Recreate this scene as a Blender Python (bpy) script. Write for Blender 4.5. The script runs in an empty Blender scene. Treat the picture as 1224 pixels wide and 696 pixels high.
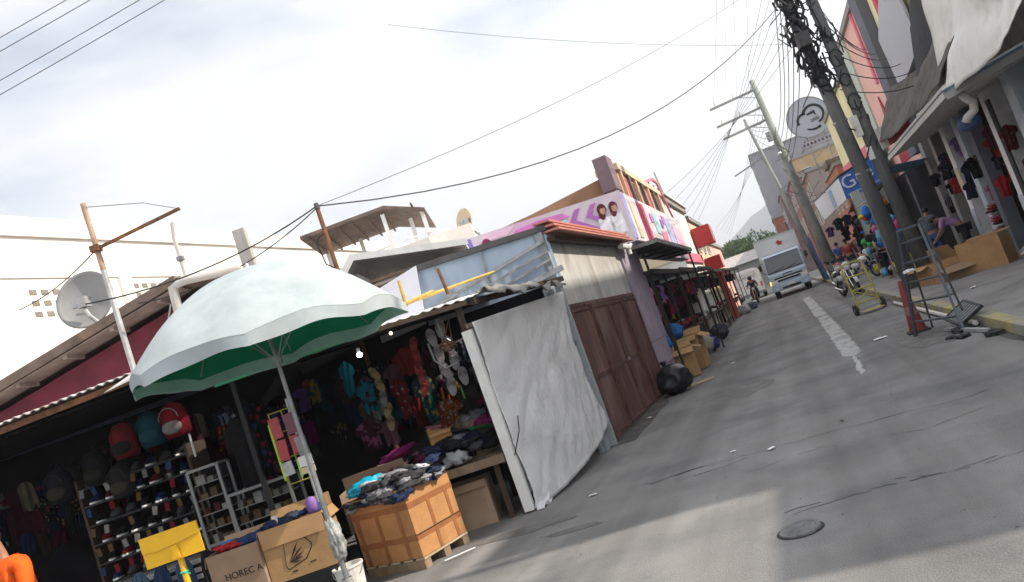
import bpy, bmesh, math, random
from mathutils import Vector, Matrix, noise, Euler
rnd = random.Random(11)
sc = bpy.context.scene
COL = sc.collection
YAW = math.radians(18.3)
CY, SY = math.cos(YAW), math.sin(YAW)
CAMH = 1.55

def S(u, w, z=0.0):
    """stall-row frame (u along the row, w away from the street corner) to world"""
    return Vector((u*CY - w*SY, u*SY + w*CY, z))
SF = Matrix.Rotation(YAW, 4, 'Z')
ID = Matrix.Identity(4)
def R(a): return math.radians(a)

# ---------------------------------------------------------------- materials
def mat(name, col, rough=0.8, var=0.15, scale=6.0, metal=0.0, bump=0.0, bscale=40.0, spec=0.4,
        dirt=None, dscale=2.0, damt=0.5, transl=0.0, emit=None, estr=1.0, stretch=None):
    m = bpy.data.materials.new(name); m.use_nodes = True
    n = m.node_tree.nodes; l = m.node_tree.links
    b = n['Principled BSDF']
    b.inputs['Roughness'].default_value = rough
    b.inputs['Metallic'].default_value = metal
    b.inputs['Specular IOR Level'].default_value = spec
    tc = n.new('ShaderNodeTexCoord'); mp = n.new('ShaderNodeMapping')
    l.new(tc.outputs['Object'], mp.inputs['Vector'])
    if stretch: mp.inputs['Scale'].default_value = stretch
    no = n.new('ShaderNodeTexNoise'); no.inputs['Scale'].default_value = scale; no.inputs['Detail'].default_value = 5
    l.new(mp.outputs[0], no.inputs['Vector'])
    cr = n.new('ShaderNodeValToRGB'); cr.color_ramp.elements[0].position = 0.3; cr.color_ramp.elements[1].position = 0.7
    c0 = [max(0, c*(1-var)) for c in col]; c1 = [min(1, c*(1+var)) for c in col]
    cr.color_ramp.elements[0].color = (*c0, 1); cr.color_ramp.elements[1].color = (*c1, 1)
    l.new(no.outputs['Fac'], cr.inputs['Fac'])
    out = cr.outputs['Color']
    if dirt:
        n2 = n.new('ShaderNodeTexNoise'); n2.inputs['Scale'].default_value = dscale; n2.inputs['Detail'].default_value = 7
        n2.inputs['Roughness'].default_value = 0.65
        l.new(mp.outputs[0], n2.inputs['Vector'])
        r2 = n.new('ShaderNodeValToRGB'); r2.color_ramp.elements[0].position = 0.48; r2.color_ramp.elements[1].position = 0.66
        r2.color_ramp.elements[1].color = (damt, damt, damt, 1)
        l.new(n2.outputs['Fac'], r2.inputs['Fac'])
        mx = n.new('ShaderNodeMixRGB'); mx.inputs['Color2'].default_value = (*dirt, 1)
        l.new(r2.outputs['Color'], mx.inputs['Fac']); l.new(out, mx.inputs['Color1']); out = mx.outputs['Color']
    l.new(out, b.inputs['Base Color'])
    if bump:
        nb = n.new('ShaderNodeTexNoise'); nb.inputs['Scale'].default_value = bscale; nb.inputs['Detail'].default_value = 6
        l.new(mp.outputs[0], nb.inputs['Vector'])
        bp = n.new('ShaderNodeBump'); bp.inputs['Strength'].default_value = min(1, bump); bp.inputs['Distance'].default_value = 0.02
        l.new(nb.outputs['Fac'], bp.inputs['Height']); l.new(bp.outputs[0], b.inputs['Normal'])
    if transl:
        tr = n.new('ShaderNodeBsdfTranslucent'); ms = n.new('ShaderNodeMixShader')
        l.new(out, tr.inputs['Color']); ms.inputs['Fac'].default_value = transl
        l.new(b.outputs[0], ms.inputs[1]); l.new(tr.outputs[0], ms.inputs[2])
        l.new(ms.outputs[0], n['Material Output'].inputs['Surface'])
    if emit:
        b.inputs['Emission Color'].default_value = (*emit, 1); b.inputs['Emission Strength'].default_value = estr
    return m

def brick(name, c1, c2, mortar, scale, bw=0.5, bh=0.25, rough=0.85):
    m = mat(name, c1, rough)
    n = m.node_tree.nodes; l = m.node_tree.links
    t = n.new('ShaderNodeTexBrick'); t.inputs['Color1'].default_value = (*c1, 1); t.inputs['Color2'].default_value = (*c2, 1)
    t.inputs['Mortar'].default_value = (*mortar, 1); t.inputs['Scale'].default_value = scale
    t.inputs['Brick Width'].default_value = bw; t.inputs['Row Height'].default_value = bh
    l.new(n['Mapping'].outputs[0], t.inputs['Vector']); l.new(t.outputs['Color'], n['Principled BSDF'].inputs['Base Color'])
    return m

_fab = {}
SHADE = 1.0  # scales fabric colour down, painting the stall shade into the goods
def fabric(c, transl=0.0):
    c = [v*SHADE for v in c]
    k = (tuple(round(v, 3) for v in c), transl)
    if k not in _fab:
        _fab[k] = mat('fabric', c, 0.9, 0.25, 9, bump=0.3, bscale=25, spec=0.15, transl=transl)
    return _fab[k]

_pf = []
def printed_fabric(c):
    """cloth with a printed motif: blotches of two further colours"""
    if len(_pf) > 60: return rnd.choice(_pf)
    c = [v*SHADE*.8 for v in c]
    m = mat('printed_fabric', c, 0.9, 0.2, 9, bump=.3, bscale=25, spec=.15)
    n = m.node_tree.nodes; l = m.node_tree.links; b = n['Principled BSDF']; src = b.inputs['Base Color'].links[0].from_socket
    for q in range(2):
        v = n.new('ShaderNodeTexVoronoi'); v.inputs['Scale'].default_value = rnd.uniform(7, 22); l.new(n['Mapping'].outputs[0], v.inputs['Vector'])
        r = n.new('ShaderNodeValToRGB'); t = rnd.uniform(.18, .38); r.color_ramp.elements[0].position = t; r.color_ramp.elements[0].color = (1, 1, 1, 1); r.color_ramp.elements[1].position = t+.03; r.color_ramp.elements[1].color = (0, 0, 0, 1)
        l.new(v.outputs['Distance'], r.inputs[0]); mx = n.new('ShaderNodeMixRGB'); k = rnd.choice([(.5, .5, .5), (.4, .03, .06), (.05, .12, .3), (.5, .4, .1), (.45, .15, .3), (.02, .02, .02)])
        mx.inputs[2].default_value = (*[w_*SHADE for w_ in k], 1); l.new(r.outputs[0], mx.inputs[0]); l.new(src, mx.inputs[1]); src = mx.outputs[0]
    l.new(src, b.inputs['Base Color']); _pf.append(m); return m

M = dict(
    black=mat('black_paint', (0.012, 0.012, 0.014), 0.6, 0.3),
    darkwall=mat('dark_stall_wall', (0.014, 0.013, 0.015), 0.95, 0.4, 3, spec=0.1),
    darkwood=mat('dark_wood', (0.05, 0.032, 0.022), 0.85, 0.3, 5, bump=0.3, stretch=(1, 1, .2)),
    wood=mat('weathered_wood', (0.24, 0.17, 0.11), 0.85, 0.3, 7, bump=0.4, dirt=(.08, .06, .05), stretch=(1, 1, .25)),
    palewood=mat('pale_wood', (0.5, 0.4, 0.26), 0.8, 0.2, 8, bump=0.3, dirt=(.2, .15, .1)),
    bamboo=mat('yellow_bamboo', (0.50, 0.34, 0.08), 0.6, 0.25, 12, bump=0.2),
    steel=mat('grey_steel', (0.30, 0.31, 0.32), 0.45, 0.2, 8, metal=0.6, dirt=(.12, .09, .07), dscale=5),
    galv=mat('galvanised_pipe', (0.42, 0.43, 0.44), 0.5, 0.15, 10, metal=0.3, dirt=(.2, .17, .14), dscale=6),
    alu=mat('aluminium_frame', (0.50, 0.50, 0.50), 0.4, 0.1, 10, metal=0.4),
    shadedalu=mat('shaded_aluminium', (0.22, 0.22, 0.22), 0.5, 0.1, 10, metal=0.3),  # aluminium darkened in its colour to stand for the shade inside the stalls
    rust=mat('rusty_iron', (0.14, 0.065, 0.035), 0.9, 0.4, 14, bump=0.4, dirt=(.30, .13, .05), dscale=6, damt=.8),
    rustlight=mat('peeling_rusty_pipe', (0.42, 0.30, 0.22), 0.8, 0.3, 9, dirt=(.30, .13, .06), dscale=5, damt=.8),
    white=mat('white_paint', (0.78, 0.78, 0.76), 0.6, 0.06, 4, dirt=(.5, .48, .44), dscale=3, damt=.4),
    offwhite=mat('old_white_paint', (0.66, 0.64, 0.60), 0.75, 0.1, 4, bump=.15, dirt=(.33, .30, .26), dscale=2.5, damt=.6),
    whitewall=mat('white_rendered_wall', (0.84, 0.80, 0.74), 0.9, 0.05, .6, bump=.1, dirt=(.60, .56, .50), dscale=.35, damt=.6),
    plaster=mat('stained_plaster', (0.46, 0.45, 0.43), 0.9, 0.12, 3, bump=.25, dirt=(.26, .23, .20), dscale=2.2, damt=.7, stretch=(1, 1, .45)),
    maroon=mat('maroon_wall', (0.20, 0.035, 0.06), 0.85, 0.25, 2, bump=.15, dirt=(.08, .03, .05), dscale=1.5, damt=.5),
    browngrey=mat('brown_roof_metal', (0.13, 0.095, 0.08), 0.75, 0.3, 4, dirt=(.26, .17, .12), dscale=3, damt=.6),
    soffit=mat('pale_brown_soffit', (0.38, 0.32, 0.29), 0.85, 0.25, 3, dirt=(.15, .11, .10), dscale=2),
    corr=mat('corrugated_sheet', (0.46, 0.43, 0.42), 0.55, 0.2, 3, metal=.2, dirt=(.30, .17, .12), dscale=4, damt=.8),
    whitesheet=mat('white_roof_sheet', (0.72, 0.72, 0.72), 0.5, 0.06, 3, dirt=(.42, .38, .33), dscale=4, damt=.5),
    bluesheet=mat('blue_grey_sheet', (0.34, 0.42, 0.52), 0.45, 0.12, 2, metal=.25, dirt=(.50, .56, .62), dscale=1.6, damt=.5),
    dkgrey=mat('dark_grey_trim', (0.07, 0.068, 0.07), 0.7, 0.2),
    green=mat('green_trim', (0.01, 0.16, 0.07), 0.7, 0.2, 8, dirt=(.05, .10, .06)),
    gate=mat('brown_gate_metal', (0.105, 0.046, 0.040), 0.5, 0.4, 1.6, metal=.15, bump=.35, bscale=4, dirt=(.25, .17, .15), dscale=2.4, damt=.6, stretch=(1, 1, .35)),
    redroof=mat('salmon_roof_sheet', (0.50, 0.20, 0.16), 0.6, 0.12, 4, dirt=(.42, .24, .20), dscale=5),
    lavender=mat('lavender_plaster', (0.33, 0.27, 0.34), 0.85, 0.1, 3, bump=.1, dirt=(.22, .19, .22), dscale=2),
    mauve=mat('mauve_concrete', (0.23, 0.16, 0.18), 0.85, 0.12, 4),
    peach=mat('peach_wall', (0.62, 0.40, 0.28), 0.85, 0.1, 3),
    orange=mat('orange_brown_fascia', (0.36, 0.19, 0.11), 0.75, 0.12, 3),
    concrete=mat('grey_concrete', (0.30, 0.295, 0.28), 0.9, 0.15, 3, bump=.2, dirt=(.17, .16, .15), dscale=3),
    poleconc=mat('pole_concrete', (0.13, 0.135, 0.14), 0.85, 0.25, 2.5, bump=.2, dirt=(.27, .27, .27), dscale=4, damt=.5, stretch=(1, 1, .3)),
    polegreen=mat('aged_pole', (0.26, 0.28, 0.26), 0.85, 0.25, 2.5, bump=.2, dirt=(.14, .15, .14), dscale=3, stretch=(1, 1, .3)),
    cable=mat('black_cable', (0.018, 0.018, 0.02), 0.6, 0.3),
    cablegrey=mat('weathered_cable', (0.16, 0.16, 0.165), 0.6, 0.3),
    carton=mat('brown_cardboard', (0.40, 0.24, 0.11), 0.85, 0.1, 5, bump=.1, dirt=(.26, .15, .07), dscale=3, damt=.5),
    cartonpale=mat('dusty_cardboard', (0.30, 0.20, 0.13), 0.85, 0.1, 5, bump=.1, dirt=(.42, .32, .24), dscale=3, damt=.4),
    cartonorange=mat('orange_cardboard', (0.44, 0.22, 0.085), 0.8, 0.12, 4, bump=.15, dirt=(.28, .13, .055), dscale=3, damt=.6),
    tape=mat('brown_tape', (0.29, 0.115, 0.045), 0.4, 0.15, 8),
    ink=mat('dark_ink', (0.035, 0.022, 0.018), 0.8, 0.2),
    yellow=mat('yellow_paint', (0.78, 0.44, 0.015), 0.5, 0.08, 4, dirt=(.5, .28, .03), dscale=4, damt=.5),
    yellowgreen=mat('dull_yellow_paint', (0.40, 0.36, 0.07), 0.55, 0.15, 6, dirt=(.25, .2, .06), dscale=6),
    plastic=mat('white_plastic', (0.72, 0.72, 0.72), 0.35, 0.05),
    pvc=mat('pvc_pipe', (0.55, 0.53, 0.50), 0.45, 0.1, 5, dirt=(.35, .30, .25)),
    rubber=mat('rubber', (0.02, 0.02, 0.02), 0.8, 0.3),
    glass=mat('dark_glass', (0.03, 0.045, 0.06), 0.08, 0.1, spec=.8),
    winglass=mat('window_glass', (0.09, 0.11, 0.13), 0.15, 0.3, 2, spec=.7),
    red=mat('red_paint', (0.42, 0.025, 0.03), 0.5, 0.1, 4),
    conered=mat('faded_red_plastic', (0.20, 0.03, 0.03), 0.6, 0.15, 6),
    blue=mat('blue_paint', (0.03, 0.12, 0.42), 0.5, 0.1, 3),
    truckwhite=mat('white_truck_panel', (0.62, 0.65, 0.68), 0.4, 0.05, 2, dirt=(.5, .5, .5), dscale=1.5),
    truckblue=mat('pale_blue_truck_paint', (0.40, 0.49, 0.62), 0.3, 0.04, 2, spec=.6),
    chrome=mat('chrome', (0.6, 0.6, 0.6), 0.15, 0.05, metal=1),
    amber=mat('lit_amber_lamp', (0.9, 0.5, 0.05), .3, 0.05, emit=(1, .5, .05), estr=2.0),
    bulb=mat('lit_bulb', (0.9, 0.9, 0.9), .3, 0.02, emit=(.85, .95, 1), estr=9),
    bulbwarm=mat('lit_warm_bulb', (0.9, 0.8, 0.6), .3, 0.02, emit=(1, .75, .35), estr=5),
    lamp=mat('headlamp_glass', (0.7, 0.7, 0.72), .15, 0.05, spec=.8),
    canvas_white=mat('umbrella_cloth', (0.49, 0.545, 0.565), 0.85, 0.12, 2.2, bump=.6, bscale=4, dirt=(.35, .42, .45), dscale=1.6, damt=.8, transl=.22, spec=.2),
    canvas_green=mat('green_lining', (0.012, 0.23, 0.115), 0.85, 0.2, 2, transl=.6, spec=.1),
    valance=mat('pale_green_valance', (0.36, 0.62, 0.54), 0.8, 0.12, 4, transl=.35, spec=.2),
    bag=mat('black_bin_bag', (0.010, 0.010, 0.012), 0.36, 0.3, 5, spec=.4),
    brownbrick=brick('brown_brick', (0.24, 0.13, 0.10), (0.30, 0.17, 0.12), (.3, .26, .24), 3),
    towerwall=mat('tower_grey', (0.30, 0.29, 0.32), 0.8, 0.12, .2),
    cream=mat('cream_wall', (0.66, 0.56, 0.40), 0.85, 0.08, 1, dirt=(.5, .42, .30), dscale=.8),
    yellowwall=mat('pale_yellow_wall', (0.84, 0.78, 0.46), 0.85, 0.06, 1, dirt=(.55, .5, .32), dscale=.8),
    salmon=mat('salmon_wall', (0.82, 0.48, 0.42), 0.85, 0.06, 1, dirt=(.6, .46, .36), dscale=.7),
    pink=mat('pink_trim', (0.72, 0.18, 0.26), 0.8, 0.1, 2),
    slate=mat('slate_grey_pillar', (0.13, 0.14, 0.17), 0.8, 0.1, 2),
    trunk=mat('bark', (0.12, 0.085, 0.055), 0.9, 0.3, 10, bump=.5),
    skin=mat('skin', (0.32, 0.17, 0.11), 0.6, 0.08),
    hair=mat('black_hair', (0.012, 0.010, 0.009), 0.6, 0.3),
    eye=mat('eye_dark', (0.02, 0.015, 0.012), .3),
    denim=mat('denim', (0.05, 0.10, 0.19), 0.9, 0.25, 12, bump=.3),
)

# ---------------------------------------------------------------- mesh builder
class MB:
    def __init__(s, fr=None):
        s.bm = bmesh.new(); s.fr = fr or ID
    def _v(s, p): return s.bm.verts.new(s.fr @ Vector(p))
    def poly(s, pts):
        try: s.bm.faces.new([s._v(p) for p in pts])
        except ValueError: pass
        return s
    def box(s, c, size, rot=(0, 0, 0), jit=0):
        m = Matrix.Translation(Vector(c)) @ Euler(rot).to_matrix().to_4x4()
        h = [v/2 for v in size]
        vs = [s._v(m @ Vector((x*h[0]+rnd.uniform(-jit, jit), y*h[1]+rnd.uniform(-jit, jit), z*h[2]+rnd.uniform(-jit, jit)))) for x in (-1, 1) for y in (-1, 1) for z in (-1, 1)]
        for f in ((0, 1, 3, 2), (4, 6, 7, 5), (0, 4, 5, 1), (2, 3, 7, 6), (0, 2, 6, 4), (1, 5, 7, 3)):
            s.bm.faces.new([vs[i] for i in f])
        return s
    def bx(s, x0, x1, y0, y1, z0, z1):
        return s.box(((x0+x1)/2, (y0+y1)/2, (z0+z1)/2), (abs(x1-x0), abs(y1-y0), abs(z1-z0)))
    def prism(s, pts, ext):
        e = Vector(ext); a = [s._v(p) for p in pts]; b = [s._v(Vector(p)+e) for p in pts]; n = len(pts)
        s.bm.faces.new(a); s.bm.faces.new(b[::-1])
        for i in range(n): s.bm.faces.new([a[i], b[i], b[(i+1) % n], a[(i+1) % n]])
        return s
    def cyl(s, p0, p1, r0, r1=None, n=10):
        r1 = r0 if r1 is None else r1
        return s.tube([p0, p1], [r0, r1], n)
    def tube(s, pts, r, n=8, caps=True):
        pts = [Vector(p) for p in pts]
        rs = r if isinstance(r, (list, tuple)) else [r]*len(pts)
        rings = []; prev = None
        for i, p in enumerate(pts):
            d = (pts[min(i+1, len(pts)-1)]-pts[max(i-1, 0)]).normalized()
            if prev is None:
                a = d.orthogonal().normalized()
            else:
                a = (prev - d*prev.dot(d)).normalized()
            prev = a; b = d.cross(a)
            rings.append([s._v(p+(a*math.cos(2*math.pi*k/n)+b*math.sin(2*math.pi*k/n))*rs[i]) for k in range(n)])
        for i in range(len(rings)-1):
            for k in range(n):
                s.bm.faces.new([rings[i][k], rings[i][(k+1) % n], rings[i+1][(k+1) % n], rings[i+1][k]])
        if caps:
            s.bm.faces.new(rings[0][::-1]); s.bm.faces.new(rings[-1])
        return s
    def bar(s, p0, p1, w, h, up=(0, 0, 1)):
        p0, p1 = Vector(p0), Vector(p1); d = (p1-p0).normalized(); u = Vector(up)
        if abs(d.dot(u)) > .98: u = Vector((0, 1, 0))
        a = d.cross(u).normalized(); b = a.cross(d)
        q = [a*w/2+b*h/2, -a*w/2+b*h/2, -a*w/2-b*h/2, a*w/2-b*h/2]
        A = [s._v(p0+v) for v in q]; B = [s._v(p1+v) for v in q]
        s.bm.faces.new(A[::-1]); s.bm.faces.new(B)
        for i in range(4): s.bm.faces.new([A[i], A[(i+1) % 4], B[(i+1) % 4], B[i]])
        return s
    def blob(s, c, rad, amp=.15, freq=2.0, sub=3, rot=(0, 0, 0), seed=None):
        seed = rnd.uniform(0, 99) if seed is None else seed
        m = Matrix.Translation(Vector(c)) @ Euler(rot).to_matrix().to_4x4()
        t = bmesh.new(); bmesh.ops.create_icosphere(t, subdivisions=sub, radius=1)
        mp = {}
        for v in t.verts:
            k = noise.noise(v.co*freq+Vector((seed, seed*2, 0)))*amp + noise.noise(v.co*freq*2.7+Vector((seed, 3, seed)))*amp*.6
            q = v.co*(1+k); mp[v.index] = s._v(m @ Vector((q.x*rad[0], q.y*rad[1], q.z*rad[2])))
        for f in t.faces: s.bm.faces.new([mp[v.index] for v in f.verts])
        t.free(); return s
    def lathe(s, prof, c=(0, 0, 0), n=20, rot=(0, 0, 0), close=False):
        m = Matrix.Translation(Vector(c)) @ Euler(rot).to_matrix().to_4x4()
        rings = [[s._v(m @ Vector((r*math.cos(2*math.pi*k/n), r*math.sin(2*math.pi*k/n), z))) for k in range(n)] for r, z in prof]
        for i in range(len(rings)-1):
            for k in range(n): s.bm.faces.new([rings[i][k], rings[i][(k+1) % n], rings[i+1][(k+1) % n], rings[i+1][k]])
        if close: s.bm.faces.new(rings[0][::-1]); s.bm.faces.new(rings[-1])
        return s
    def torus(s, c, R_, r, rot=(0, 0, 0), n=20, k=6):
        prof = [(R_+r*math.cos(2*math.pi*i/k), r*math.sin(2*math.pi*i/k)) for i in range(k+1)]
        return s.lathe(prof, c, n, rot)
    def grid(s, f, nu, nv):
        g = [[s._v(f(i/nu, j/nv)) for j in range(nv+1)] for i in range(nu+1)]
        for i in range(nu):
            for j in range(nv): s.bm.faces.new([g[i][j], g[i+1][j], g[i+1][j+1], g[i][j+1]])
        return s
    def cloth(s, f, nu, nv, th=.006):
        """two-sided sheet with real thickness"""
        g = [[Vector(f(i/nu, j/nv)) for j in range(nv+1)] for i in range(nu+1)]
        def nr(i, j):
            a = g[min(i+1, nu)][j]-g[max(i-1, 0)][j]; b = g[i][min(j+1, nv)]-g[i][max(j-1, 0)]
            c = a.cross(b); return c.normalized() if c.length > 1e-9 else Vector((0, 0, 1))
        A = [[s._v(g[i][j]) for j in range(nv+1)] for i in range(nu+1)]
        B = [[s._v(g[i][j]-nr(i, j)*th) for j in range(nv+1)] for i in range(nu+1)]
        for i in range(nu):
            for j in range(nv):
                s.bm.faces.new([A[i][j], A[i+1][j], A[i+1][j+1], A[i][j+1]])
                s.bm.faces.new([B[i][j], B[i][j+1], B[i+1][j+1], B[i+1][j]])
        for i in range(nu):
            s.bm.faces.new([A[i][0], B[i][0], B[i+1][0], A[i+1][0]]); s.bm.faces.new([A[i][nv], A[i+1][nv], B[i+1][nv], B[i][nv]])
        for j in range(nv):
            s.bm.faces.new([A[0][j], A[0][j+1], B[0][j+1], B[0][j]]); s.bm.faces.new([A[nu][j], B[nu][j], B[nu][j+1], A[nu][j+1]])
        return s

def wmat(o):
    m = o.matrix_basis.copy()
    while o.parent: o = o.parent; m = o.matrix_basis @ m
    return m

def _link(name, mb, m, parent=None, smooth=False, origin=None, bevel=0):
    me = bpy.data.meshes.new(name)
    bm = mb.bm
    if bevel:
        bmesh.ops.remove_doubles(bm, verts=bm.verts, dist=1e-5)
        bmesh.ops.bevel(bm, geom=list(bm.edges), offset=bevel, segments=2, affect='EDGES', profile=.6)
    bmesh.ops.recalc_face_normals(bm, faces=bm.faces)
    if parent is not None:
        bm.transform(wmat(parent).inverted())
    elif origin is not None:
        bm.transform(Matrix.Translation(-origin))
    bm.to_mesh(me); bm.free()
    if smooth:
        for p in me.polygons: p.use_smooth = True
    me.materials.append(m)
    o = bpy.data.objects.new(name, me); COL.objects.link(o)
    if parent is not None: o.parent = parent
    elif origin is not None: o.location = origin
    return o

def part(name, mb, m, parent, label=None, smooth=False, bevel=0):
    o = _link(name, mb, m, parent, smooth, bevel=bevel)
    if label: o['label'] = label
    return o

def tag(o, label, cat, group=None, kind=None):
    o['label'] = label; o['category'] = cat
    if group: o['group'] = group
    if kind: o['kind'] = kind
    return o

def thing(name, label, cat, loc, rz=0, group=None):
    o = bpy.data.objects.new(name, None); COL.objects.link(o)
    o.empty_display_size = .2
    o.location = Vector(loc); o.rotation_euler = (0, 0, rz)
    return tag(o, label, cat, group)

def solo(name, mb, m, label, cat, group=None, smooth=False, bevel=0):
    vs = [v.co for v in mb.bm.verts]
    o = Vector(((min(v.x for v in vs)+max(v.x for v in vs))/2, (min(v.y for v in vs)+max(v.y for v in vs))/2, min(v.z for v in vs)))
    return tag(_link(name, mb, m, None, smooth, o, bevel), label, cat, group)

def struct(name, mb, m, smooth=False):
    o = _link(name, mb, m, None, smooth); o['kind'] = 'structure'; return o

def copy_tree(o, loc=None, rz=None, label=None, group=None, parent=None):
    c = o.copy(); COL.objects.link(c); c.parent = parent
    if loc is not None: c.location = Vector(loc)
    if rz is not None: c.rotation_euler = (c.rotation_euler[0], c.rotation_euler[1], rz)
    if label: c['label'] = label
    if group: c['group'] = group
    for ch in list(o.children): copy_tree(ch, parent=c)
    return c

def text_part(name, txt, m, parent, origin, xdir, updir, size, ext=.002, label=None):
    cu = bpy.data.curves.new('lettering', 'FONT'); cu.body = txt; cu.size = size; cu.extrude = ext; cu.align_x = 'CENTER'; cu.align_y = 'CENTER'
    to = bpy.data.objects.new('lettering_source', cu); COL.objects.link(to)
    me = bpy.data.meshes.new_from_object(to); bpy.data.objects.remove(to); bpy.data.curves.remove(cu)
    x = Vector(xdir).normalized(); u = Vector(updir); u = (u-x*u.dot(x)).normalized(); z = x.cross(u)
    T = Matrix((x, u, z)).transposed().to_4x4(); T.translation = Vector(origin)
    me.transform((wmat(parent).inverted() if parent else ID) @ T)
    me.materials.clear(); me.materials.append(m)
    o = bpy.data.objects.new(name, me); COL.objects.link(o); o.parent = parent
    if label: o['label'] = label
    return o

def wire_pts(p0, p1, sag, n=16):
    p0, p1 = Vector(p0), Vector(p1)
    return [p0.lerp(p1, i/n)-Vector((0, 0, 4*sag*(i/n)*(1-i/n))) for i in range(n+1)]
def wire(p0, p1, sag, r, label, group='overhead wires', m=None):
    return solo('overhead_wire', MB().tube(wire_pts(p0, p1, sag), r, 5), m or M['cable'], label, 'wire', group)

# people: one skinned body, clothes as skinned shells
def skin_mesh(name, verts, edges, radii, root, m, sub=1):
    me = bpy.data.meshes.new(name); me.from_pydata([Vector(v) for v in verts], edges, [])
    o = bpy.data.objects.new(name, me); COL.objects.link(o)
    md = o.modifiers.new('skin', 'SKIN'); md.use_smooth_shade = True
    for i, r in enumerate(radii):
        sv = me.skin_vertices[0].data[i]; rr = r if isinstance(r, tuple) else (r, r)
        sv.radius = rr; sv.use_root = (i == root)
    o.modifiers.new('sub', 'SUBSURF').levels = sub; o.modifiers['sub'].render_levels = sub
    dg = bpy.context.evaluated_depsgraph_get(); dg.update()
    nm = bpy.data.meshes.new_from_object(o.evaluated_get(dg)); bpy.data.objects.remove(o)
    nm.materials.clear(); nm.materials.append(m)
    for p in nm.polygons: p.use_smooth = True
    return nm

def person(label, loc, face, J, top, bottom, group=None, sc_=1.0, shorts=True, sleeve=.5, hairm=None, longhair=False, hat=None):
    """J: joints in a local frame (x right, y forward, z up); face = heading"""
    root = thing('person', label, 'person', loc, face, group)
    def g(k): return Vector(J[k])*sc_
    V = []; E = []; Rr = []; idx = {}
    def add(k, p, r, par=None):
        idx[k] = len(V); V.append(p); Rr.append(r)
        if par is not None: E.append((idx[par], idx[k]))
    add('pel', g('pel'), (.15*sc_, .11*sc_))
    add('chest', g('chest'), (.16*sc_, .11*sc_), 'pel')
    add('shoul', g('neck')*.75+g('chest')*.25, (.12*sc_, .09*sc_), 'chest')
    add('neck', g('neck'), .052*sc_, 'shoul')
    hd = g('head')
    add('jaw', g('neck').lerp(hd, .5), (.062*sc_, .07*sc_), 'neck')
    add('head', hd, (.078*sc_, .095*sc_), 'jaw')
    add('crown', hd+(hd-g('neck')).normalized()*.07*sc_, .055*sc_, 'head')
    for sd in 'lr':
        add('sh'+sd, g('sh'+sd), .058*sc_, 'shoul'); add('el'+sd, g('el'+sd), .042*sc_, 'sh'+sd); add('wr'+sd, g('wr'+sd), .028*sc_, 'el'+sd)
        d = (g('wr'+sd)-g('el'+sd)).normalized(); side = d.cross(Vector((0, 1, .01))).normalized()
        pc = g('wr'+sd)+d*.05*sc_; add('pm'+sd, pc, (.032*sc_, .018*sc_), 'wr'+sd)
        for q in range(4):
            b = pc+side*(q-1.5)*.021*sc_+d*.035*sc_; L = (.055, .068, .072, .06)[q]*sc_
            add(f'f{q}{sd}', b, .009*sc_, 'pm'+sd); add(f'g{q}{sd}', b+d*L*.55+Vector((0, .012, 0)), .0085*sc_, f'f{q}{sd}')
            add(f'h{q}{sd}', b+d*L*.95+Vector((0, .03, 0)), .007*sc_, f'g{q}{sd}')
        add('t1'+sd, pc-side*.035*sc_, .010*sc_, 'pm'+sd); add('t2'+sd, pc-side*.055*sc_+d*.035*sc_, .009*sc_, 't1'+sd)
        add('hp'+sd, g('hp'+sd), .095*sc_, 'pel'); add('kn'+sd, g('kn'+sd), .062*sc_, 'hp'+sd); add('an'+sd, g('an'+sd), .040*sc_, 'kn'+sd)
        ft = Vector(J['toe'+sd])*sc_ if 'toe'+sd in J else g('an'+sd)+Vector((0, .15, -.05))*sc_
        add('toe'+sd, ft, .034*sc_, 'an'+sd)
    me = skin_mesh('body', V, E, Rr, 0, M['skin'])
    o = bpy.data.objects.new('body', me); COL.objects.link(o); o.parent = root
    # shirt
    V2 = []; E2 = []; R2 = []; ix = {}
    def ad2(k, p, r, par=None):
        ix[k] = len(V2); V2.append(p); R2.append(r)
        if par is not None: E2.append((ix[par], ix[k]))
    ad2('a', g('pel')+Vector((0, 0, .0)), (.175*sc_, .135*sc_)); ad2('b', g('chest'), (.18*sc_, .13*sc_), 'a'); ad2('c', V[idx['shoul']], (.13*sc_, .10*sc_), 'b')
    ad2('d', g('neck'), .066*sc_, 'c')
    for sd in 'lr':
        ad2('s'+sd, g('sh'+sd), .072*sc_, 'c'); ad2('e'+sd, g('sh'+sd).lerp(g('el'+sd), sleeve*1.6 if sleeve < .6 else 1), .062*sc_, 's'+sd)
        if sleeve > .6: ad2('w'+sd, g('wr'+sd), .042*sc_, 'e'+sd)
    me = skin_mesh('shirt', V2, E2, R2, 0, top); o = bpy.data.objects.new('shirt', me); COL.objects.link(o); o.parent = root
    V2 = []; E2 = []; R2 = []; ix = {}
    ad2('a', g('pel'), (.168*sc_, .125*sc_))
    for sd in 'lr':
        ad2('h'+sd, g('hp'+sd), .108*sc_, 'a'); ad2('k'+sd, g('kn'+sd), .082*sc_, 'h'+sd)
        if not shorts: ad2('n'+sd, g('an'+sd), .060*sc_, 'k'+sd)
    me = skin_mesh('trousers', V2, E2, R2, 0, bottom); o = bpy.data.objects.new('shorts' if shorts else 'trousers', me); COL.objects.link(o); o.parent = root
    # hair, face
    W = wmat(root); up = (hd-g('neck')).normalized(); fw = Vector((0, 1, 0)); fw = (fw-up*fw.dot(up)).normalized(); rt = fw.cross(up)
    hm = MB(W); hm.blob(hd+up*.045*sc_-fw*.018*sc_, (.092*sc_, .108*sc_, .085*sc_), .06, 3, 2)
    if longhair: hm.blob(hd-fw*.075*sc_-up*.05*sc_, (.085*sc_, .05*sc_, .16*sc_), .1, 3, 2)
    part('hair', hm, hairm or M['hair'], root, smooth=True)
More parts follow.
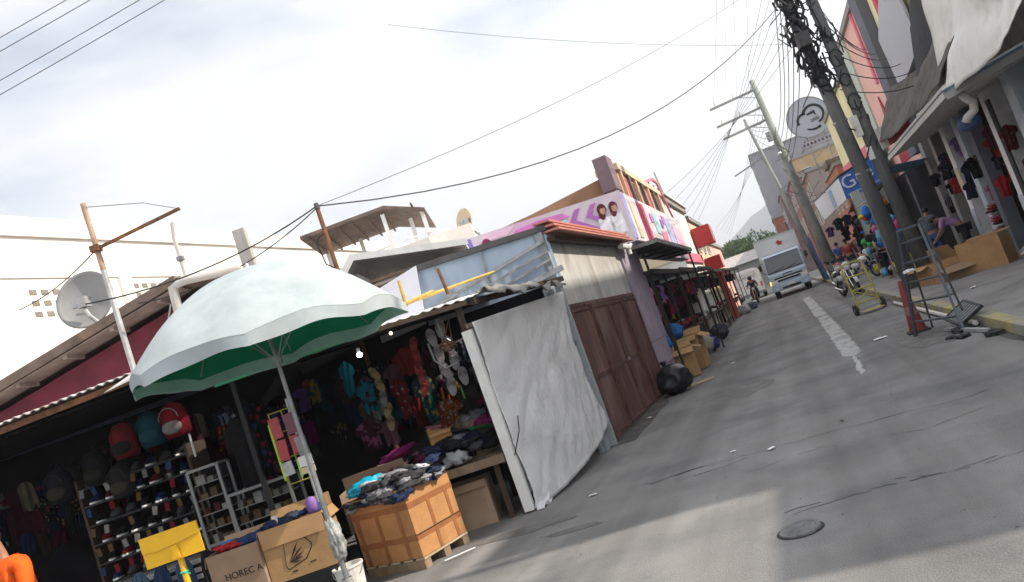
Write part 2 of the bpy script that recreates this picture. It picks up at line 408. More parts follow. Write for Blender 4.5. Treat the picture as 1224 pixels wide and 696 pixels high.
    if hat: 
        part('helmet', MB(W).blob(hd+up*.03*sc_, (.13*sc_, .15*sc_, .13*sc_), .01, 1, 3), hat, root, smooth=True)
    for sx in (-1, 1): part('eye', MB(W).blob(hd+rt*.032*sx*sc_+fw*.092*sc_, (.011*sc_, .006*sc_, .007*sc_), 0, 1, 2), M['eye'], root)
    ns = MB(W); ns.blob(hd+fw*.105*sc_-up*.028*sc_, (.013*sc_, .018*sc_, .022*sc_), 0, 1, 2)
    for sx in (-1, 1): part('ear', MB(W).blob(hd+rt*.086*sx*sc_-up*.015*sc_, (.012*sc_, .02*sc_, .03*sc_), 0, 1, 2), M['skin'], root, smooth=True)
    part('nose', ns, M['skin'], root, smooth=True)
    part('mouth', MB(W).blob(hd+fw*.092*sc_-up*.066*sc_, (.022*sc_, .007*sc_, .006*sc_), 0, 1, 2), M['conered'], root)
    return root

STAND = dict(pel=(0, 0, .95), chest=(0, .01, 1.22), neck=(0, 0, 1.46), head=(0, .03, 1.60), shl=(-.17, 0, 1.41), shr=(.17, 0, 1.41),
             ell=(-.23, -.02, 1.13), elr=(.23, -.02, 1.13), wrl=(-.24, .08, .88), wrr=(.24, .08, .88),
             hpl=(-.09, 0, .88), hpr=(.09, 0, .88), knl=(-.11, .02, .48), knr=(.11, .02, .48), anl=(-.12, 0, .08), anr=(.12, 0, .08))

# ================================================================ camera, world, sun
sc.render.resolution_x, sc.render.resolution_y = 1024, 582
cd = bpy.data.cameras.new('camera'); cam = bpy.data.objects.new('camera', cd); COL.objects.link(cam); sc.camera = cam
_p = R(4.95); _r = R(19.3)
Fv = Vector((-SY*math.cos(_p), CY*math.cos(_p), math.sin(_p)))
R0 = Vector((CY, SY, 0)); U0 = R0.cross(Fv)
Xc = R0*math.cos(_r)-U0*math.sin(_r); Yc = R0*math.sin(_r)+U0*math.cos(_r)
mw = Matrix((Xc, Yc, -Fv)).transposed().to_4x4(); mw.translation = Vector((0, 0, CAMH))
cam.matrix_world = mw
cd.sensor_width = 36; cd.lens = 930*36/1224; cd.clip_start = .05; cd.clip_end = 6000

SUN_EL = R(40); SUN_AZ = R(8.5)      # direction to the sun, from +X towards +Y
w = bpy.data.worlds.new('World'); sc.world = w; w.use_nodes = True
n = w.node_tree.nodes; l = w.node_tree.links
bg = n['Background']
sky = n.new('ShaderNodeTexSky'); sky.sky_type = 'NISHITA'; sky.sun_disc = False
sky.sun_elevation = SUN_EL; sky.sun_rotation = math.pi/2-SUN_AZ; sky.dust_density = 2.5; sky.air_density = 1.0
tc = n.new('ShaderNodeTexCoord'); mp = n.new('ShaderNodeMapping'); mp.inputs['Scale'].default_value = (1, 1, 3.2)
l.new(tc.outputs['Generated'], mp.inputs[0])
nz = n.new('ShaderNodeTexNoise'); nz.inputs['Scale'].default_value = 1.7; nz.inputs['Detail'].default_value = 7; nz.inputs['Roughness'].default_value = .52
l.new(mp.outputs[0], nz.inputs[0])
cov = n.new('ShaderNodeValToRGB'); cov.color_ramp.elements[0].position = .34; cov.color_ramp.elements[1].position = .52
cov.color_ramp.elements[0].color = (.30, .30, .30, 1)
l.new(nz.outputs['Fac'], cov.inputs[0])
nz2 = n.new('ShaderNodeTexNoise'); nz2.inputs['Scale'].default_value = 1.1; nz2.inputs['Detail'].default_value = 5
mp2 = n.new('ShaderNodeMapping'); mp2.inputs['Location'].default_value = (3, 1, 5); mp2.inputs['Scale'].default_value = (1, 1, 2.2)
l.new(tc.outputs['Generated'], mp2.inputs[0]); l.new(mp2.outputs[0], nz2.inputs[0])
ccol = n.new('ShaderNodeValToRGB'); ccol.color_ramp.elements[0].position = .3; ccol.color_ramp.elements[1].position = .72
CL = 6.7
ccol.color_ramp.elements[0].color = (.82, .85, .90, 1); ccol.color_ramp.elements[1].color = (1, 1, 1, 1)
l.new(nz2.outputs['Fac'], ccol.inputs[0])
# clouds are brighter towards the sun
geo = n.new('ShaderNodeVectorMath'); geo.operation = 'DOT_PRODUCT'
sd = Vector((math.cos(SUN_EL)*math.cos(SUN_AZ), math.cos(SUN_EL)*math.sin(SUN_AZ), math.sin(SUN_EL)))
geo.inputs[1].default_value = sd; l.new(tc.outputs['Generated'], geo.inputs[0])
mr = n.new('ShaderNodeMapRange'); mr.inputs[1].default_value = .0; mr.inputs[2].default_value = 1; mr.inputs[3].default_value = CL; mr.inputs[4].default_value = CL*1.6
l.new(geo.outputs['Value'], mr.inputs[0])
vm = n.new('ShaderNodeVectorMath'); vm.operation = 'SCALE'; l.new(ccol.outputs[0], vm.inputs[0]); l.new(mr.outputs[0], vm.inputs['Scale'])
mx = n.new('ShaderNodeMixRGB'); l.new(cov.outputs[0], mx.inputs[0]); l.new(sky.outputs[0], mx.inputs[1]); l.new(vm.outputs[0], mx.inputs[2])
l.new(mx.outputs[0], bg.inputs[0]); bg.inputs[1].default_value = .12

sl = bpy.data.lights.new('sun', 'SUN'); sl.energy = 4.6; sl.angle = R(.9); sl.color = (1, .90, .76)
so = bpy.data.objects.new('sun', sl); COL.objects.link(so)
so.rotation_euler = (-sd).to_track_quat('-Z', 'Y').to_euler()
sc.view_settings.view_transform = 'Standard'; sc.view_settings.look = 'None'; sc.view_settings.gamma = 1
sc.view_settings.exposure = 0.60

# ================================================================ ground, road, pavement
def road_mat():
    m = mat('worn_asphalt', (0.196, 0.191, 0.187), 0.85, 0.14, 1.3, bump=.35, bscale=70, dirt=(.125, .125, .127), dscale=.7, damt=.8, spec=.2)
    n = m.node_tree.nodes; l = m.node_tree.links; b = n['Principled BSDF']
    src = b.inputs['Base Color'].links[0].from_socket
    g = n.new('ShaderNodeTexNoise'); g.inputs['Scale'].default_value = 120; g.inputs['Detail'].default_value = 3
    l.new(n['Mapping'].outputs[0], g.inputs['Vector'])
    r = n.new('ShaderNodeValToRGB'); r.color_ramp.elements[0].position = .35; r.color_ramp.elements[0].color = (.68, .68, .68, 1); r.color_ramp.elements[1].position = .68; r.color_ramp.elements[1].color = (1.28, 1.28, 1.28, 1)
    l.new(g.outputs['Fac'], r.inputs[0])
    mu = n.new('ShaderNodeMixRGB'); mu.blend_type = 'MULTIPLY'; mu.inputs[0].default_value = .8
    l.new(src, mu.inputs[1]); l.new(r.outputs[0], mu.inputs[2])
    # long tyre-polished streaks along the street
    mp = n.new('ShaderNodeMapping'); mp.inputs['Scale'].default_value = (1.6, .05, 1); l.new(n['Texture Coordinate'].outputs['Object'], mp.inputs[0])
    s = n.new('ShaderNodeTexNoise'); s.inputs['Scale'].default_value = 1.2; s.inputs['Detail'].default_value = 3; l.new(mp.outputs[0], s.inputs['Vector'])
    r3 = n.new('ShaderNodeValToRGB'); r3.color_ramp.elements[0].position = .35; r3.color_ramp.elements[0].color = (.78, .78, .78, 1); r3.color_ramp.elements[1].position = .65; r3.color_ramp.elements[1].color = (1.16, 1.16, 1.16, 1)
    l.new(s.outputs['Fac'], r3.inputs[0])
    mu2 = n.new('ShaderNodeMixRGB'); mu2.blend_type = 'MULTIPLY'; mu2.inputs[0].default_value = 1
    l.new(mu.outputs[0], mu2.inputs[1]); l.new(r3.outputs[0], mu2.inputs[2])
    # scattered small pale specks and dark oil spots
    v = n.new('ShaderNodeTexVoronoi'); v.inputs['Scale'].default_value = 5.5; l.new(n['Mapping'].outputs[0], v.inputs['Vector'])
    rv = n.new('ShaderNodeValToRGB'); rv.color_ramp.elements[0].position = .035; rv.color_ramp.elements[0].color = (1, 1, 1, 1); rv.color_ramp.elements[1].position = .07; rv.color_ramp.elements[1].color = (0, 0, 0, 1)
    l.new(v.outputs['Distance'], rv.inputs[0])
    mv = n.new('ShaderNodeMixRGB'); mv.inputs[2].default_value = (.06, .058, .055, 1); l.new(rv.outputs[0], mv.inputs[0]); l.new(mu2.outputs[0], mv.inputs[1])
    l.new(mv.outputs[0], b.inputs['Base Color'])
    return m
ground_m = mat('dry_ground', (0.12, 0.12, 0.10), 0.95, 0.2, .2)
struct('ground', MB().poly([(-2500, -60, -.012), (2500, -60, -.012), (2500, 2600, -.012), (-2500, 2600, -.012)]), ground_m)
ROADM = road_mat()
struct('road', MB().poly([(-9.5, -30, 0), (2.1, -30, 0), (2.1, 220, 0), (-9.5, 220, 0)]), ROADM)
pav = mat('pavement_concrete', (0.24, 0.23, 0.225), 0.9, 0.12, 2, bump=.3, bscale=40, dirt=(.13, .125, .12), dscale=.9, damt=.8)
struct('pavement', MB().bx(2.28, 9, -30, 200, -.01, .125), pav)
# kerb with worn yellow paint
kb = MB(); y = -30.0
while y < 120:
    kb.box((2.19, y+.98, .062), (.175, 1.95, .135), jit=.004); y += 1.97
km = mat('yellow_painted_kerb', (0.26, 0.25, 0.22), 0.85, .15, 5, bump=.3, dirt=(.45, .36, .07), dscale=1.1, damt=.85)
struct('kerb', kb, km)
gut = mat('gutter_grime', (.06, .058, .055), .9, .4, 5, dirt=(.16, .15, .14), dscale=3)
gb = MB(); pts = [(2.1, -10, .004)]
L_ = [(2.1 - .10 - .12*noise.noise(Vector((0, k*.7, 3))), -10+k*.6, .004) for k in range(130)]
gb.poly([(2.1, -10, .004)]+L_+[(2.1, 68, .004)]); struct('gutter', gb, gut)
gb = MB(); L_ = [(-2.62 + .12 + .15*noise.noise(Vector((5, k*.7, 3))), 10.5+k*.6, .004) for k in range(80)]
gb.poly([(-3.3, 10.5, .004)]+L_+[(-3.3, 58, .004)]); struct('gutter', gb, gut)
# worn centre line: broken ragged blobs of paint
lane = mat('worn_white_paint', (0.37, 0.37, 0.36), .8, .12, 14, dirt=(.17, .167, .165), dscale=3.2, damt=1.0, stretch=(1, .4, 1))
def ragged(x0, x1, ya, yb, xb0, xb1, z=.004, st=.13, am=.022):
    nn = max(3, int((yb-ya)/st)); A = []; B = []
    for k in range(nn+1):
        t = k/nn; yy = ya+(yb-ya)*t; e = min(1, min(t, 1-t)*nn/2.0+.15)
        cx = (x0+x1)/2*(1-t)+(xb0+xb1)/2*t; hw = ((x1-x0)/2*(1-t)+(xb1-xb0)/2*t)*e
        A.append((cx-hw+rnd.uniform(-am, am), yy, z)); B.append((cx+hw+rnd.uniform(-am, am), yy, z))
    return A, B
lm = MB()
for xa, xb, ya, yb in ((.46, .52, 10.4, 12.3), (.42, .70, 12.35, 22), (.45, .76, 22.05, 36)):
    A, B = ragged(xa, xb, ya, yb, xa+.06, xb+.06)
    for i in range(len(A)-1): lm.poly([A[i], B[i], B[i+1], A[i+1]])
struct('lane_marking', lm, lane)
# asphalt joints and cracks
cr = MB()
def crack(pts, w0, seed, brk=.0):
    r = random.Random(seed); P = []
    for a, b in zip(pts[:-1], pts[1:]):
        a, b = Vector(a), Vector(b); nn = max(2, int((b-a).length/.07))
        for k in range(nn): P.append(a.lerp(b, k/nn))
    P = [q+Vector((.045*noise.noise(Vector((q.x*3, q.y*3, seed))), .10*noise.noise(Vector((q.x*2.3, q.y*2.3, seed+7)))+.03*noise.noise(Vector((q.x*11, q.y*11, seed))))) for q in P]
    for i in range(len(P)-1):
        if r.random() < brk: continue
        d = (P[i+1]-P[i]).normalized(); nrm = Vector((-d.y, d.x)); 
        ww = w0*.8*(.2+.8*abs(noise.noise(Vector((P[i].x*1.7, P[i].y*1.7, seed)))*2)); o1 = nrm*r.uniform(-.008, .008)
        a = P[i]+o1; b = P[i+1]+o1
        cr.poly([(a.x-nrm.x*ww, a.y-nrm.y*ww, .004), (b.x-nrm.x*ww, b.y-nrm.y*ww, .004), (b.x+nrm.x*ww, b.y+nrm.y*ww, .004), (a.x+nrm.x*ww, a.y+nrm.y*ww, .004)])
crack([(-1.85, 7.55), (-1.1, 7.62), (-.2, 7.6), (.7, 7.5), (1.3, 7.55)], .010, 3, .08)
crack([(-1.80, 7.48), (-1.45, 7.55), (-1.2, 7.6)], .014, 4)
crack([(-.50, 5.47), (-.1, 5.55), (.35, 5.5), (.73, 5.45), (1.3, 5.5)], .009, 5, .15)
crack([(-.45, 5.40), (-.2, 5.46), (.1, 5.48)], .006, 15, .1)
crack([(-1.2, 9.8), (.2, 9.9), (1.6, 9.7)], .004, 6, .4)
crack([(-2.3, 13.2), (-.8, 13.35), (.3, 13.3)], .006, 7, .4)
crack([(-2.0, 17.2), (0, 17.3), (1.9, 17.1)], .006, 8, .3)
crack([(.55, 7.6), (.62, 9.2), (.58, 11.2)], .005, 9, .4)
crack([(-.9, 6.9), (-.6, 6.95), (-.45, 7.1), (-.1, 7.12)], .004, 21, .2); crack([(-1.5, 7.3), (-1.0, 7.42), (-.8, 7.5)], .016, 22, .1); crack([(.1, 6.9), (.6, 6.8), (1.2, 6.95)], .004, 23, .3); crack([(.2, 5.62), (.5, 5.52), (.9, 5.6)], .008, 24, .3)
crack([(1.2, 10.2), (1.5, 12.5), (1.45, 15)], .006, 19, .3)
struct('road_crack', cr, mat('crack_tar', (.045, .044, .043), .9, .3))
st = MB()
for (cx, cy_, rx, ry, sd_) in ((-2.05, 4.95, .16, .20, 1), (-2.35, 6.55, .30, .07, 2), (-3.0, 7.0, .5, .14, 5), (-1.0, 12.2, .35, .8, 4), (1.5, 12.5, .35, 1.6, 6)):
    P = []
    for k in range(26):
        a = 2*math.pi*k/26; q = 1+.45*noise.noise(Vector((math.cos(a)*1.3, math.sin(a)*1.3, sd_*3.1)))
        P.append((cx+rx*q*math.cos(a), cy_+ry*q*math.sin(a), .0035))
    st.poly(P)
struct('road_stain', st, mat('oily_stain', (.115, .112, .108), .75, .15, 6, dirt=(.16, .157, .153), dscale=3, damt=1.0))

# manhole lid, set slightly proud in a round frame
mh = thing('manhole_cover', 'small oval iron manhole lid lying crooked on the shaded asphalt', 'manhole cover', (-.42, 5.04, 0), R(10))
part('lid', MB().lathe([(0, .020), (.06, .020), (.065, .017), (.10, .017), (.105, .020), (.128, .018), (.132, .006), (0, .006)], (-.42, 5.04, 0), 28, (R(2), R(-3), 0)), mat('lid_iron', (.13, .13, .135), .6, .3, 20, metal=.3, bump=.5, bscale=60), mh)
part('frame', MB().lathe([(.134, .006), (.140, .007), (.146, .003), (.134, .003)], (-.42, 5.04, 0), 28), M['rubber'], mh)
for i, (x, y, s_, rz, lb) in enumerate(((-1.0, 7.9, .035, .3, 'scrap of white paper near the long dark road crack'), (-.62, 7.55, .05, 1, 'torn white wrapper lying just beyond the long road crack'),
        (.05, 7.9, .03, 2, 'crumpled dark wrapper on grey asphalt above the manhole lid'), (1.05, 13.3, .12, .4, 'flat white paper sheet on the road beside the yellow hand truck'),
        (-2.45, 7.7, .05, .2, 'white paper scrap by the foot of the plastic sheet panel'), (-2.6, 12.3, .05, 2.2, 'white paper scrap in front of the brown gate'), (2.9, 15.4, .09, 1.2, 'white crumpled cup on the pavement beside the brown cartons'),
        (-1.5, 16.9, .07, .9, 'pale leaf-like scrap on the road past the black bin bag'))):
    mb = MB().cloth(lambda u, v: (x+(u-.5)*s_*1.6*math.cos(rz)-(v-.5)*s_*math.sin(rz), y+(u-.5)*s_*1.6*math.sin(rz)+(v-.5)*s_*math.cos(rz), (.015 if i != 6 else .14)+s_*.25*abs(noise.noise(Vector((u*3, v*3, i))))), 5, 4, .002)
    solo('litter', mb, M['rubber'] if i == 2 else M['plastic'], lb, 'litter', 'litter on the road')

# ================================================================ far: mountain, trees, haze
mt = MB()
def mtn(u, v):
    x = -1400+u*2600; y = 1400+v*700
    h = 165*math.exp(-((x-420)/420)**2)+78*math.exp(-((x-70)/180)**2)*1.0+40*math.exp(-((x+900)/500)**2)
    h *= math.sin(math.pi*min(1, v*1.0))**.8
    return (x, y, -1+h*(1+.16*noise.noise(Vector((x*.006, y*.006, 1))))+8*noise.noise(Vector((x*.02, y*.02, 4)))*math.sin(math.pi*v))
mt.grid(mtn, 90, 16); struct('hill', mt, mat('wooded_hillside', (.045, .075, .085), .95, .25, .01), True)
hz = MB().box((0, 1180, 119), (4400, 2460, 240)); hz.bm.faces.ensure_lookup_table()
hm = bpy.data.materials.new('haze_air'); hm.use_nodes = True; nn_ = hm.node_tree.nodes
nn_.remove(nn_['Principled BSDF']); pv = nn_.new('ShaderNodeVolumePrincipled'); pv.inputs['Color'].default_value = (.86, .91, 1, 1); pv.inputs['Density'].default_value = .0007
pv.inputs['Anisotropy'].default_value = .2
hm.node_tree.links.new(pv.outputs[0], nn_['Material Output'].inputs['Volume'])
ho = _link('haze', hz, hm); ho['kind'] = 'stuff'; ho['label'] = 'thin pale haze in the air over the street'; ho['category'] = 'haze'

leafm = [mat('foliage', c, .7, .35, .8, spec=.2) for c in ((.05, .10, .025), (.10, .16, .035), (.03, .065, .02))]
def tree(x, y, h, cw, label, k, seed):
    r = random.Random(seed); t = thing('tree', label, 'tree', (x, y, 0), 0, 'trees at the far end of the street')
    tr = MB(); tr.tube([(x, y, 0), (x+.2, y, h*.35), (x, y+.3, h*.7)], [.35, .26, .1], 8)
    for q in range(6):
        a = r.uniform(0, 6.28); tr.tube([(x+.15, y, h*r.uniform(.3, .5)), (x+math.cos(a)*cw*.35, y+math.sin(a)*cw*.35, h*r.uniform(.6, .8))], [.14, .04], 5)
    part('trunk', tr, M['trunk'], t)
    cr_ = MB()
    cl = [(Vector((x+r.gauss(0, cw*.27), y+r.gauss(0, cw*.27), h*r.uniform(.5, .92))), r.uniform(.13, .24)*cw) for _ in range(16)]
    for c, rr in cl:
        for _ in range(75):
            d = Vector((r.gauss(0, 1), r.gauss(0, 1), r.gauss(0, .8))).normalized()*rr*r.uniform(.55, 1.05)
            p = c+d; a = Vector((r.uniform(-1, 1), r.uniform(-1, 1), r.uniform(-1, 1))).normalized(); b = a.orthogonal().normalized(); s_ = r.uniform(.22, .5)
            cr_.poly([p-a*s_, p-b*s_*.5, p+a*s_, p+b*s_*.5])
    part('crown', cr_, leafm[k], t)
for i, (x, y, h, cw, k) in enumerate(((-13, 150, 9.3, 9, 2), (-8.5, 165, 10.2, 9, 0), (-5.0, 140, 8.6, 7, 1), (-1.2, 160, 9.6, 8, 2), (-17, 170, 10, 10, 1), (1.5, 175, 8.8, 8, 0))):
    tree(x, y, h, cw, ['dark green tree leftmost of the far trees behind the white van', 'tallest dark leafy tree beyond the white van', 'bright yellow-green tree beside the truck roof in the distance',
                       'dark tree just left of the white truck box', 'pale green tree behind the red sign boxes', 'small dark tree mostly behind the white truck'][i], k, 40+i)
# low sheds closing the street end
t = thing('far_shed', 'low grey roofed shed under the trees at the street end', 'shed', (-5, 118, 0))
part('wall', MB().bx(-12, 2, 118, 126, 0, 4.0), M['concrete'], t); part('roof', MB().prism([(-12.4, 117.5, 4.0), (-12.4, 126.5, 4.0), (-12.4, 122, 5.6)], (14.8, 0, 0)), M['corr'], t)

# ================================================================ left: big white building beyond the stalls
wb = thing('white_building', 'long blank white rendered building rising behind the umbrella stall', 'building', (-15, 5, 0))
part('wall', MB().bx(-29, -15, 2, 36, -.01, 7.9), M['whitewall'], wb)
part('parapet', MB().bx(-29.1, -14.92, 1.9, 36.1, 7.9, 8.37), M['whitewall'], wb)
part('string_course', MB().bx(-14.999, -14.96, 2, 36, 6.9, 6.98), M['whitewall'], wb)
for yy in (8.9, 15.5, 22.2, 28.8): part('pilaster', MB().bx(-14.999, -14.9, yy, yy+.35, 0, 6.898), M['whitewall'], wb)
def vent_block(y0, z0, cols, rows):
    mb = MB(); 
    for i in range(cols):
        for j in range(rows):
            y_ = y0+i*.30; z_ = z0+j*.26
            mb.bx(-14.999, -14.985, y_+.03, y_+.21, z_+.03, z_+.15)
    part('vent_holes', mb, mat('vent_shadow', (.22, .19, .16), .9), wb)
vent_block(12.9, 5.95, 4, 3); vent_block(15.9, 6.05, 7, 3); vent_block(24.6, 6.05, 7, 3)
wbx = thing('water_pipe', 'thin pipe rising in front of the big white wall behind the umbrella', 'pipe', S(-5.9, 12.5))
part('riser', MB(SF).tube([(-4.95, 12.5, 0), (-4.95, 12.5, 5.3), (-4.9, 12.5, 5.55)], .035, 7), M['pvc'], wbx)
part('bracket', MB(SF).bx(-5.0, -4.9, 12.45, 12.55, 4.9, 4.97), M['steel'], wbx)
# maroon gabled building
mg = thing('maroon_building', 'maroon walled low building with a sloping brown roof behind the left stalls', 'building', S(-6, 11.2))
part('wall', MB(SF).prism([(-11, 11.3, 0), (-3.3, 11.3, 0), (-3.3, 11.3, 3.72), (-4.43, 11.3, 4.02), (-11, 11.3, 2.62)], (0, 2.6, 0)), M['maroon'], mg)
part('wall_base_band', MB(SF).bx(-11, -4.6, 11.2, 11.297, 2.2, 2.95), mat('blue_grey_band', (.10, .11, .17), .85, .2), mg)
part('roof', MB(SF).prism([(-11.2, 10.8, 2.78), (-4.43, 10.8, 4.24), (-3.0, 10.8, 3.93), (-3.0, 10.8, 3.86), (-4.43, 10.8, 4.14), (-11.2, 10.8, 2.70)], (0, 3.6, 0)), M['browngrey'], mg)
part('fascia', MB(SF).prism([(-11.2, 10.75, 2.80), (-4.43, 10.75, 4.27), (-4.43, 10.75, 4.14), (-11.2, 10.75, 2.67)], (0, .045, 0)), M['browngrey'], mg)
for k in range(9):
    u = -10.8+k*.75; z = 2.70+(u+11.2)*.2126
    part('rafter', MB(SF).bx(u, u+.06, 10.84, 11.29, z-.07, z-.02), M['soffit'], mg)
part('soffit', MB(SF).prism([(-11.1, 10.8, 2.69), (-4.45, 10.8, 4.105), (-4.45, 10.8, 4.12), (-11.1, 10.8, 2.705)], (0, .49, 0)), M['soffit'], mg)
part('downpipe', MB(SF).tube([(-3.3, 10.12, 3.92), (-4.05, 10.12, 4.0), (-4.22, 10.12, 3.95), (-4.24, 10.12, 3.6), (-4.24, 10.12, 2.6)], .065, 10), M['pvc'], mg, smooth=True)
part('loose_cable', MB(SF).tube([(-4.3, 10.1, 3.75), (-4.45, 10.1, 3.45), (-4.7, 10.05, 3.2), (-5.0, 10.0, 2.95)], .012, 5), M['galv'], mg)

# antenna mast on the stall roof
am = thing('antenna_mast', 'rust-topped pole with one slanting crossbar standing on the left stall roof', 'mast', S(-4.72, 9.5, 2.75))
part('pole', MB(SF).cyl((-4.72, 9.5, 2.70), (-4.72, 9.5, 4.3), .038, .036, 10), M['galv'], am)
part('pole_top', MB(SF).cyl((-4.72, 9.5, 4.3), (-4.73, 9.5, 5.2), .037, .034, 10), M['rustlight'], am)
part('crossbar', MB(SF).bar((-4.72, 9.46, 4.58), (-3.57, 9.46, 4.72), .035, .035), M['rust'], am)
part('clamp', MB(SF).box((-4.72, 9.47, 4.59), (.11, .11, .08)), M['rust'], am)
part('foot_plate', MB(SF).box((-4.72, 9.5, 2.70), (.24, .2, .05)), M['rust'], am)
part('guy_wire', MB(SF).tube([(-4.72, 9.5, 5.15), (-4.0, 9.48, 4.95), (-3.6, 9.46, 4.73)], .006, 4), M['cablegrey'], am)

def dish(name, label, u, w_, z, r_, tilt, mt_=None, turn=0):
    c = S(u, w_, z); root = thing(name, label, 'satellite dish', S(u, w_+.2, z-r_*1.35), YAW+turn)
    T = Matrix.Translation(c) @ Matrix.Rotation(YAW+turn, 4, 'Z') @ Matrix.Rotation(R(90)-tilt, 4, 'X')
    prof = [(r_*k/10, .16*r_*(k/10)**2*-1+.16*r_) for k in range(11)]
    part('reflector', MB(T).lathe([(a+.0001, -z_*1.5) for a, z_ in prof]+[(r_*1.01, .012), (r_*.99, .03)]+[(a+.0001, -z_*1.5+.02) for a, z_ in prof[::-1][1:]], (0, 0, 0), 36), mt_ or mat('dish_grey', (.27, .27, .27), .55, .08, 3, dirt=(.27, .27, .27), dscale=3), root, smooth=True)
    part('mount', MB(SF).box((u+.05, w_-.16, z-.07), (.13, .14, .15)).box((u-.09, w_-.13, z-.05), (.10, .07, .11)).tube([(u+.02, w_-.16, z-.12), (u+.10, w_-.2, z-.3), (u+.24, w_-.05, z-r_*1.3), (u+.24, w_, z-r_*1.45)], .03, 8), M['galv'], root)
    part('rear_bracket', MB(SF).bar((u-.16, w_-.12, z-.02), (u+.16, w_-.12, z+.0), .035, .05).bar((u-.12, w_-.12, z-.2), (u+.08, w_-.16, z-.25), .03, .03), M['steel'], root)
    return root
dish('satellite_dish', 'large grey satellite dish seen from behind above the maroon roof', -6.0, 11.3, 4.5, .44, R(12))
dish('satellite_dish', 'small pale satellite dish above the left end of the pink banner', -.55, 19.5, 5.32, .33, R(10), M['cream'], R(-50))

cp = solo('concrete_post', MB(SF).box((-4.05, 13, 2.6), (.20, .2, 5.2), jit=.01), M['plaster'], 'short weathered concrete post sticking up behind the umbrella', 'post')
ip = thing('iron_post', 'thin rusty iron post carrying the overhead wires behind the umbrella', 'post', S(-2.05, 10.0))
part('shaft', MB(SF).cyl((-2.05, 10, 0), (-2.05, 10, 4.3), .032, .030, 8), M['rust'], ip)
part('insulator', MB(SF).cyl((-2.05, 10, 4.28), (-2.05, 10, 4.36), .04, .03, 8), M['dkgrey'], ip)
part('hook', MB(SF).tube([(-2.05, 10, 3.95), (-2.15, 10, 3.92), (-2.2, 10, 3.85), (-2.17, 10, 3.55), (-2.06, 10, 3.45)], .01, 5), M['cable'], ip)
# roof deck canopy
rd = thing('roof_deck_canopy', 'brown lean-to roof on white posts over a rooftop deck', 'canopy', S(-2.5, 19))
part('roof', MB(SF).prism([(-4.3, 18, 5.98), (-2.2, 18, 6.02), (-1.30, 18, 5.66), (-1.30, 18, 5.60), (-2.2, 18, 5.94), (-4.3, 18, 5.90)], (0, 1.7, -.16)), M['browngrey'], rd)
for k in range(8): part('rafter', MB(SF).bar((-4.1+k*.36, 18.05, 5.86), (-4.1+k*.36, 19.6, 5.70), .04, .05), M['browngrey'], rd)
for u, w_ in ((-2.3, 18.1), (-1.75, 18.6), (-1.4, 18.2), (-4.1, 19.5), (-3.2, 19.5)): part('post', MB(SF).bar((u, w_, 0), (u, w_, 5.85 if u < -2 else 5.65), .09, .09), M['white'], rd)
part('railing', MB(SF).bar((-3.4, 18.1, 5.05), (-1.4, 18.1, 5.1), .035, .035).bar((-3.4, 18.1, 4.75), (-1.4, 18.1, 4.8), .03, .03).bar((-1.4, 18.1, 5.1), (-.9, 18.6, 5.05), .03, .03), M['white'], rd)
part('deck_wall', MB(SF).bx(-4.5, -.4, 18.25, 23, 0, 5.0), M['whitewall'], rd)
# white house with broad eaves
wh = thing('white_house', 'white house with a low sloping roof and pale eaves behind the umbrella', 'house', S(-1.7, 14.5))
part('roof', MB(SF).prism([(-3.15, 13.6, 3.62), (-2.5, 13.6, 4.26), (-.5, 13.6, 3.84), (-.5, 13.6, 3.77), (-2.48, 13.6, 4.17), (-3.08, 13.6, 3.57)], (0, 4.2, .1)), M['whitesheet'], wh)
part('fascia', MB(SF).prism([(-3.2, 13.55, 3.60), (-2.5, 13.55, 4.29), (-.45, 13.55, 3.87), (-.45, 13.55, 3.76), (-2.46, 13.55, 4.16), (-3.1, 13.55, 3.53)], (0, .045, 0)), M['white'], wh)
part('wall', MB(SF).bx(-2.9, -.7, 14.6, 17.5, 0, 3.6), M['offwhite'], wh)
part('soffit', MB(SF).bx(-2.9, -.6, 13.62, 14.58, 3.60, 3.65), M['soffit'], wh)
part('rafter', MB(SF).bar((-2.4, 13.7, 3.72), (-.8, 13.7, 3.70), .05, .05), M['wood'], wh); part('rafter', MB(SF).bar((-2.2, 14.2, 3.68), (-.7, 14.2, 3.68), .05, .05), M['wood'], wh)
dr = thing('dark_roof', 'low dark roof slope between the iron post and the white house', 'roof', S(-3.6, 13))
part('roof_slope', MB(SF).prism([(-4.6, 12.6, 3.55), (-3.1, 12.6, 4.0), (-2.3, 12.6, 3.75), (-2.3, 12.6, 3.3), (-4.6, 12.6, 3.2)], (0, 1, 0)), M['dkgrey'], dr)
part('wall', MB(SF).bx(-4.5, -2.4, 12.8, 14.4, 0, 3.25), M['offwhite'], dr)

# ================================================================ corner shop with brown gates
PB = Vector((-2.82, 10.67, 0)); PE = Vector((-2.67, 15.0, 0)); dg_ = (PE-PB).normalized(); ng = Vector((dg_.y, -dg_.x, 0))   # ng towards the street
def G(s, o, z): return PB+dg_*s+ng*o+Vector((0, 0, z))
GF = Matrix((dg_, -ng, Vector((0, 0, 1)))).transposed().to_4x4(); GF.translation = PB    # local x along street, y into the shop, z up
cs = thing('corner_shop', 'closed corner shop with blue-grey sheet side, stained plaster above and salmon roof edge', 'shop', PB)
LS = (PE-PB).length
part('plaster_wall', MB(GF).bx(0.10, LS, .0, .14, 2.06, 3.05), M['plaster'], cs)
lw = MB(GF); lw.bx(LS+.004, LS+1.5, -.05, .6, 0, 3.2); part('side_wall', lw, M['lavender'], cs, 'lavender painted end wall')
part('wall_joint', MB(GF).bx(LS+.0, LS+1.52, -.06, .5, .50, .53).bx(LS+.0, LS+1.52, -.056, .5, 1.02, 1.04), M['mauve'], cs)
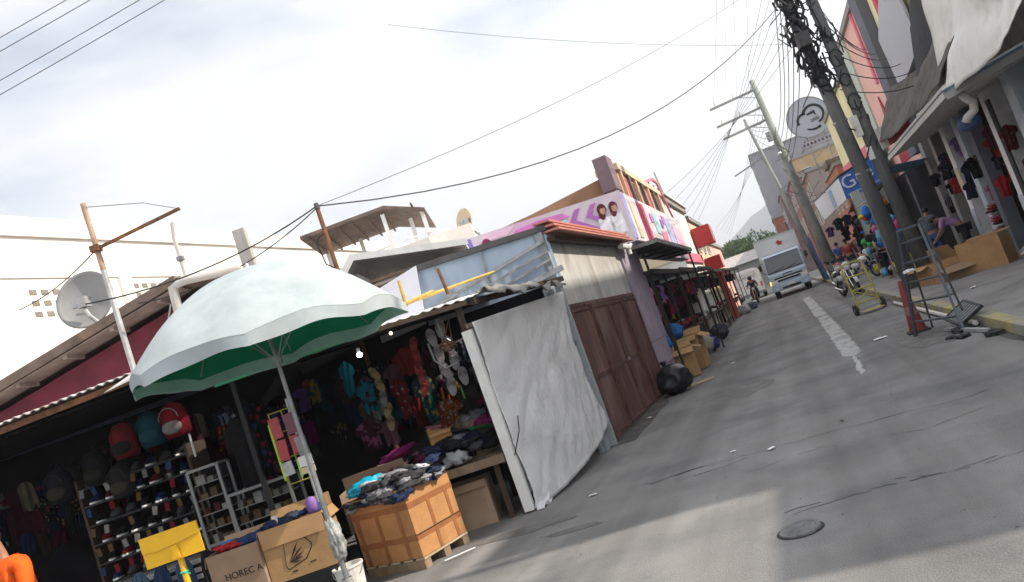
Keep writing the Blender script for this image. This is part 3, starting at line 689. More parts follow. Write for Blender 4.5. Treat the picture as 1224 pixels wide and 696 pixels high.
part('corner_post', MB(GF).bx(-.08, .0, -.02, .10, 0, 3.16), mat('grey_corner_post', (.32, .35, .37), .6, .2, 3, dirt=(.18, .17, .16), dscale=3), cs)
part('door_frame', MB(GF).bx(-.30, -.085, .06, .12, 0, 2.4).bx(-.42, -.30, .10, .14, 0, 2.35), mat('grey_door_frame', (.30, .34, .37), .6, .2, 3, dirt=(.20, .19, .18), dscale=3), cs)
part('frame_rail', MB(GF).bx(-.42, -.09, .02, .06, 1.5, 1.55), M['steel'], cs)
part('gate_header', MB(GF).bx(0, LS, -.02, .02, 2.0, 2.055), M['gate'], cs)
# four leaf gate, each leaf its own part
gw = LS/4
for k in range(4):
    a = k*gw+.01; b = (k+1)*gw-.01; off = (.0, -.015, .01, -.01)[k]
    mb = MB(GF).bx(a, b, off, off+.02, .06, 1.998)
    lf = part('gate_leaf', mb, M['gate'], cs)
    fr = MB(GF).bx(a, a+.05, off-.022, off-.001, .05, 2.0).bx(b-.05, b, off-.022, off-.001, .05, 2.0).bx(a+.052, b-.052, off-.02, off-.001, .06, .12).bx(a+.052, b-.052, off-.02, off-.001, 1.93, 1.99).bx(a+.052, b-.052, off-.018, off-.001, .93, .98)
    part('leaf_frame', fr, mat('gate_frame_metal', (.09, .038, .032), .5, .3, 3, metal=.2, dirt=(.2, .12, .1), dscale=6), lf)
    if k in (1, 2): part('gate_handle', MB(GF).bx((b if k == 1 else a)-.04, (b if k == 1 else a)+.04, off-.05, off-.023, .95, 1.0), M['steel'], lf)
# side wall towards the camera: blue-grey corrugated sheet, in the stall-row frame
cw = S(.72, 11.0)
def sheet(u, v):
    U = -1.27+u*2.0; z = 2.42+v*(.78+.06*(1-u)); return (U, 11.0+.004*math.sin(U*36), z)
part('sheet_wall', MB(SF).cloth(sheet, 120, 2, .012), M['bluesheet'], cs)
part('lower_wall', MB(SF).bx(-1.3, .55, 11.35, 11.4, 0, 2.5), M['darkwall'], cs)
part('wall_cap', MB(SF).prism([(-1.35, 10.93, 3.22), (.74, 10.93, 3.16), (.74, 10.93, 3.24), (-1.35, 10.93, 3.30)], (0, .14, 0)), M['dkgrey'], cs)
part('sheet_seam', MB(SF).bar((-.95, 10.96, 3.2), (-.75, 10.96, 2.6), .05, .02), M['steel'], cs); part('sheet_seam', MB(SF).bar((-.25, 10.96, 3.18), (-.25, 10.96, 2.5), .03, .02), M['steel'], cs)
part('rail', MB(SF).bar((-1.2, 10.9, 2.62), (.66, 10.9, 3.02), .04, .05), M['steel'], cs); part('rail', MB(SF).bar((-.9, 10.88, 2.55), (.66, 10.88, 2.86), .025, .03).bar((-.4, 10.88, 2.52), (.66, 10.88, 2.74), .03, .03), M['steel'], cs)
# roof: salmon sheets proud of the plaster, in three laps
for k in range(3):
    part('roof_lap', MB(GF).prism([(-.12, -.30+.05*k, 3.10+.075*k), (LS+.5, -.30+.05*k, 3.04+.075*k), (LS+.5, .10, 3.08+.075*k), (.02, .10, 3.14+.075*k)], (0, 0, .028)), M['redroof'], cs)
part('eave_shadow_board', MB(GF).bx(.0, LS, -.16, -.02, 2.99, 3.06), M['darkwood'], cs)
part('beam_end', MB(SF).bx(.55, .60, 10.2, 10.92, 2.52, 2.58), M['steel'], cs)
part('gutter_outlet', MB(GF).tube([(LS-.25, -.16, 2.96), (LS+.2, -.2, 2.93), (LS+.38, -.2, 2.97)], .06, 8).tube([(LS+.2, -.2, 2.95), (LS+.2, -.2, 2.78)], .04, 8), M['white'], cs)
part('awning_arm', MB(SF).bar((.30, 10.25, 2.45), (.72, 10.1, 2.5), .06, .07).bar((.3, 10.25, 2.45), (.32, 10.9, 2.5), .05, .05), M['galv'], cs)

# ================================================================ the umbrella stall row
eave = lambda u: 2.33 if u > -3.2 else 2.62
ml = thing('market_stall', 'open stall under a rusty corrugated roof, packed with shoes and bags', 'stall', S(-6.2, 8.2))
def corrL(u, v):
    U = -10.2+u*7.0; return (U, 7.9+v*4.1, 2.52+(U+10.2)*.035+v*.36+.014*math.sin(U*62))
part('roof_sheet', MB(SF).cloth(corrL, 260, 3, .01), M['corr'], ml)
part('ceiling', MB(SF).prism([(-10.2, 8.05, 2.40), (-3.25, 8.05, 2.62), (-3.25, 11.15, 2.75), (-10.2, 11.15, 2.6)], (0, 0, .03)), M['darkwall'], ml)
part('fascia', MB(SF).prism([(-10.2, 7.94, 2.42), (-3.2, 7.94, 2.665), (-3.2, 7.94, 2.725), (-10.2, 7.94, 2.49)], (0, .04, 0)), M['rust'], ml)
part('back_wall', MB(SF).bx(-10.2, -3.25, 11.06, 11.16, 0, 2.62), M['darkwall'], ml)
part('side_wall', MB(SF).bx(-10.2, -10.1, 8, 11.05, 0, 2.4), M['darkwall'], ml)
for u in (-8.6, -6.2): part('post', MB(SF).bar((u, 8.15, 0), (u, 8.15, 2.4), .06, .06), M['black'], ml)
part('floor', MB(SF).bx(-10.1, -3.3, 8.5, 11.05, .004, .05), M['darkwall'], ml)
part('white_tarp_corner', MB(SF).prism([(-4.25, 7.82, 2.62), (-3.5, 7.8, 2.70), (-3.5, 7.8, 2.76), (-3.9, 7.82, 2.72)], (0, .02, 0)), M['white'], ml)
mr_ = thing('market_stall', 'open stall under a white sheet roof, heaped with clothes beside the plastic sheet', 'stall', S(-1.9, 8.2))
def corrR(u, v):
    U = -3.2+u*2.75; return (U, 7.95+v*3.0+u*.35, 2.395-u*.035+v*.30+.01*math.sin(U*50)+.02*noise.noise(Vector((U*2, v*3, 1))))
part('roof_sheet', MB(SF).cloth(corrR, 110, 4, .01), M['whitesheet'], mr_)
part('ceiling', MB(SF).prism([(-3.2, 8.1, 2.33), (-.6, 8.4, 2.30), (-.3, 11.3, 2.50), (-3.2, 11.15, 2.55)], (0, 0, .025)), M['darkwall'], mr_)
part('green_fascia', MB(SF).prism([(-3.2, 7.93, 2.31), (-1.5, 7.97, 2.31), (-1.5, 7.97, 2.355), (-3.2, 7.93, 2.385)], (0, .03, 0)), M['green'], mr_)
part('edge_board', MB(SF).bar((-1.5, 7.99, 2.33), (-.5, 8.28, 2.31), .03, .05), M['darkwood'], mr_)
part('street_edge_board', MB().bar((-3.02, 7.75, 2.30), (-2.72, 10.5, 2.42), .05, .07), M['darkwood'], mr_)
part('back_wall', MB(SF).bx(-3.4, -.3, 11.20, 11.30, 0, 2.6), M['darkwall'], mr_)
part('post', MB(SF).bar((-.62, 8.45, 0), (-.62, 8.45, 2.3), .07, .07), M['darkwood'], mr_)
part('post', MB(SF).bar((-3.15, 8.3, 0), (-3.15, 8.3, 2.4), .05, .05), M['black'], mr_)
0 and part('frilled_edge', MB(SF).cloth(lambda u, v: (-.95+u*.5, 8.12+u*.17+.03*math.sin(u*30), 2.30-v*(.10+.05*math.sin(u*19))), 24, 3, .004), M['offwhite'], mr_)
# bamboo poles lying on the roof
for p0, p1, r_, lb in (((-2.05, 8.1, 2.42), (-.85, 8.9, 2.62), .025, 'long yellow bamboo pole lying across the white stall roof'), ((-1.35, 8.5, 2.54), (-.15, 10.6, 2.80), .022, 'yellow bamboo pole running back from the white stall roof edge'),
                    ((-1.2, 8.85, 2.55), (-1.19, 8.85, 2.86), .022, 'short upright bamboo stub left of the two on the stall roof'), ((-.72, 9.1, 2.55), (-.74, 9.1, 2.88), .022, 'short upright rusty bamboo stub nearer the blue-grey wall')):
    solo('bamboo_pole', MB(SF).cyl(p0, p1, r_, r_*.8, 8), M['rust'] if 'rusty' in lb else M['bamboo'], lb, 'pole', 'bamboo poles on the stall roof')
fd = MB(SF)
fd.cloth(lambda u, v: (-2.55+u*.75, 7.98+v*.25, 2.42+.05*math.sin(u*9)+.04*math.sin(v*6+u*3)+.05*noise.noise(Vector((u*5, v*3, 2)))), 22, 8, .012)
solo('folded_tarp', fd, mat('pinkish_tarp', (.42, .30, .25), .8, .25, 6, bump=.3), 'crumpled brownish tarp lying on the stall roof beside the umbrella', 'tarp', smooth=True)
fd = MB().cloth(lambda u, v: (-2.98+v*.24+u*.1, 7.8+u*2.5, 2.40+.07*noise.noise(Vector((u*7, v*3, 2)))+.035*noise.noise(Vector((u*22, v*7, 5)))-(.10+.10*noise.noise(Vector((u*11, 3, 2))))*v*v), 60, 8, .01)
solo('ragged_tarp', fd, mat('grimy_tarp', (.20, .19, .175), .8, .4, 6, bump=.4, dirt=(.05, .05, .045), dscale=6), 'ragged grimy tarp strip bunched along the roof above the plastic sheet', 'tarp', smooth=True)
so_ = MB(SF); so_.prism([(-1.95, 10.8, 2.4), (-1.28, 10.8, 2.45), (-1.16, 10.8, 3.27), (-1.9, 10.8, 3.10)], (0, .06, 0))
solo('hoarding', so_, mat('lilac_white_panel', (.62, .62, .70), .6, .05, 2), 'pale lilac-white sheet panel standing left of the blue-grey wall', 'hoarding')

# plastic sheet panel facing the street
pp = thing('sheet_screen', 'white framed screen covered by wrinkled plastic sheet closing the side of the stall', 'screen', (-3.18, 7.77, 0))
A0 = Vector((-3.18, 7.77, 0)); A1 = Vector((-2.87, 10.62, 0))
part('frame_post', MB().bar((-3.18, 7.77, .02), (-3.20, 7.76, 2.03), .10, .09), M['white'], pp)
part('bottom_rail', MB().bar((-3.24, 7.85, .05), (-3.05, 9.3, .1), .05, .06), M['wood'], pp)
part('top_rail', MB().bar((-3.2, 7.8, 2.08), (-2.9, 10.5, 2.2), .04, .05), M['wood'], pp)
def plast(u, v):
    b = A0.lerp(A1, u); zb = .01+.32*u**1.6 - (.0 if u > .12 else 0); zt = 2.10+.16*u
    wr = .05*noise.noise(Vector((u*3+v*2.5, v*2.5, 3)))+.030*abs(noise.noise(Vector((u*7-v*5, v*3+u*2, 7))))+.016*abs(noise.noise(Vector((u*15+v*13, v*6-u*5, 9))))+.007*noise.noise(Vector((u*50+v*25, v*38, 9)))
    bul = .10*math.sin(math.pi*u)*(1-v)*1.2
    e = 1-.09*math.sin(math.pi*v)*(u)**3
    p = A0.lerp(A1, u*e); p = p+Vector((.06+wr+bul, 0, zb+(zt-zb)*v))
    return p
pm = mat('cloudy_plastic_sheet', (.88, .88, .88), .20, .03, 1.5, bump=.6, bscale=18, dirt=(.72, .72, .71), dscale=1.3, damt=.6, transl=.35, spec=.6)
part('plastic_sheet', MB().cloth(plast, 70, 60, .003), pm, pp, smooth=True)
part('dark_backing', MB().bar((-3.25, 7.95, 1.1), (-2.98, 10.45, 1.1), .02, 1.9, (0, 0, 1)), mat('screen_board', (.62, .62, .60), .9, .10), pp)
part('loose_flap', MB().cloth(lambda u, v: (-3.10+.12*v+.04*math.sin(v*5), 7.75+u*.35, .005+.16*u*(1-v)+.02*math.sin(u*8)), 8, 6, .003), pm, pp)
part('twig', MB().tube([(-3.12, 7.7, .62), (-3.0, 7.75, .85), (-2.98, 7.8, 1.0)], .007, 5), M['darkwood'], pp)

# ---------------------------------------------------------------- umbrella
ub = S(-2.116, 6.7); um = thing('market_umbrella', 'big white and green market umbrella standing open in front of the stalls', 'umbrella', ub, YAW)
RR, ZR, HH = 1.20, 2.37, .70
UT = Matrix.Translation(ub) @ Matrix.Rotation(YAW+R(10), 4, 'Z')
def can(rr_, th, off=0):
    seg = (th/(2*math.pi)*8) % 1; sag = math.sin(math.pi*seg)            # 0 at ribs, 1 mid panel
    z = ZR+HH*(1-rr_**2.15)
    z -= .03*sag*rr_**2
    rad = RR*rr_*(1-.055*sag**1.0*rr_**3)
    z += .03*noise.noise(Vector((rad*math.cos(th)*2.4, rad*math.sin(th)*2.4, 5)))*min(1, rr_*2)
    z += .085*sag*rr_**6
    return (rad*math.cos(th), rad*math.sin(th), z+off)
part('canopy', MB(UT).grid(lambda u, v: can(.001+v*.999, u*2*math.pi), 96, 22), M['canvas_white'], um, smooth=True)
part('lining', MB(UT).grid(lambda u, v: can(.001+v*.995, u*2*math.pi, -.012), 96, 16), M['canvas_green'], um, smooth=True)
def val(u, v):
    x, y, z = can(1, u*2*math.pi); seg = (u*8) % 1
    k = 1+v*.012*math.sin(u*70); return (x*k*.998, y*k*.998, z-v*(.095+.02*abs(math.sin(seg*math.pi))+.01*math.sin(u*50)))
part('valance', MB(UT).grid(lambda u, v: val(u, v), 160, 3), M['canvas_white'], um, smooth=True)
part('valance_lining', MB(UT).grid(lambda u, v: tuple(Vector(val(u, v))*1.0-Vector((val(u, v)[0]*.006, val(u, v)[1]*.006, -.002))), 160, 3), M['valance'], um, smooth=True)
part('pole', MB(SF).cyl((-2.116, 6.7, 1.35), (-2.116, 6.7, 3.05), .020, .018, 10), M['steel'], um)
part('lower_pole', MB(SF).cyl((-2.116, 6.7, .05), (-2.116, 6.7, 1.5), .024, .023, 10), M['steel'], um)
part('finial', MB(SF).cyl((-2.116, 6.7, 3.05), (-2.116, 6.7, 3.13), .025, .012, 8), M['plastic'], um)
part('base', MB(SF).lathe([(.26, .0), (.26, .08), (.2, .12), (.05, .14), (.045, .3)], (-2.116, 6.7, .0), 20), M['concrete'], um)
part('hub', MB(SF).cyl((-2.116, 6.7, 2.20), (-2.116, 6.7, 2.28), .045, .045, 10), M['steel'], um)
for k in range(8):
    a = 2*math.pi*k/8
    pts = [can(t, a, -.02) for t in (.03, .25, .5, .75, .97)]
    rb = part('rib', MB(UT).tube(pts, .006, 5), M['steel'], um)
    q = can(.48, a, -.03); part('stretcher', MB(UT).tube([(0.03*math.cos(a), .03*math.sin(a), 2.26), q], .005, 5), M['steel'], rb)

# ---------------------------------------------------------------- generic goods
def crumple(name, c, rad, col, label, group, rot=None, transl=0, cat='clothing', amp=.55):
    mb = MB(SF).blob(c, rad, amp, 2.2, 3, rot or (rnd.uniform(-.25, .25), rnd.uniform(-.25, .25), rnd.uniform(0, 6)))
    return solo(name, mb, fabric(col, transl), label, cat, group, smooth=True)
CN = {'black': (.015, .015, .018), 'navy': (.02, .03, .075), 'charcoal': (.05, .05, .055), 'white': (.55, .56, .58), 'grey': (.24, .24, .26), 'dark blue': (.03, .06, .16), 'brown': (.12, .07, .045), 'magenta': (.30, .02, .16),
      'red': (.38, .025, .03), 'pink': (.45, .18, .25), 'teal': (.01, .16, .20), 'green': (.06, .22, .07), 'beige': (.42, .36, .27), 'blue': (.06, .16, .42), 'purple': (.26, .14, .42), 'maroon': (.14, .02, .05), 'yellow': (.6, .45, .04), 'orange': (.65, .14, .02)}
def heap(n_, f, cols, group, where, r0=.10):
    """many crumpled garments; f(i) gives the place"""
    for i in range(n_):
        c = f(i); cn = rnd.choice(cols); s_ = r0*rnd.uniform(.7, 1.25)
        crumple('garment', c, (s_*1.3, s_, s_*.42), CN[cn], f'crumpled {cn} garment {where}', group)

def shirt(frame, c, wd, ht, col, label, group, name='hanging_shirt', sleeves=True, rz=0, cat='clothing', m=None):
    """garment hung flat with folds, closed front and back"""
    if not rz: rz = R(rnd.uniform(-28, 28))
    T = frame @ Matrix.Translation(Vector(c)) @ Matrix.Rotation(rz, 4, 'Z') @ Matrix.Rotation(R(rnd.uniform(-7, 7)), 4, 'Y'); ph = rnd.uniform(0, 6); dl, dr_, fo = rnd.uniform(-.10, .10), rnd.uniform(.7, 1.1), rnd.uniform(9, 22)
    if m is None and rnd.random() < .45: m = printed_fabric(col)
    def prof(v):
        if v < .12: return .30+.55*(v/.12) if not sleeves else .28+.95*(v/.12)
        if sleeves and v < .36: return 1.23+.1*(v-.12)/.24
        if sleeves and v < .40: return 1.23-.4*(v-.36)/.04
        return .84+.16*(v-.3)
    def f(sg): return lambda u, v: ((u-.5)*wd*prof(v)*(1-(1-dr_)*v)+dl*v*v*wd, sg*(.025*math.sin(math.pi*u)+.006)+(.012+.022*v)*math.sin(u*fo+ph+v*2), -v*ht-(.10 if sleeves else .04)*ht*abs(2*u-1)**1.5*(1-v)-.02*math.sin(u*9+ph)*v+(.05*ht*(1-abs(2*u-1)) *-1 if v < .05 else 0))
    mb = MB(T); mb.grid(f(-1), 14, 14); mb.grid(f(1), 14, 14)
    bmesh.ops.remove_doubles(mb.bm, verts=mb.bm.verts, dist=.004)
    return solo(name, mb, m or fabric(col), label, cat, group, smooth=True)

def shoe_mesh(frame, c, rz, s_=1.0):
    T = frame @ Matrix.Translation(Vector(c)) @ Matrix.Rotation(rz, 4, 'Z')
    up = MB(T)
    def f(u, v):
        x = (u-.5)*.26*s_; wdt = (.040+.012*math.sin(math.pi*min(1, u*1.1)))*s_; h = (.095-.055*max(0, min(1, (u-.3)/.45)))*s_*(1 if u > .03 else .8)
        e = math.sin(math.pi*max(.02, min(.98, u)))**.35; a = v*math.pi
        return (x, math.cos(a)*wdt*e, .02*s_+math.sin(a)**.6*h*e)
    up.grid(f, 12, 8)
    sole = MB(T).prism([((math.cos(a)*.135)*s_, math.sin(a)*.045*s_, 0) for a in [k*2*math.pi/14 for k in range(14)]], (0, 0, .022*s_))
    return up, sole
def shoe(frame, c, rz, col, label, group, s_=1.0):
    cc = frame @ Vector(c); t = thing('shoe', label, 'shoe', cc, 0, group)
    a, b = shoe_mesh(frame, c, rz, s_); part('upper', a, fabric(col), t, smooth=True); part('sole', b, M['plastic'] if sum(col) < .5 else M['rubber'], t)
    return t

def backpack(frame, c, col, col2, label, group, s_=1.0, rz=0):
    cc = frame @ Vector(c); t = thing('backpack', label, 'backpack', cc, 0, group)
    T = frame @ Matrix.Translation(Vector(c)) @ Matrix.Rotation(rz, 4, 'Z') @ Matrix.Scale(s_, 4)
    part('body', MB(T).lathe([(0, -.21), (.13, -.20), (.155, -.14), (.155, .02), (.14, .12), (.09, .19), (0, .215)], (0, 0, 0), 14), fabric(col), t, smooth=True)
    part('pocket', MB(T).blob((0, -.12, -.08), (.12, .06, .085), .05, 2, 3), fabric(col2), t, smooth=True)
    part('strap', MB(T).tube([(-.06, .1, -.15), (-.08, .19, 0), (-.06, .12, .17)], .014, 6), M['black'], t); part('strap', MB(T).tube([(.06, .1, -.15), (.08, .19, 0), (.06, .12, .17)], .014, 6), M['black'], t)
    part('hanging_loop', MB(T).tube([(-.03, .03, .2), (0, .03, .27), (.03, .03, .2)], .007, 5), M['black'], t)
    part('zip_line', MB(T).tube([(.118*math.cos(a), -.12+.0-.03, .02+.13*math.sin(a)) for a in [k*math.pi/8 for k in range(9)]], .006, 5), fabric(col2), t)
    return t
dcols = ['black', 'navy', 'charcoal', 'grey', 'maroon', 'dark blue']

# backpacks hanging in the left stall
SHADE = .30
bpk = [(-4.52, 2.14, (.26, .02, .025), (.03, .03, .03), 'red and black patterned backpack hanging highest at the left stall'), (-4.20, 2.16, (.01, .09, .13), (.02, .12, .16), 'teal backpack hanging between the two red backpacks'),
       (-3.93, 2.17, (.34, .012, .03), (.5, .45, .42), 'bright red backpack with a white mark hanging under the umbrella edge'), (-5.1, 1.98, (.025, .025, .028), (.06, .06, .05), 'black backpack with grey pocket hanging left of the red patterned one'),
       (-5.55, 1.92, (.03, .03, .045), (.1, .09, .06), 'dark backpack with olive pocket hanging near the left edge'), (-4.85, 1.75, (.05, .05, .05), (.12, .11, .09), 'charcoal backpack hanging low above the shoe shelves')]
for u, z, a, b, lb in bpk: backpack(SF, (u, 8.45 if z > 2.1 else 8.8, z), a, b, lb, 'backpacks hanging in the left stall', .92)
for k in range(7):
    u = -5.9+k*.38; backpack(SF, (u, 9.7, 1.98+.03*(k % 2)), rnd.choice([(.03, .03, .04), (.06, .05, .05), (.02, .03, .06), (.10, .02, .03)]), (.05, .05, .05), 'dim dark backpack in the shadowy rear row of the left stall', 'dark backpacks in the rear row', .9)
# shoe rack with shelves
sr = thing('shoe_rack', 'tall dark shoe rack with slanting rows of trainers in the left stall', 'rack', S(-4.75, 8.95))
for u in (-5.35, -4.05): part('side_panel', MB(SF).bx(u-.015, u+.015, 8.75, 9.25, .1, 1.9), M['darkwood'], sr)
SHZ = (.72, .94, 1.16, 1.38, 1.60, 1.80)
for z in SHZ: part('shelf', MB(SF).bx(-5.333, -4.067, 8.75, 9.2, z-.02, z), M['black'], sr)
shc = {'white': (.50, .5, .5), 'red': (.35, .02, .03), 'black': (.02, .02, .02), 'navy blue': (.03, .06, .18), 'grey': (.18, .18, .19)}
for zi, z in enumerate(SHZ):
    for k in range(7):
        cn = rnd.choice(['white', 'red', 'black', 'black', 'navy blue', 'grey', 'grey']); row = ('lowest', 'second', 'third', 'fourth', 'fifth', 'top')[zi]
        shoe(SF, (-5.24+k*.178, 8.86, z+.003), R(-80+rnd.uniform(-12, 12)), shc[cn], f'{cn} trainer on the {row} shelf of the tall shoe rack', 'trainers on the tall shoe rack', .95)
# slatted counter under the shoe rack
ct = thing('counter', 'grey slatted counter below the shoe shelves in the left stall', 'counter', S(-4.75, 8.45))
part('top', MB(SF).bx(-5.5, -4.0, 8.2, 8.72, .66, .70), M['steel'], ct)
for k, z in enumerate((.60, .53)): part('front_slat', MB(SF).bx(-4.98, -4.0, 8.17, 8.198, z-.022, z+.022), M['alu'], ct)
part('front_board', MB(SF).bx(-5.5, -4.0, 8.25, 8.28, .05, .655), M['black'], ct)
SHADE = .8
# jeans hanging in front of the counter
for k in range(7):
    cn = ['faded blue', 'dark blue', 'mid blue', 'black', 'washed grey-blue', 'dark blue', 'plum'][k]; col = [(.10, .17, .26), (.03, .06, .13), (.06, .11, .2), (.02, .02, .025), (.13, .17, .21), (.035, .07, .14), (.10, .04, .07)][k]
    u = -4.55+k*.235
    shirt(SF, (u, 8.0+.04*(k % 2), .82), .20, .78, col, f'{cn} jeans hanging {["leftmost in the row under the shoe rack", "second from the left below the shoe rack", "behind the left edge of the yellow sign board", "just behind the yellow sign post", "between the sign post and the cartons", "at the right end of the jeans row behind", "beside the lettered carton"][k]}', 'jeans hanging below the counters', 'hanging_jeans', False, m=fabric(col))
# left: low dark table, orange shirted person's goods, garments
lt = thing('table', 'low table at the far left piled with blue and dark clothes', 'table', S(-5.0, 7.2))
part('top', MB(SF).bx(-5.9, -4.05, 6.95, 7.55, .60, .64), M['darkwood'], lt)
for u in (-5.8, -4.15):
    for w_ in (7.02, 7.48): part('leg', MB(SF).bar((u, w_, 0), (u, w_, .6), .05, .05), M['darkwood'], lt)
heap(16, lambda i: (-5.7+1.55*(i/15), 7.1+rnd.uniform(0, .35), .68+rnd.uniform(0, .05)), ['navy', 'dark blue', 'black', 'charcoal'], 'clothes on the low left table', 'on the low table at the far left')
crumple('garment', (-4.62, 7.05, .72), (.16, .08, .04), CN['blue'], 'bright blue garment on the front of the low left table', None)
crumple('garment', (-4.55, 7.25, .76), (.08, .07, .05), CN['magenta'], 'small magenta cloth on the low left table', None)

SHADE = 1.0
def carton(name, label, frame, c, dims, m, rz, flaps, group=None, tape=True, openm=True):
    """open topped carton: base centre c; flaps list of (side, angle)"""
    base = frame @ Vector(c); T = frame @ Matrix.Translation(Vector(c)) @ Matrix.Rotation(rz, 4, 'Z'); W_, D_, H_ = dims; t_ = .006
    t = thing(name, label, 'carton', base, 0, group)
    b = MB(T); b.bx(-W_/2, W_/2, -D_/2, -D_/2+t_, 0, H_).bx(-W_/2, W_/2, D_/2-t_, D_/2, 0, H_).bx(-W_/2, -W_/2+t_, -D_/2+t_, D_/2-t_, 0, H_).bx(W_/2-t_, W_/2, -D_/2+t_, D_/2-t_, 0, H_).bx(-W_/2+t_, W_/2-t_, -D_/2+t_, D_/2-t_, 0.0, t_)
    part('box_body', b, m, t)
    for sd_, ang, ln in flaps:
        a = R(ang); o, cs_ = math.sin(a)*ln, math.cos(a)*ln
        P = {'f': [(-W_/2, -D_/2-.002, H_), (W_/2, -D_/2-.002, H_), (W_/2-.01, -D_/2-.002-o, H_+cs_), (-W_/2+.01, -D_/2-.002-o, H_+cs_)],
             'b': [(-W_/2, D_/2+.002, H_), (W_/2, D_/2+.002, H_), (W_/2-.01, D_/2+.002+o, H_+cs_), (-W_/2+.01, D_/2+.002+o, H_+cs_)],
             'l': [(-W_/2-.002, -D_/2, H_), (-W_/2-.002, D_/2, H_), (-W_/2-.002-o, D_/2-.01, H_+cs_), (-W_/2-.002-o, -D_/2+.01, H_+cs_)],
             'r': [(W_/2+.002, -D_/2, H_), (W_/2+.002, D_/2, H_), (W_/2+.002+o, D_/2-.01, H_+cs_), (W_/2+.002+o, -D_/2+.01, H_+cs_)]}[sd_]
        nrm = (Vector(P[1])-Vector(P[0])).cross(Vector(P[2])-Vector(P[0])).normalized()*.005
        part('flap', MB(T).prism(P, nrm), m, t)
    return t, T
# pallet carton, tall, taped, heaped with clothes. near corner S(-1.6,7.42); front edge to the left, side edge goes back
pc_rz = math.atan2(-.22, .79)-YAW+0.0
K = S(-1.60, 7.42); KL = Vector((-4.65, 6.77, 0)); fd_ = (K-KL).normalized(); sdv = Vector((.10, .62, 0)).normalized()
PW, PD, PH = .80, .66, .66
PCF = Matrix((fd_, Vector((-fd_.y, fd_.x, 0)), Vector((0, 0, 1)))).transposed().to_4x4(); PCF.translation = K-fd_*PW/2+Vector((-fd_.y, fd_.x, 0))*PD/2
pl = thing('pallet', 'low wooden pallet under the big orange carton', 'pallet', PCF.translation)
for y_ in (-.29, -.0, .29): part('runner', MB(PCF).bx(-.4, .4, y_-.045, y_+.045, .0, .085), M['wood'], pl)
for x_ in (-.35, -.18, 0, .18, .35): part('deck_board', MB(PCF).bx(x_-.06, x_+.06, -.33, .33, .087, .105), M['palewood'], pl)
bc, _T = carton('carton', 'big orange cardboard box on a pallet banded with brown tape and heaped with clothes', PCF, (0, 0, .11), (PW, PD, PH), M['cartonorange'], 0, [])
tp = MB(PCF)
for z in (.30, .60): tp.bx(-PW/2-.003, PW/2+.003, -PD/2-.003, -PD/2-.0006, z-.028, z+.028).bx(PW/2+.0006, PW/2+.003, -PD/2-.003, PD/2+.003, z-.028, z+.028)
for x_ in (-.33, -.05, .24): tp.bx(x_-.025, x_+.025, -PD/2-.0045, -PD/2-.0034, .111, .62)
for y_ in (-.05, .22): tp.bx(PW/2+.0034, PW/2+.0045, y_-.022, y_+.022, .111, .62)
part('tape_band', tp, M['tape'], bc)
part('strap', MB(PCF).bx(PW/2+.0046, PW/2+.0058, -PD/2, PD/2, .315, .325), M['ink'], bc)
def onp(x, y, z): p = SF.inverted() @ (PCF @ Vector((x, y, z))); return tuple(p)
heap(46, lambda i: onp(rnd.uniform(-.37, .40), rnd.uniform(-.30, .36), .76+rnd.uniform(0, .10)+(.03 if i > 20 else 0)), ['black', 'navy', 'charcoal', 'charcoal', 'grey', 'white', 'navy', 'black'], 'clothes heaped on the orange carton', 'in the heap on the orange carton', .085)
heap(12, lambda i: onp(-.38+.8*i/11, -.345, .755-.05*rnd.random()), ['black', 'navy', 'charcoal', 'grey'], 'clothes heaped on the orange carton', 'spilling over the front edge of the orange carton', .075)
heap(8, lambda i: onp(.40, -.3+.62*i/7, .77), ['black', 'charcoal', 'grey'], 'clothes heaped on the orange carton', 'spilling over the street side of the orange carton', .07)
tb = onp(-.26, -.16, .86)
solo('plastic_bag', MB(SF).blob(tb, (.19, .13, .075), .35, 2.4, 4, (.1, -.15, .3)), mat('turquoise_bag', (.01, .42, .62), .45, .15, 6, bump=.5, bscale=14, transl=.2), 'bright turquoise plastic bundle on the dark clothes heap', 'bag', smooth=True)
solo('stick', MB(SF).cyl((-1.42, 7.40, .02), (-1.12, 7.47, .03), .008, .008, 5), M['plastic'], 'thin white stick lying on the ground at the pallet corner', 'stick')
# middle carton with feather emblem, sits on dark crate
cf = MB(SF)
c2, T2 = carton('carton', 'tan cardboard carton printed with a feather emblem between the lettered box and the umbrella pole', SF, (-2.66, 7.5, .34), (.62, .42, .50), M['carton'], R(1), [('f', 172, .17), ('l', 160, .06), ('r', 150, .10), ('b', 20, .12)])
em = MB(T2); yf = -.2135
def ink_line(a, b, w_=.011): em.bar((a[0], yf, a[1]), (b[0], yf, b[1]), .002, w_, (0, 0, 1))
o_ = [(-.11, .33), (-.14, .12), (-.125, .09), (.06, .14), (.13, .22), (.14, .26), (.09, .33)]
for a, b in zip(o_[:-1], o_[1:]): ink_line(a, b, .009)
for q in ((.02, .31), (.05, .26), (.055, .21), (.04, .17), (.0, .135)): 
    a = Vector((-.10, 0, .15)); b = Vector((q[0], 0, q[1])); mid = a.lerp(b, .6); d = (b-a).normalized(); nn2 = Vector((-d.z, 0, d.x))*.010
    em.prism([(a.x, yf-.0012, a.z), (mid.x-nn2.x, yf-.0012, mid.z-nn2.z), (b.x, yf-.0012, b.z), (mid.x+nn2.x, yf-.0012, mid.z+nn2.z)], (0, .002, 0))
part('feather_emblem', em, M['ink'], c2)
part('small_print', MB(T2).bx(-.10, -.05, yf-.001, yf+.001, .055, .068).bx(.08, .14, yf-.001, yf+.001, .09, .10), M['ink'], c2)
cr1 = thing('crate', 'dark plastic crate under the tan feather carton', 'crate', S(-2.66, 7.5))
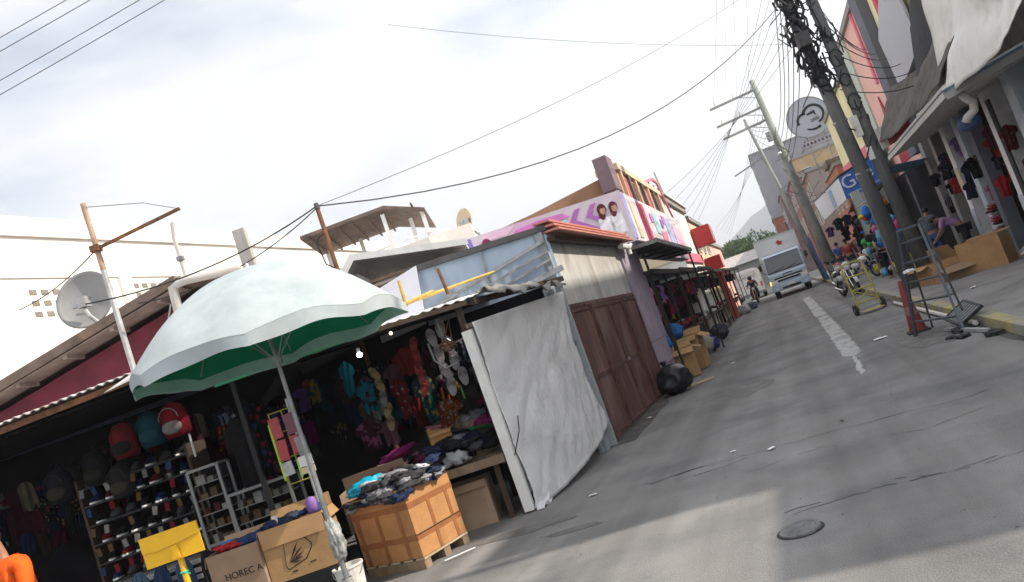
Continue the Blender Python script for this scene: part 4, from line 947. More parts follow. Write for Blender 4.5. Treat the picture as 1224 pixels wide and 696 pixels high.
part('crate_body', MB(SF).bx(-2.95, -2.37, 7.32, 7.68, 0, .30), M['black'], cr1); part('rim', MB(SF).bx(-2.97, -2.35, 7.30, 7.70, .302, .335), M['black'], cr1)
heap(7, lambda i: (-2.88+.42*(i/6), 7.5+rnd.uniform(-.1, .1), .86), ['navy', 'dark blue', 'charcoal'], 'clothes in the feather carton', 'showing above the tan feather carton', .075)
solo('purple_pouch', MB(SF).lathe([(0, 0), (.05, .0), (.055, .1), (.035, .14), (0, .15)], (-2.45, 7.42, .84), 12), fabric(CN['purple']), 'light purple pouch standing in the corner of the feather carton', 'pouch', smooth=True)
solo('white_cup', MB(SF).lathe([(0, 0), (.022, 0), (.03, .08), (.026, .08), (.02, .01)], (-2.80, 7.36, .85), 12), M['plastic'], 'small white cup at the left of the feather carton', 'cup')
c3, T3 = carton('carton', 'dull brown carton lettered in black, leftmost of the three boxes at the kerb', SF, (-3.22, 7.45, .22), (.50, .42, .56), M['cartonpale'], R(-2), [('l', 165, .1), ('b', 25, .1)])
text_part('box_lettering', 'HOREC A', M['ink'], c3, T3 @ Vector((.06, -.213, .33)), (T3.to_3x3() @ Vector((1, 0, 0))), (0, 0, 1), .085)
cr2 = thing('crate', 'dark plastic crate under the lettered brown carton', 'crate', S(-3.22, 7.45)); part('crate_body', MB(SF).bx(-3.44, -3.0, 7.28, 7.62, 0, .19), M['black'], cr2); part('rim', MB(SF).bx(-3.45, -2.99, 7.27, 7.63, .191, .215), M['black'], cr2)
heap(8, lambda i: (-3.4+.38*(i/7), 7.45+rnd.uniform(-.12, .12), .80), ['dark blue', 'navy', 'blue', 'red', 'dark blue'], 'clothes in the lettered carton', 'spilling from the lettered brown carton', .075)
c5, T5 = carton('carton', 'long pale carton behind the umbrella pole with its flaps open', SF, (-2.05, 8.35, .42), (.70, .36, .42), M['cartonpale'], R(4), [('f', 150, .12), ('b', -20, .14), ('r', 20, .1)])
part('stand', MB(SF).bx(-2.38, -1.72, 8.2, 8.5, 0, .415), M['black'], c5)
# brown carton at lower left under the low table
c6, T6 = carton('carton', 'brown carton half hidden under the yellow sign at the lower left', SF, (-4.1, 6.9, .0), (.55, .4, .52), M['cartonpale'], R(3), [('f', 165, .1), ('r', 120, .1)])
# bucket and wrapped stuff at the umbrella base
bk = thing('bucket', 'grimy white plastic bucket between the feather carton and the orange carton', 'bucket', S(-2.26, 7.25))
part('pail', MB(SF).lathe([(0, 0), (.11, 0), (.135, .28), (.145, .28), (.145, .30), (.128, .30), (.105, .02), (0, .02)], (-2.26, 7.28, .0), 20), M['offwhite'], bk, smooth=False)
part('handle', MB(SF).tube([(-2.26+.145*math.cos(a), 7.28-.03-.1*math.sin(a)*.6, .27-.1*math.sin(a)) for a in [k*math.pi/8 for k in range(9)]], .004, 5), M['steel'], bk)
solo('wrapped_bundle', MB(SF).blob((-2.10, 6.7, .62), (.065, .065, .18), .4, 2.5, 4), mat('grey_film', (.32, .33, .32), .35, .3, 7, bump=.4), 'grey plastic film bundled round the lower umbrella pole', 'bundle', smooth=True)
# second light pole tied next to the umbrella pole
solo('pipe', MB(SF).tube([(-2.47, 7.72, 0), (-2.47, 7.72, 1.95)], .018, 8), M['galv'], 'slim galvanised pipe standing beside the umbrella pole', 'pipe')
# rack of red packets
pr = thing('packet_rack', 'narrow wire rack of red packets and a white card beside the umbrella pole', 'rack', S(-2.45, 7.45, 1.1))
wk = MB(SF)
for u in (-2.62, -2.49, -2.36): wk.tube([(u, 7.52, 1.15), (u, 7.52, 1.85)], .006, 5)
for z in (1.15, 1.4, 1.65, 1.85): wk.tube([(-2.62, 7.52, z), (-2.36, 7.52, z)], .006, 5)
part('wire_frame', wk, M['yellowgreen'], pr)
part('side_board', MB(SF).prism([(-2.64, 7.47, 1.2), (-2.62, 7.47, 1.2), (-2.62, 7.47, 1.78), (-2.64, 7.47, 1.74)], (0, .05, 0)), mat('lime_board', (.45, .62, .05), .5), pr)
for i, (u, z, h_, col) in enumerate(((-2.575, 1.70, .20, 'red'), (-2.575, 1.48, .2, 'red'), (-2.43, 1.70, .2, 'maroon'), (-2.43, 1.50, .17, 'red'), (-2.38, 1.46, .2, 'grey'), (-2.575, 1.30, .13, 'white'))):
    q = part('packet', MB(SF).box((u, 7.48-.012*(i == 4), z), (.10, .02, h_), (0, R(rnd.uniform(-4, 4)), 0)), mat('glossy_packet', CN[col] if col != 'white' else (.45, .45, .47), .3, .25, 20, spec=.7), pr)
part('white_card', MB(SF).box((-2.375, 7.42, 1.32), (.135, .012, .10)), M['white'], pr); part('cream_card', MB(SF).box((-2.375, 7.42, 1.232), (.135, .012, .06)), M['cream'], pr)
part('lime_edge', MB(SF).box((-2.453, 7.43, 1.27), (.018, .02, .17)), mat('lime_edge_paint', (.40, .62, .08), .5), pr)

# yellow sign board on post (seen from behind)
ys = thing('sign_board', 'plain yellow sign board on a yellow post, seen from the back', 'sign', S(-3.02, 6.0))
YT = Matrix.Translation(S(-3.09, 6.0)) @ Matrix.Rotation(YAW+R(2), 4, 'Z')
part('board', MB(YT).box((0, .0, 1.095), (.455, .012, .235)), M['yellow'], ys)
part('folded_top', MB(YT).prism([(-.2275, -.009, 1.2125), (-.2275, -.009, 1.10), (-.12, -.012, 1.088), (.06, -.012, 1.10), (.2275, -.009, 1.125), (.2275, -.009, 1.2125)], (0, -.006, 0)), M['yellow'], ys)
part('post', MB(YT).cyl((.02, .03, .0), (.02, .03, 1.05), .024, .024, 10), M['yellow'], ys)
part('post_bracket', MB(YT).prism([(-.01, -.018, .99), (.05, -.018, .99), (.045, -.018, 1.09), (-.005, -.018, 1.09)], (0, -.014, 0)), M['yellow'], ys)
part('green_tie', MB(YT).torus((.02, .03, .87), .027, .008, n=14).tube([(.03, .0, .87), (.08, -.02, .85)], .006, 5), mat('green_string', (.05, .5, .25), .6), ys)
part('base_plate', MB(YT).cyl((.02, .03, 0), (.02, .03, .03), .16, .15, 16), M['rust'], ys)

# glass display cases with aluminium frames
def case(u0, u1, w0, w1, z0, z1, shelves, label, items):
    t = thing('display_case', label, 'display case', S((u0+u1)/2, (w0+w1)/2))
    e = .012
    for k, (a, b, n_) in enumerate([((u0, w0, 0), (u0, w0, z1), 'frame_bar'), ((u1, w0, 0), (u1, w0, z1), 'frame_bar'), ((u0, w1, 0), (u0, w1, z1), 'frame_bar'), ((u1, w1, 0), (u1, w1, z1), 'frame_bar'),
                    ((u0+.016, w0, z1), (u1-.016, w0, z1), 'frame_bar'), ((u0+.016, w1, z1), (u1-.016, w1, z1), 'frame_bar'), ((u0, w0+.016, z1), (u0, w1-.016, z1), 'frame_bar'), ((u1, w0+.016, z1), (u1, w1-.016, z1), 'frame_bar'), ((u0+.016, w0, z0), (u1-.016, w0, z0), 'frame_bar')]):
        part(n_, MB(SF).bar(a, b, .03, .03), M['shadedalu'], t)
    part('back_panel', MB(SF).bx(u0+.02, u1-.02, w1-.03, w1-.02, 0.02, z1-.02), M['darkwall'], t)
    for k in range(shelves):
        z = z0+(z1-z0)*(k)/(shelves)+.0
        sh = part('shelf', MB(SF).bx(u0+.02, u1-.02, w0+.02, w1-.035, z-.008, z), M['shadedalu'], t)
        x = u0+.08
        while x < u1-.06:
            h_ = rnd.uniform(.05, .11); w_ = rnd.uniform(.05, .1)
            solo('boxed_item', MB(SF).box((x, w0+.10, z+h_/2+.002), (w_, .09, h_), (0, 0, rnd.uniform(-.3, .3))), fabric(rnd.choice([(.12, .12, .11), (.08, .05, .03), (.2, .2, .19), (.05, .015, .015), (.1, .08, .05)])), 'small boxed item on a shelf of '+items, 'item', 'boxed items in '+items)
            x += w_+rnd.uniform(.02, .05)
    return t
case(-4.02, -3.68, 8.55, 8.85, .75, 1.58, 5, 'tall narrow glass case with pale metal frame behind the yellow sign', 'the tall narrow case')
case(-3.62, -2.95, 8.45, 8.85, .70, 1.20, 3, 'low wide glass case with pale metal frame behind the cartons', 'the low wide case')
solo('helmet', MB(SF).blob((-3.35, 8.6, 1.07), (.075, .07, .055), .03, 1, 3), mat('silver_ball', (.4, .4, .42), .4), 'round silvery cap inside the low wide glass case', 'cap', smooth=True)
solo('pipe', MB(SF).cyl((-3.85, 8.5, 1.72), (-3.85, 8.5, 2.12), .012, .012, 6), M['alu'], 'short bright vertical tube hanging above the tall narrow case', 'tube')

# rows of dark clothes hung at the back of the left stall
SHADE = .28
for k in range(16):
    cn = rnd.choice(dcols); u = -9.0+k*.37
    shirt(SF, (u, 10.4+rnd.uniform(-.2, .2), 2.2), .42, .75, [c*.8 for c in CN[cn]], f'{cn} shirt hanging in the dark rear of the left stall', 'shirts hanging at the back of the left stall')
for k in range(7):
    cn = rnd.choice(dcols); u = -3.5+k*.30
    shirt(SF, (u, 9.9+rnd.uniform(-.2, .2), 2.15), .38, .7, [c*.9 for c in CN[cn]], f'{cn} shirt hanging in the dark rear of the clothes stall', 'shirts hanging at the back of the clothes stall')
SHADE = .27
for k, (u, w_, z, wd, ht, cn, lb) in enumerate(((-3.42, 8.7, 2.05, .30, .95, 'charcoal', 'long charcoal dress hanging under the umbrella'), (-3.12, 8.75, 2.1, .3, .9, 'black', 'long black coat hanging behind the umbrella pole'), (-2.85, 8.7, 1.95, .26, .7, 'navy', 'navy top hanging right behind the umbrella pole'),
                       (-2.08, 8.9, 2.22, .13, .42, 'teal', 'bright cyan cloth hanging beside the white bulb'), (-1.98, 9.0, 1.95, .20, .40, 'magenta', 'magenta top hanging below the cyan cloth'), (-2.12, 9.1, 1.5, .26, .4, 'maroon', 'dim maroon top low in the clothes stall'),
                       (-1.45, 9.1, 2.15, .28, .34, 'red', 'red blouse hanging left of the white slippers'), (-1.36, 9.15, 1.82, .22, .62, 'teal', 'long teal cloth hanging beside the string of white slippers'), (-1.62, 9.1, 1.85, .16, .5, 'red', 'narrow red cloth hanging left of the teal one'),
                       (-1.15, 9.2, 1.42, .28, .34, 'orange', 'orange-brown top hanging below the white slippers'), (-.62, 8.9, 1.35, .25, .3, 'magenta', 'bright magenta top beside the screen frame'), (-1.9, 9.2, 1.42, .2, .32, 'pink', 'small dusky pink top low in the clothes stall'))):
    c = [.01, .34, .46] if 'cyan' in lb else [v*.75 for v in CN[cn]]
    shirt(SF, (u, w_, z), wd, ht, c, lb, None)
# many small garments and accessories crowding the rails
SHADE = .22
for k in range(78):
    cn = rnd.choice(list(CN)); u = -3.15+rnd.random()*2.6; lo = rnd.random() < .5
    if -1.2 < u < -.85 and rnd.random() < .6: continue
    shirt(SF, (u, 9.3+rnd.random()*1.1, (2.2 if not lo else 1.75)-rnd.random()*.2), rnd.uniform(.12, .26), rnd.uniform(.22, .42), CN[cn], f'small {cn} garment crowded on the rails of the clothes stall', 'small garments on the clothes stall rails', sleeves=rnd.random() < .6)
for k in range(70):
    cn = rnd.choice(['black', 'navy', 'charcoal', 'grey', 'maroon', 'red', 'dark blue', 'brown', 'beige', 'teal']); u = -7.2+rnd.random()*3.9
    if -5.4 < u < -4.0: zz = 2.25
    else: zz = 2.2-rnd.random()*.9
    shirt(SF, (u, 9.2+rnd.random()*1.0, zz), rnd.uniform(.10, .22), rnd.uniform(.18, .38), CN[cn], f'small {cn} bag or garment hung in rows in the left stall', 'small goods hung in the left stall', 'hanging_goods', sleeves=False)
SHADE = .45
# small packets hung in rows on the shoe rack front
for row in range(5):
    for k in range(9):
        if rnd.random() < .25: continue
        c = rnd.choice([(.3, .3, .3), (.25, .02, .03), (.04, .07, .2), (.4, .38, .35), (.2, .12, .05)])
        solo('packet', MB(SF).box((-5.28+k*.145+rnd.uniform(-.02, .02), 8.72, 1.74-row*.22+rnd.uniform(-.01, .01)), (.05, .02, .09), (0, R(rnd.uniform(-12, 12)), 0)), fabric(c), 'small packet hooked on the front of the tall shoe rack', 'packet', 'packets hooked on the shoe rack')
# strings of slippers
SHADE = .55
def slipper(c, col, label, group, rz=0, s_=1):
    T = SF @ Matrix.Translation(Vector(c)) @ Matrix.Rotation(rz, 4, 'Y'); t = thing('slipper', label, 'slipper', SF @ Vector(c), 0, group)
    P = [(math.cos(a)*.060*s_*(1.0 if math.sin(a) > 0 else .85), 0, math.sin(a)*.115*s_) for a in [k*2*math.pi/16 for k in range(16)]]
    part('sole', MB(T).prism(P, (0, .02, 0)), fabric(col), t); part('band', MB(T).tube([(-.045*s_, 0, .02), (-.02*s_, -.035, .05), (.02*s_, -.035, .05), (.045*s_, 0, .02)], .014*s_, 6), fabric([v*.8 for v in col]), t)
k = 0
for row in range(4):
    for cc in range(2):
        slipper((-1.06+cc*.14+row*.02+rnd.uniform(-.015, .015), 8.95+.02*row, 2.12-row*.20+.07*cc), (.52, .48, .50), 'pale slipper on the hanging string in the clothes stall', 'pale slippers strung up in the clothes stall', rnd.uniform(-.4, .4), 1.0)
for row in range(5): slipper((-1.30+rnd.uniform(-.02, .02), 9.0, 2.12-row*.13), (.36, .06, .06), 'red slipper hanging left of the pale slipper string', 'red slippers strung up in the clothes stall', rnd.uniform(-.5, .5), .85)
for row in range(5): slipper((-1.80+rnd.uniform(-.02, .02), 9.0, 1.95-row*.15), rnd.choice([(.2, .2, .2), (.3, .22, .12), (.08, .2, .12)]), 'dull slipper on the hanging string below the white bulb', 'dull slippers strung below the bulb', rnd.uniform(-.5, .5), .8)
SHADE = 1.0
# bulbs
for u, w_, z, r_, m_, lb in ((-1.87, 8.8, 2.20, .034, 'bulb', 'lit white bulb hanging from the stall ceiling'), (-1.49, 9.0, 2.33, .020, 'bulbwarm', 'small lit warm yellow bulb right of the white bulb')):
    t = thing('light_bulb', lb, 'light bulb', S(u, w_, z)); part('glass_bulb', MB(SF).blob((u, w_, z), (r_, r_, r_*.85), 0, 1, 3), M[m_], t, smooth=True)
    part('socket', MB(SF).cyl((u, w_, z+r_*.8), (u, w_, z+r_*.8+.05), .018, .022, 10), M['plastic'], t); part('flex', MB(SF).tube([(u, w_, z+.06), (u, w_, 2.42)], .004, 4), M['cable'], t)
# hooks by the screen
for (u, z, lb) in ((-.78, 2.18, 'bent metal hook hanging beside the screen top'), (-.95, 1.95, 'second bent metal hook lower left of the screen top')):
    solo('hook', MB(SF).tube([(u-.12, 8.6, z+.1), (u-.11, 8.6, z-.1), (u-.02, 8.6, z-.22), (u+.12, 8.6, z-.20)], .012, 6), M['steel'], lb, 'hook')
solo('rope_basket', MB(SF).blob((-.86, 8.5, 1.95), (.09, .08, .05), .5, 3, 3).tube([(-.9, 8.5, 1.98), (-.76, 8.48, 2.22), (-.80, 8.5, 1.98)], .01, 5), fabric(CN['brown']), 'brown net basket tied up by the screen top', 'basket')
# clothes tables
tt = thing('table', 'rough plank table under the clothes heap beside the screen', 'table', S(-1.3, 8.9))
part('top', MB(SF).prism([(-2.25, 8.35, .66), (-.66, 8.35, .62), (-.62, 9.9, .80), (-2.25, 9.9, .84)], (0, 0, .035)), M['wood'], tt)
part('front_rail', MB(SF).bar((-2.25, 8.33, .675), (-.66, 8.33, .635), .03, .09), M['wood'], tt)
for u, w_ in ((-2.15, 8.45), (-.78, 8.45), (-2.15, 9.7), (-.78, 9.7)): part('leg', MB(SF).bar((u, w_, 0), (u, w_, .66), .06, .06), M['darkwood'], tt)
SHADE = .6
heap(34, lambda i: (-2.15+rnd.uniform(0, .75), 8.5+rnd.uniform(0, 1.0), .80+rnd.uniform(0, .12)), ['black', 'maroon', 'navy', 'brown', 'charcoal', 'pink', 'maroon'], 'clothes heaped on the left half of the plank table', 'on the left half of the plank table', .11)
heap(40, lambda i: (-1.45+rnd.uniform(0, .72), 8.45+rnd.uniform(0, 1.1), .78+rnd.uniform(0, .16)), ['black', 'navy', 'charcoal', 'black', 'grey', 'navy'], 'clothes heaped on the right half of the plank table', 'on the right half of the plank table by the screen', .11)
heap(16, lambda i: (-1.45+rnd.uniform(0, .55), 9.3+rnd.uniform(0, .5), 1.02+rnd.uniform(0, .10)), ['beige', 'grey', 'white', 'pink', 'grey'], 'pale clothes stacked at the back of the plank table', 'in the pale pile at the back of the plank table', .10)
for i, (c, r_, cn, lb) in enumerate((((-1.15, 8.42, .78), (.15, .09, .07), 'white', 'pale blue-white bra-like garment at the front of the plank table'), ((-.78, 9.2, 1.0), (.16, .10, .08), 'magenta', 'magenta garment on the heap next to the screen frame'), ((-.8, 8.8, .98), (.20, .03, .02), 'green', 'thin green strap lying across the dark clothes heap'),
                     ((-1.85, 9.0, 1.0), (.22, .1, .05), 'magenta', 'dusky rose garment on the left half of the plank table'))): crumple('garment', c, r_, [v*.9 for v in CN[cn]], lb, None)
c7, T7 = carton('carton', 'small open tan box on the clothes heap below the white slippers', SF, (-1.35, 9.15, .95), (.26, .18, .13), M['cartonorange'], R(12), [('f', 150, .05), ('b', 20, .06), ('r', 70, .06)])
c8, T8 = carton('carton', 'brown box in the shade under the plank table', SF, (-1.2, 8.7, .0), (.55, .4, .48), M['cartonpale'], R(-5), [('f', 150, .08)])

SHADE = 1.0
# person in orange at the left edge
J = dict(STAND); J.update(pel=(0, 0, .62), chest=(0, .02, .90), neck=(.03, .04, 1.15), head=(.06, .10, 1.30), shl=(-.19, .02, 1.09), shr=(.19, .04, 1.09), ell=(-.26, .08, .83), elr=(.27, .06, .80), wrl=(-.2, .28, .72), wrr=(.2, .28, .68),
                          hpl=(-.1, .03, .56), hpr=(.1, .03, .56), knl=(-.14, .42, .55), knr=(.14, .42, .53), anl=(-.14, .45, .10), anr=(.14, .45, .10))
person('person in an orange T-shirt sitting at the lower left edge among the goods', S(-4.30, 6.0, .26), YAW+R(150), J, fabric((.75, .10, .012)), M['denim'])
stl = thing('stool', 'low stool under the person in orange', 'stool', S(-4.38, 6.0)); part('seat', MB(SF).cyl((-4.38, 6.0, .52), (-4.38, 6.0, .56), .17, .17, 16), M['wood'], stl)
for a in (0.4, 1.97, 3.54, 5.1): part('leg', MB(SF).bar((-4.38+.17*math.cos(a), 6.0+.17*math.sin(a), 0), (-4.38+.1*math.cos(a), 6.0+.1*math.sin(a), .518), .03, .03), M['wood'], stl)

# ================================================================ left: banner building beyond the corner shop
bbd = thing('banner_building', 'two storey building wrapped in a pink and lilac printed banner, with an orange-brown parapet', 'building', (-2.9, 17.2, 0))
part('front_wall', MB(SF).bx(-.7, 2.80, 16.62, 16.9, 0, 4.25), M['lavender'], bbd)
part('street_wall', MB().bx(-2.9, -2.6, 17.2, 27.6, 2.9, 4.25), M['lavender'], bbd)
part('parapet', MB(SF).prism([(-.85, 17.6, 4.1), (2.9, 17.6, 4.1), (2.9, 17.6, 4.86), (.97, 17.6, 4.58), (-.85, 17.6, 4.42)], (0, .3, 0)), M['orange'], bbd)
part('corner_block', MB(SF).box((2.93, 17.6, 4.85), (.32, .7, .80), (0, 0, -YAW)), M['mauve'], bbd)
part('upper_wall', MB().bx(-3.0, -2.62, 18.3, 25.4, 4.2, 5.02), M['peach'], bbd)
part('cornice', MB().bx(-3.1, -2.54, 18.28, 25.5, 5.03, 5.19), M['cream'], bbd)
for k in range(7): part('pilaster', MB().bx(-2.615, -2.55, 18.5+k*1.02, 18.72+k*1.02, 4.3, 5.02), M['browngrey'] if k % 2 else M['peach'], bbd)
for k in range(6): part('dark_opening', MB().bx(-2.618, -2.60, 18.8+k*1.02, 19.4+k*1.02, 4.35, 4.9), M['pink'] if k % 3 == 0 else M['dkgrey'], bbd)
bmat = mat('banner_vinyl', (.60, .55, .60), .55, .06, 1.2, dirt=(.62, .40, .60), dscale=.9, damt=.8)
part('front_banner', MB(SF).prism([(-.80, 16.5, 3.1), (2.88, 16.5, 3.12), (2.88, 16.5, 4.27), (-.80, 16.5, 4.36)], (0, .05, 0)), bmat, bbd)
ff = 16.488
def fq(pts, m, nm='print_block', dy=0): part(nm, MB(SF).prism([(p[0], ff-dy, p[1]) for p in pts], (0, .006, 0)), m, bbd)
lav2 = mat('banner_violet', (.22, .16, .52), .5, .1, 3); mag2 = mat('banner_magenta', (.68, .20, .56), .5, .1, 3); cy2 = mat('banner_cyan', (.35, .62, .68), .5, .1); pk2 = mat('banner_pale_pink', (.75, .50, .66), .5, .1); vi2 = mat('banner_purple', (.42, .14, .46), .5, .1)
fq([(-.79, 3.9), (-.45, 3.9), (-.48, 4.33), (-.79, 4.34)], lav2)
fq([(.5, 3.7), (1.12, 3.7), (1.12, 4.02), (.5, 4.00)], lav2); fq([(1.13, 3.7), (1.60, 3.7), (1.60, 4.04), (1.13, 4.02)], cy2)
fq([(.35, 4.08), (.9, 4.05), (1.7, 4.08), (1.55, 4.20), (1.0, 4.23), (.5, 4.18)], mag2, dy=.001); fq([(-.3, 4.18), (.3, 4.14), (.5, 4.28), (-.2, 4.31)], pk2)
for dx in (0, .36):
    fq([(1.83+dx, 4.18), (1.95+dx, 4.18), (1.80+dx, 3.95), (2.25+dx, 3.62), (2.16+dx, 3.56), (1.66+dx, 3.95)], vi2, 'chevron', .002)
fq([(1.68, 3.99), (1.74, 3.93), (2.14, 3.58), (2.10, 3.50), (1.62, 3.92)], mag2, 'chevron', .001)
# printed women on the banner (flat print): hair, face, dress
def printed(cx, zt, s_, hair=(.10, .03, .03), dress=(.75, .75, .8), nm='printed_figure'):
    def ell(x, z, a, b, dy, col):
        part(nm, MB(SF).prism([(x+a*math.cos(t), ff-dy, z+b*math.sin(t)) for t in [k*2*math.pi/18 for k in range(18)]], (0, .003, 0)), fabric(col), bbd)
    ell(cx, zt+.01, .12*s_, .15*s_, .008, hair); ell(cx-.03*s_, zt-.08, .085*s_, .16*s_, .0081, hair); ell(cx+.02*s_, zt-.02, .075*s_, .10*s_, .012, (.50, .30, .24)); ell(cx+.02*s_, zt+.075*s_, .075*s_, .035*s_, .0121, hair)
    if dress: 
        part(nm, MB(SF).prism([(cx-.16*s_, ff-.006, zt-.2*s_), (cx+.16*s_, ff-.006, zt-.2*s_), (cx+.2*s_, ff-.006, zt-.75*s_), (cx-.22*s_, ff-.006, zt-.75*s_)], (0, .003, 0)), fabric(dress), bbd)
printed(2.38, 3.98, .85); printed(2.63, 3.96, .8, (.12, .03, .05)); printed(-.18, 4.08, .9, (.25, .04, .10), (.70, .65, .75))
fq([(.2, 3.86), (.26, 3.86), (.40, 4.10), (.35, 4.10)], M['cream'], 'swirl')
def bq(y0, y1, z0, z1, m, nm='print_block'): part(nm, MB().bx(-2.5, -2.478, y0, y1, z0, z1), m, bbd)
part('side_banner', MB().bx(-2.56, -2.5, 16.62, 27.7, 3.17, 4.29), mat('banner_side', (.70, .66, .70), .5, .08, 1, dirt=(.62, .50, .62), dscale=1.2, damt=.6), bbd)
bq(16.66, 17.15, 3.2, 4.27, mat('banner_lilac', (.34, .34, .66), .5)); bq(17.6, 18.0, 3.25, 4.1, mat('banner_yellow', (.7, .6, .4), .5)); bq(18.7, 19.6, 3.2, 4.2, mat('banner_red', (.62, .07, .16), .5))
bq(20.8, 21.5, 3.5, 4.05, cy2); bq(21.6, 22.6, 3.3, 3.6, mat('banner_rose', (.72, .25, .40), .5)); bq(23.2, 24.4, 3.3, 4.1, mat('banner_skyblue', (.45, .52, .78), .5)); bq(24.6, 26.5, 3.25, 3.9, pk2)
for k, (y_, z_) in enumerate(((20.3, 3.9), (22.1, 3.85), (22.7, 4.0))): bq(y_, y_+.35, z_-.12, z_+.12, lav2 if k % 2 else mag2)
cnp = thing('street_canopy', 'dark flat canopy projecting under the printed banner over the pavement stalls', 'canopy', (-2.3, 20, 2.9))
part('deck', MB().prism([(-2.9, 15.8, 2.95), (-1.98, 15.6, 2.86), (-2.02, 22.6, 2.86), (-2.9, 22.6, 2.95)], (0, 0, .07)), M['dkgrey'], cnp)
part('edge_trim', MB().bar((-1.96, 15.55, 2.90), (-2.0, 22.65, 2.90), .035, .09), M['steel'], cnp); part('edge_trim', MB().bar((-2.9, 15.76, 2.96), (-1.98, 15.54, 2.88), .035, .07), M['steel'], cnp)
for y_ in (17, 18.8, 20.6, 22.3): part('rib', MB().bar((-2.85, y_, 2.90), (-2.0, y_, 2.81), .04, .06), M['black'], cnp)
part('post', MB().bar((-2.06, 22.3, 0), (-2.06, 22.3, 2.8), .045, .045), M['black'], cnp); part('post', MB().bar((-2.40, 16.3, 0), (-2.40, 16.3, 2.8), .045, .045), M['black'], cnp)
# pink outlined rooftop sign frame
pf = thing('rooftop_sign', 'pink outlined sign frame standing above the banner building roof', 'sign', (-2.8, 26, 4.9))
P_ = [(-2.7, 23.6, 5.35), (-2.7, 25.9, 5.72), (-2.7, 26.9, 5.72), (-2.7, 28.2, 4.5)]
for a, b in zip(P_[:-1], P_[1:]): part('frame_bar', MB().bar(a, b, .06, .09), M['pink'], pf)
part('back_panel', MB().prism([(-2.76, 24.2, 4.6), (-2.76, 24.2, 5.35), (-2.76, 26.8, 5.62), (-2.76, 27.8, 4.5)], (-.03, 0, 0)), M['offwhite'], pf)
for k in range(3): part('brace', MB().bar((-2.72, 24.0+k, 4.6), (-2.72, 24.9+k, 5.5), .04, .05), M['browngrey'], pf)

# far left buildings
def building(name, label, x0, x1, y0, y1, h, wall, cat='building', windows=True, side='x1', wcol=None, roof=None, nz_=None, ny=None, face_front=True):
    t = thing(name, label, cat, ((x0+x1)/2, (y0+y1)/2, 0))
    part('wall', MB().bx(x0, x1, y0, y1, -.01, h), wall, t)
    part('cornice', MB().bx(x0-.12, x1+.12, y0-.12, y1+.12, h+.002, h+.22), roof or M['concrete'], t)
    if windows:
        fl = nz_ or max(1, int((h-2.6)/2.9)); n_ = ny or max(1, int((y1-y0)/2.6))
        xx = x1 if side == 'x1' else x0; sg = 1 if side == 'x1' else -1
        for f in range(fl):
            z = 3.3+f*(h-3.6)/fl+.3
            for k in range(n_):
                y_ = y0+(k+.5)*(y1-y0)/n_; hh = min(1.3, (h-3.6)/fl-.7)
                if hh < .4: continue
                wf = part('window', MB().bx(xx+sg*.003, xx+sg*.06, y_-.55, y_+.55, z, z+.07).bx(xx+sg*.003, xx+sg*.06, y_-.55, y_+.55, z+hh, z+hh+.07).bx(xx+sg*.003, xx+sg*.06, y_-.55, y_-.48, z+.072, z+hh-.002).bx(xx+sg*.003, xx+sg*.06, y_+.48, y_+.55, z+.072, z+hh-.002).bx(xx+sg*.003, xx+sg*.05, y_-.03, y_+.03, z+.072, z+hh-.002), M['offwhite'], t)
                part('pane', MB().bx(xx+sg*.004, xx+sg*.02, y_-.478, y_+.478, z+.074, z+hh-.004), M['winglass'], wf)
        if face_front:
            nx = max(1, int((x1-x0)/2.4))
            for f in range(fl):
                z = 3.3+f*(h-3.6)/fl+.3; hh = min(1.3, (h-3.6)/fl-.7)
                if hh < .4: continue
                for k in range(nx):
                    x_ = x0+(k+.5)*(x1-x0)/nx
                    wf = part('window', MB().bx(x_-.5, x_+.5, y0-.06, y0-.003, z, z+.07).bx(x_-.5, x_+.5, y0-.06, y0-.003, z+hh, z+hh+.07), M['offwhite'], t)
                    part('pane', MB().bx(x_-.45, x_+.45, y0-.02, y0-.004, z+.074, z+hh-.004), M['winglass'], wf)
    return t
b1 = building('white_shop', 'white and cream shop with a grey louvred upper front beyond the printed banner', -7.2, -3.1, 31, 38, 5.5, M['white'], windows=False)
part('louvre_panel', MB().bx(-5.1, -3.35, 30.93, 30.997, 4.3, 5.2), M['towerwall'], b1); lv = MB()
for k in range(7): lv.bx(-5.1, -3.35, 30.9, 30.925, 4.36+k*.12, 4.40+k*.12)
part('louvre_slats', lv, M['steel'], b1); part('cream_band', MB().bx(-5.3, -3.2, 30.94, 30.997, 3.2, 4.28), M['cream'], b1)
part('roof_slab', MB().bx(-5.4, -2.9, 30.5, 38.1, 5.74, 5.84), M['white'], b1); part('side_trim', MB().bx(-3.097, -3.0, 31, 38, 3.0, 3.4), M['pink'], b1)
b2 = building('cream_shop', 'cream two storey shop behind the red sign boxes', -7, -3.1, 38.3, 46, 5.2, M['cream'], ny=3, nz_=1)
b3 = building('pink_shop', 'pale pink shop at the far end of the left stalls', -7, -3.1, 46.3, 56, 4.2, M['salmon'], ny=3, nz_=1)
for (y_, z0, z1, w_, lb) in ((37.4, 3.75, 4.65, .85, 'upper red box sign on the left side of the street end'), (39.0, 2.55, 3.2, .75, 'lower red and white box sign beneath the upper red one')):
    t = thing('box_sign', lb, 'sign', (-2.7, y_, z0)); part('case', MB().bx(-3.05+.0, -3.05+w_, y_, y_+1.3, z0, z1), M['red'], t, bevel=.01)
    part('side_face', MB().bx(-3.05+w_+.002, -3.05+w_+.02, y_+.06, y_+1.24, z0+.06, z1-.06), mat('pinkish_sign_face', (.65, .35, .36), .5), t)
    if z0 < 3: part('front_face', MB().bx(-2.8, -2.35, y_-.012, y_-.002, z0+.1, z1-.1), M['red'], t)
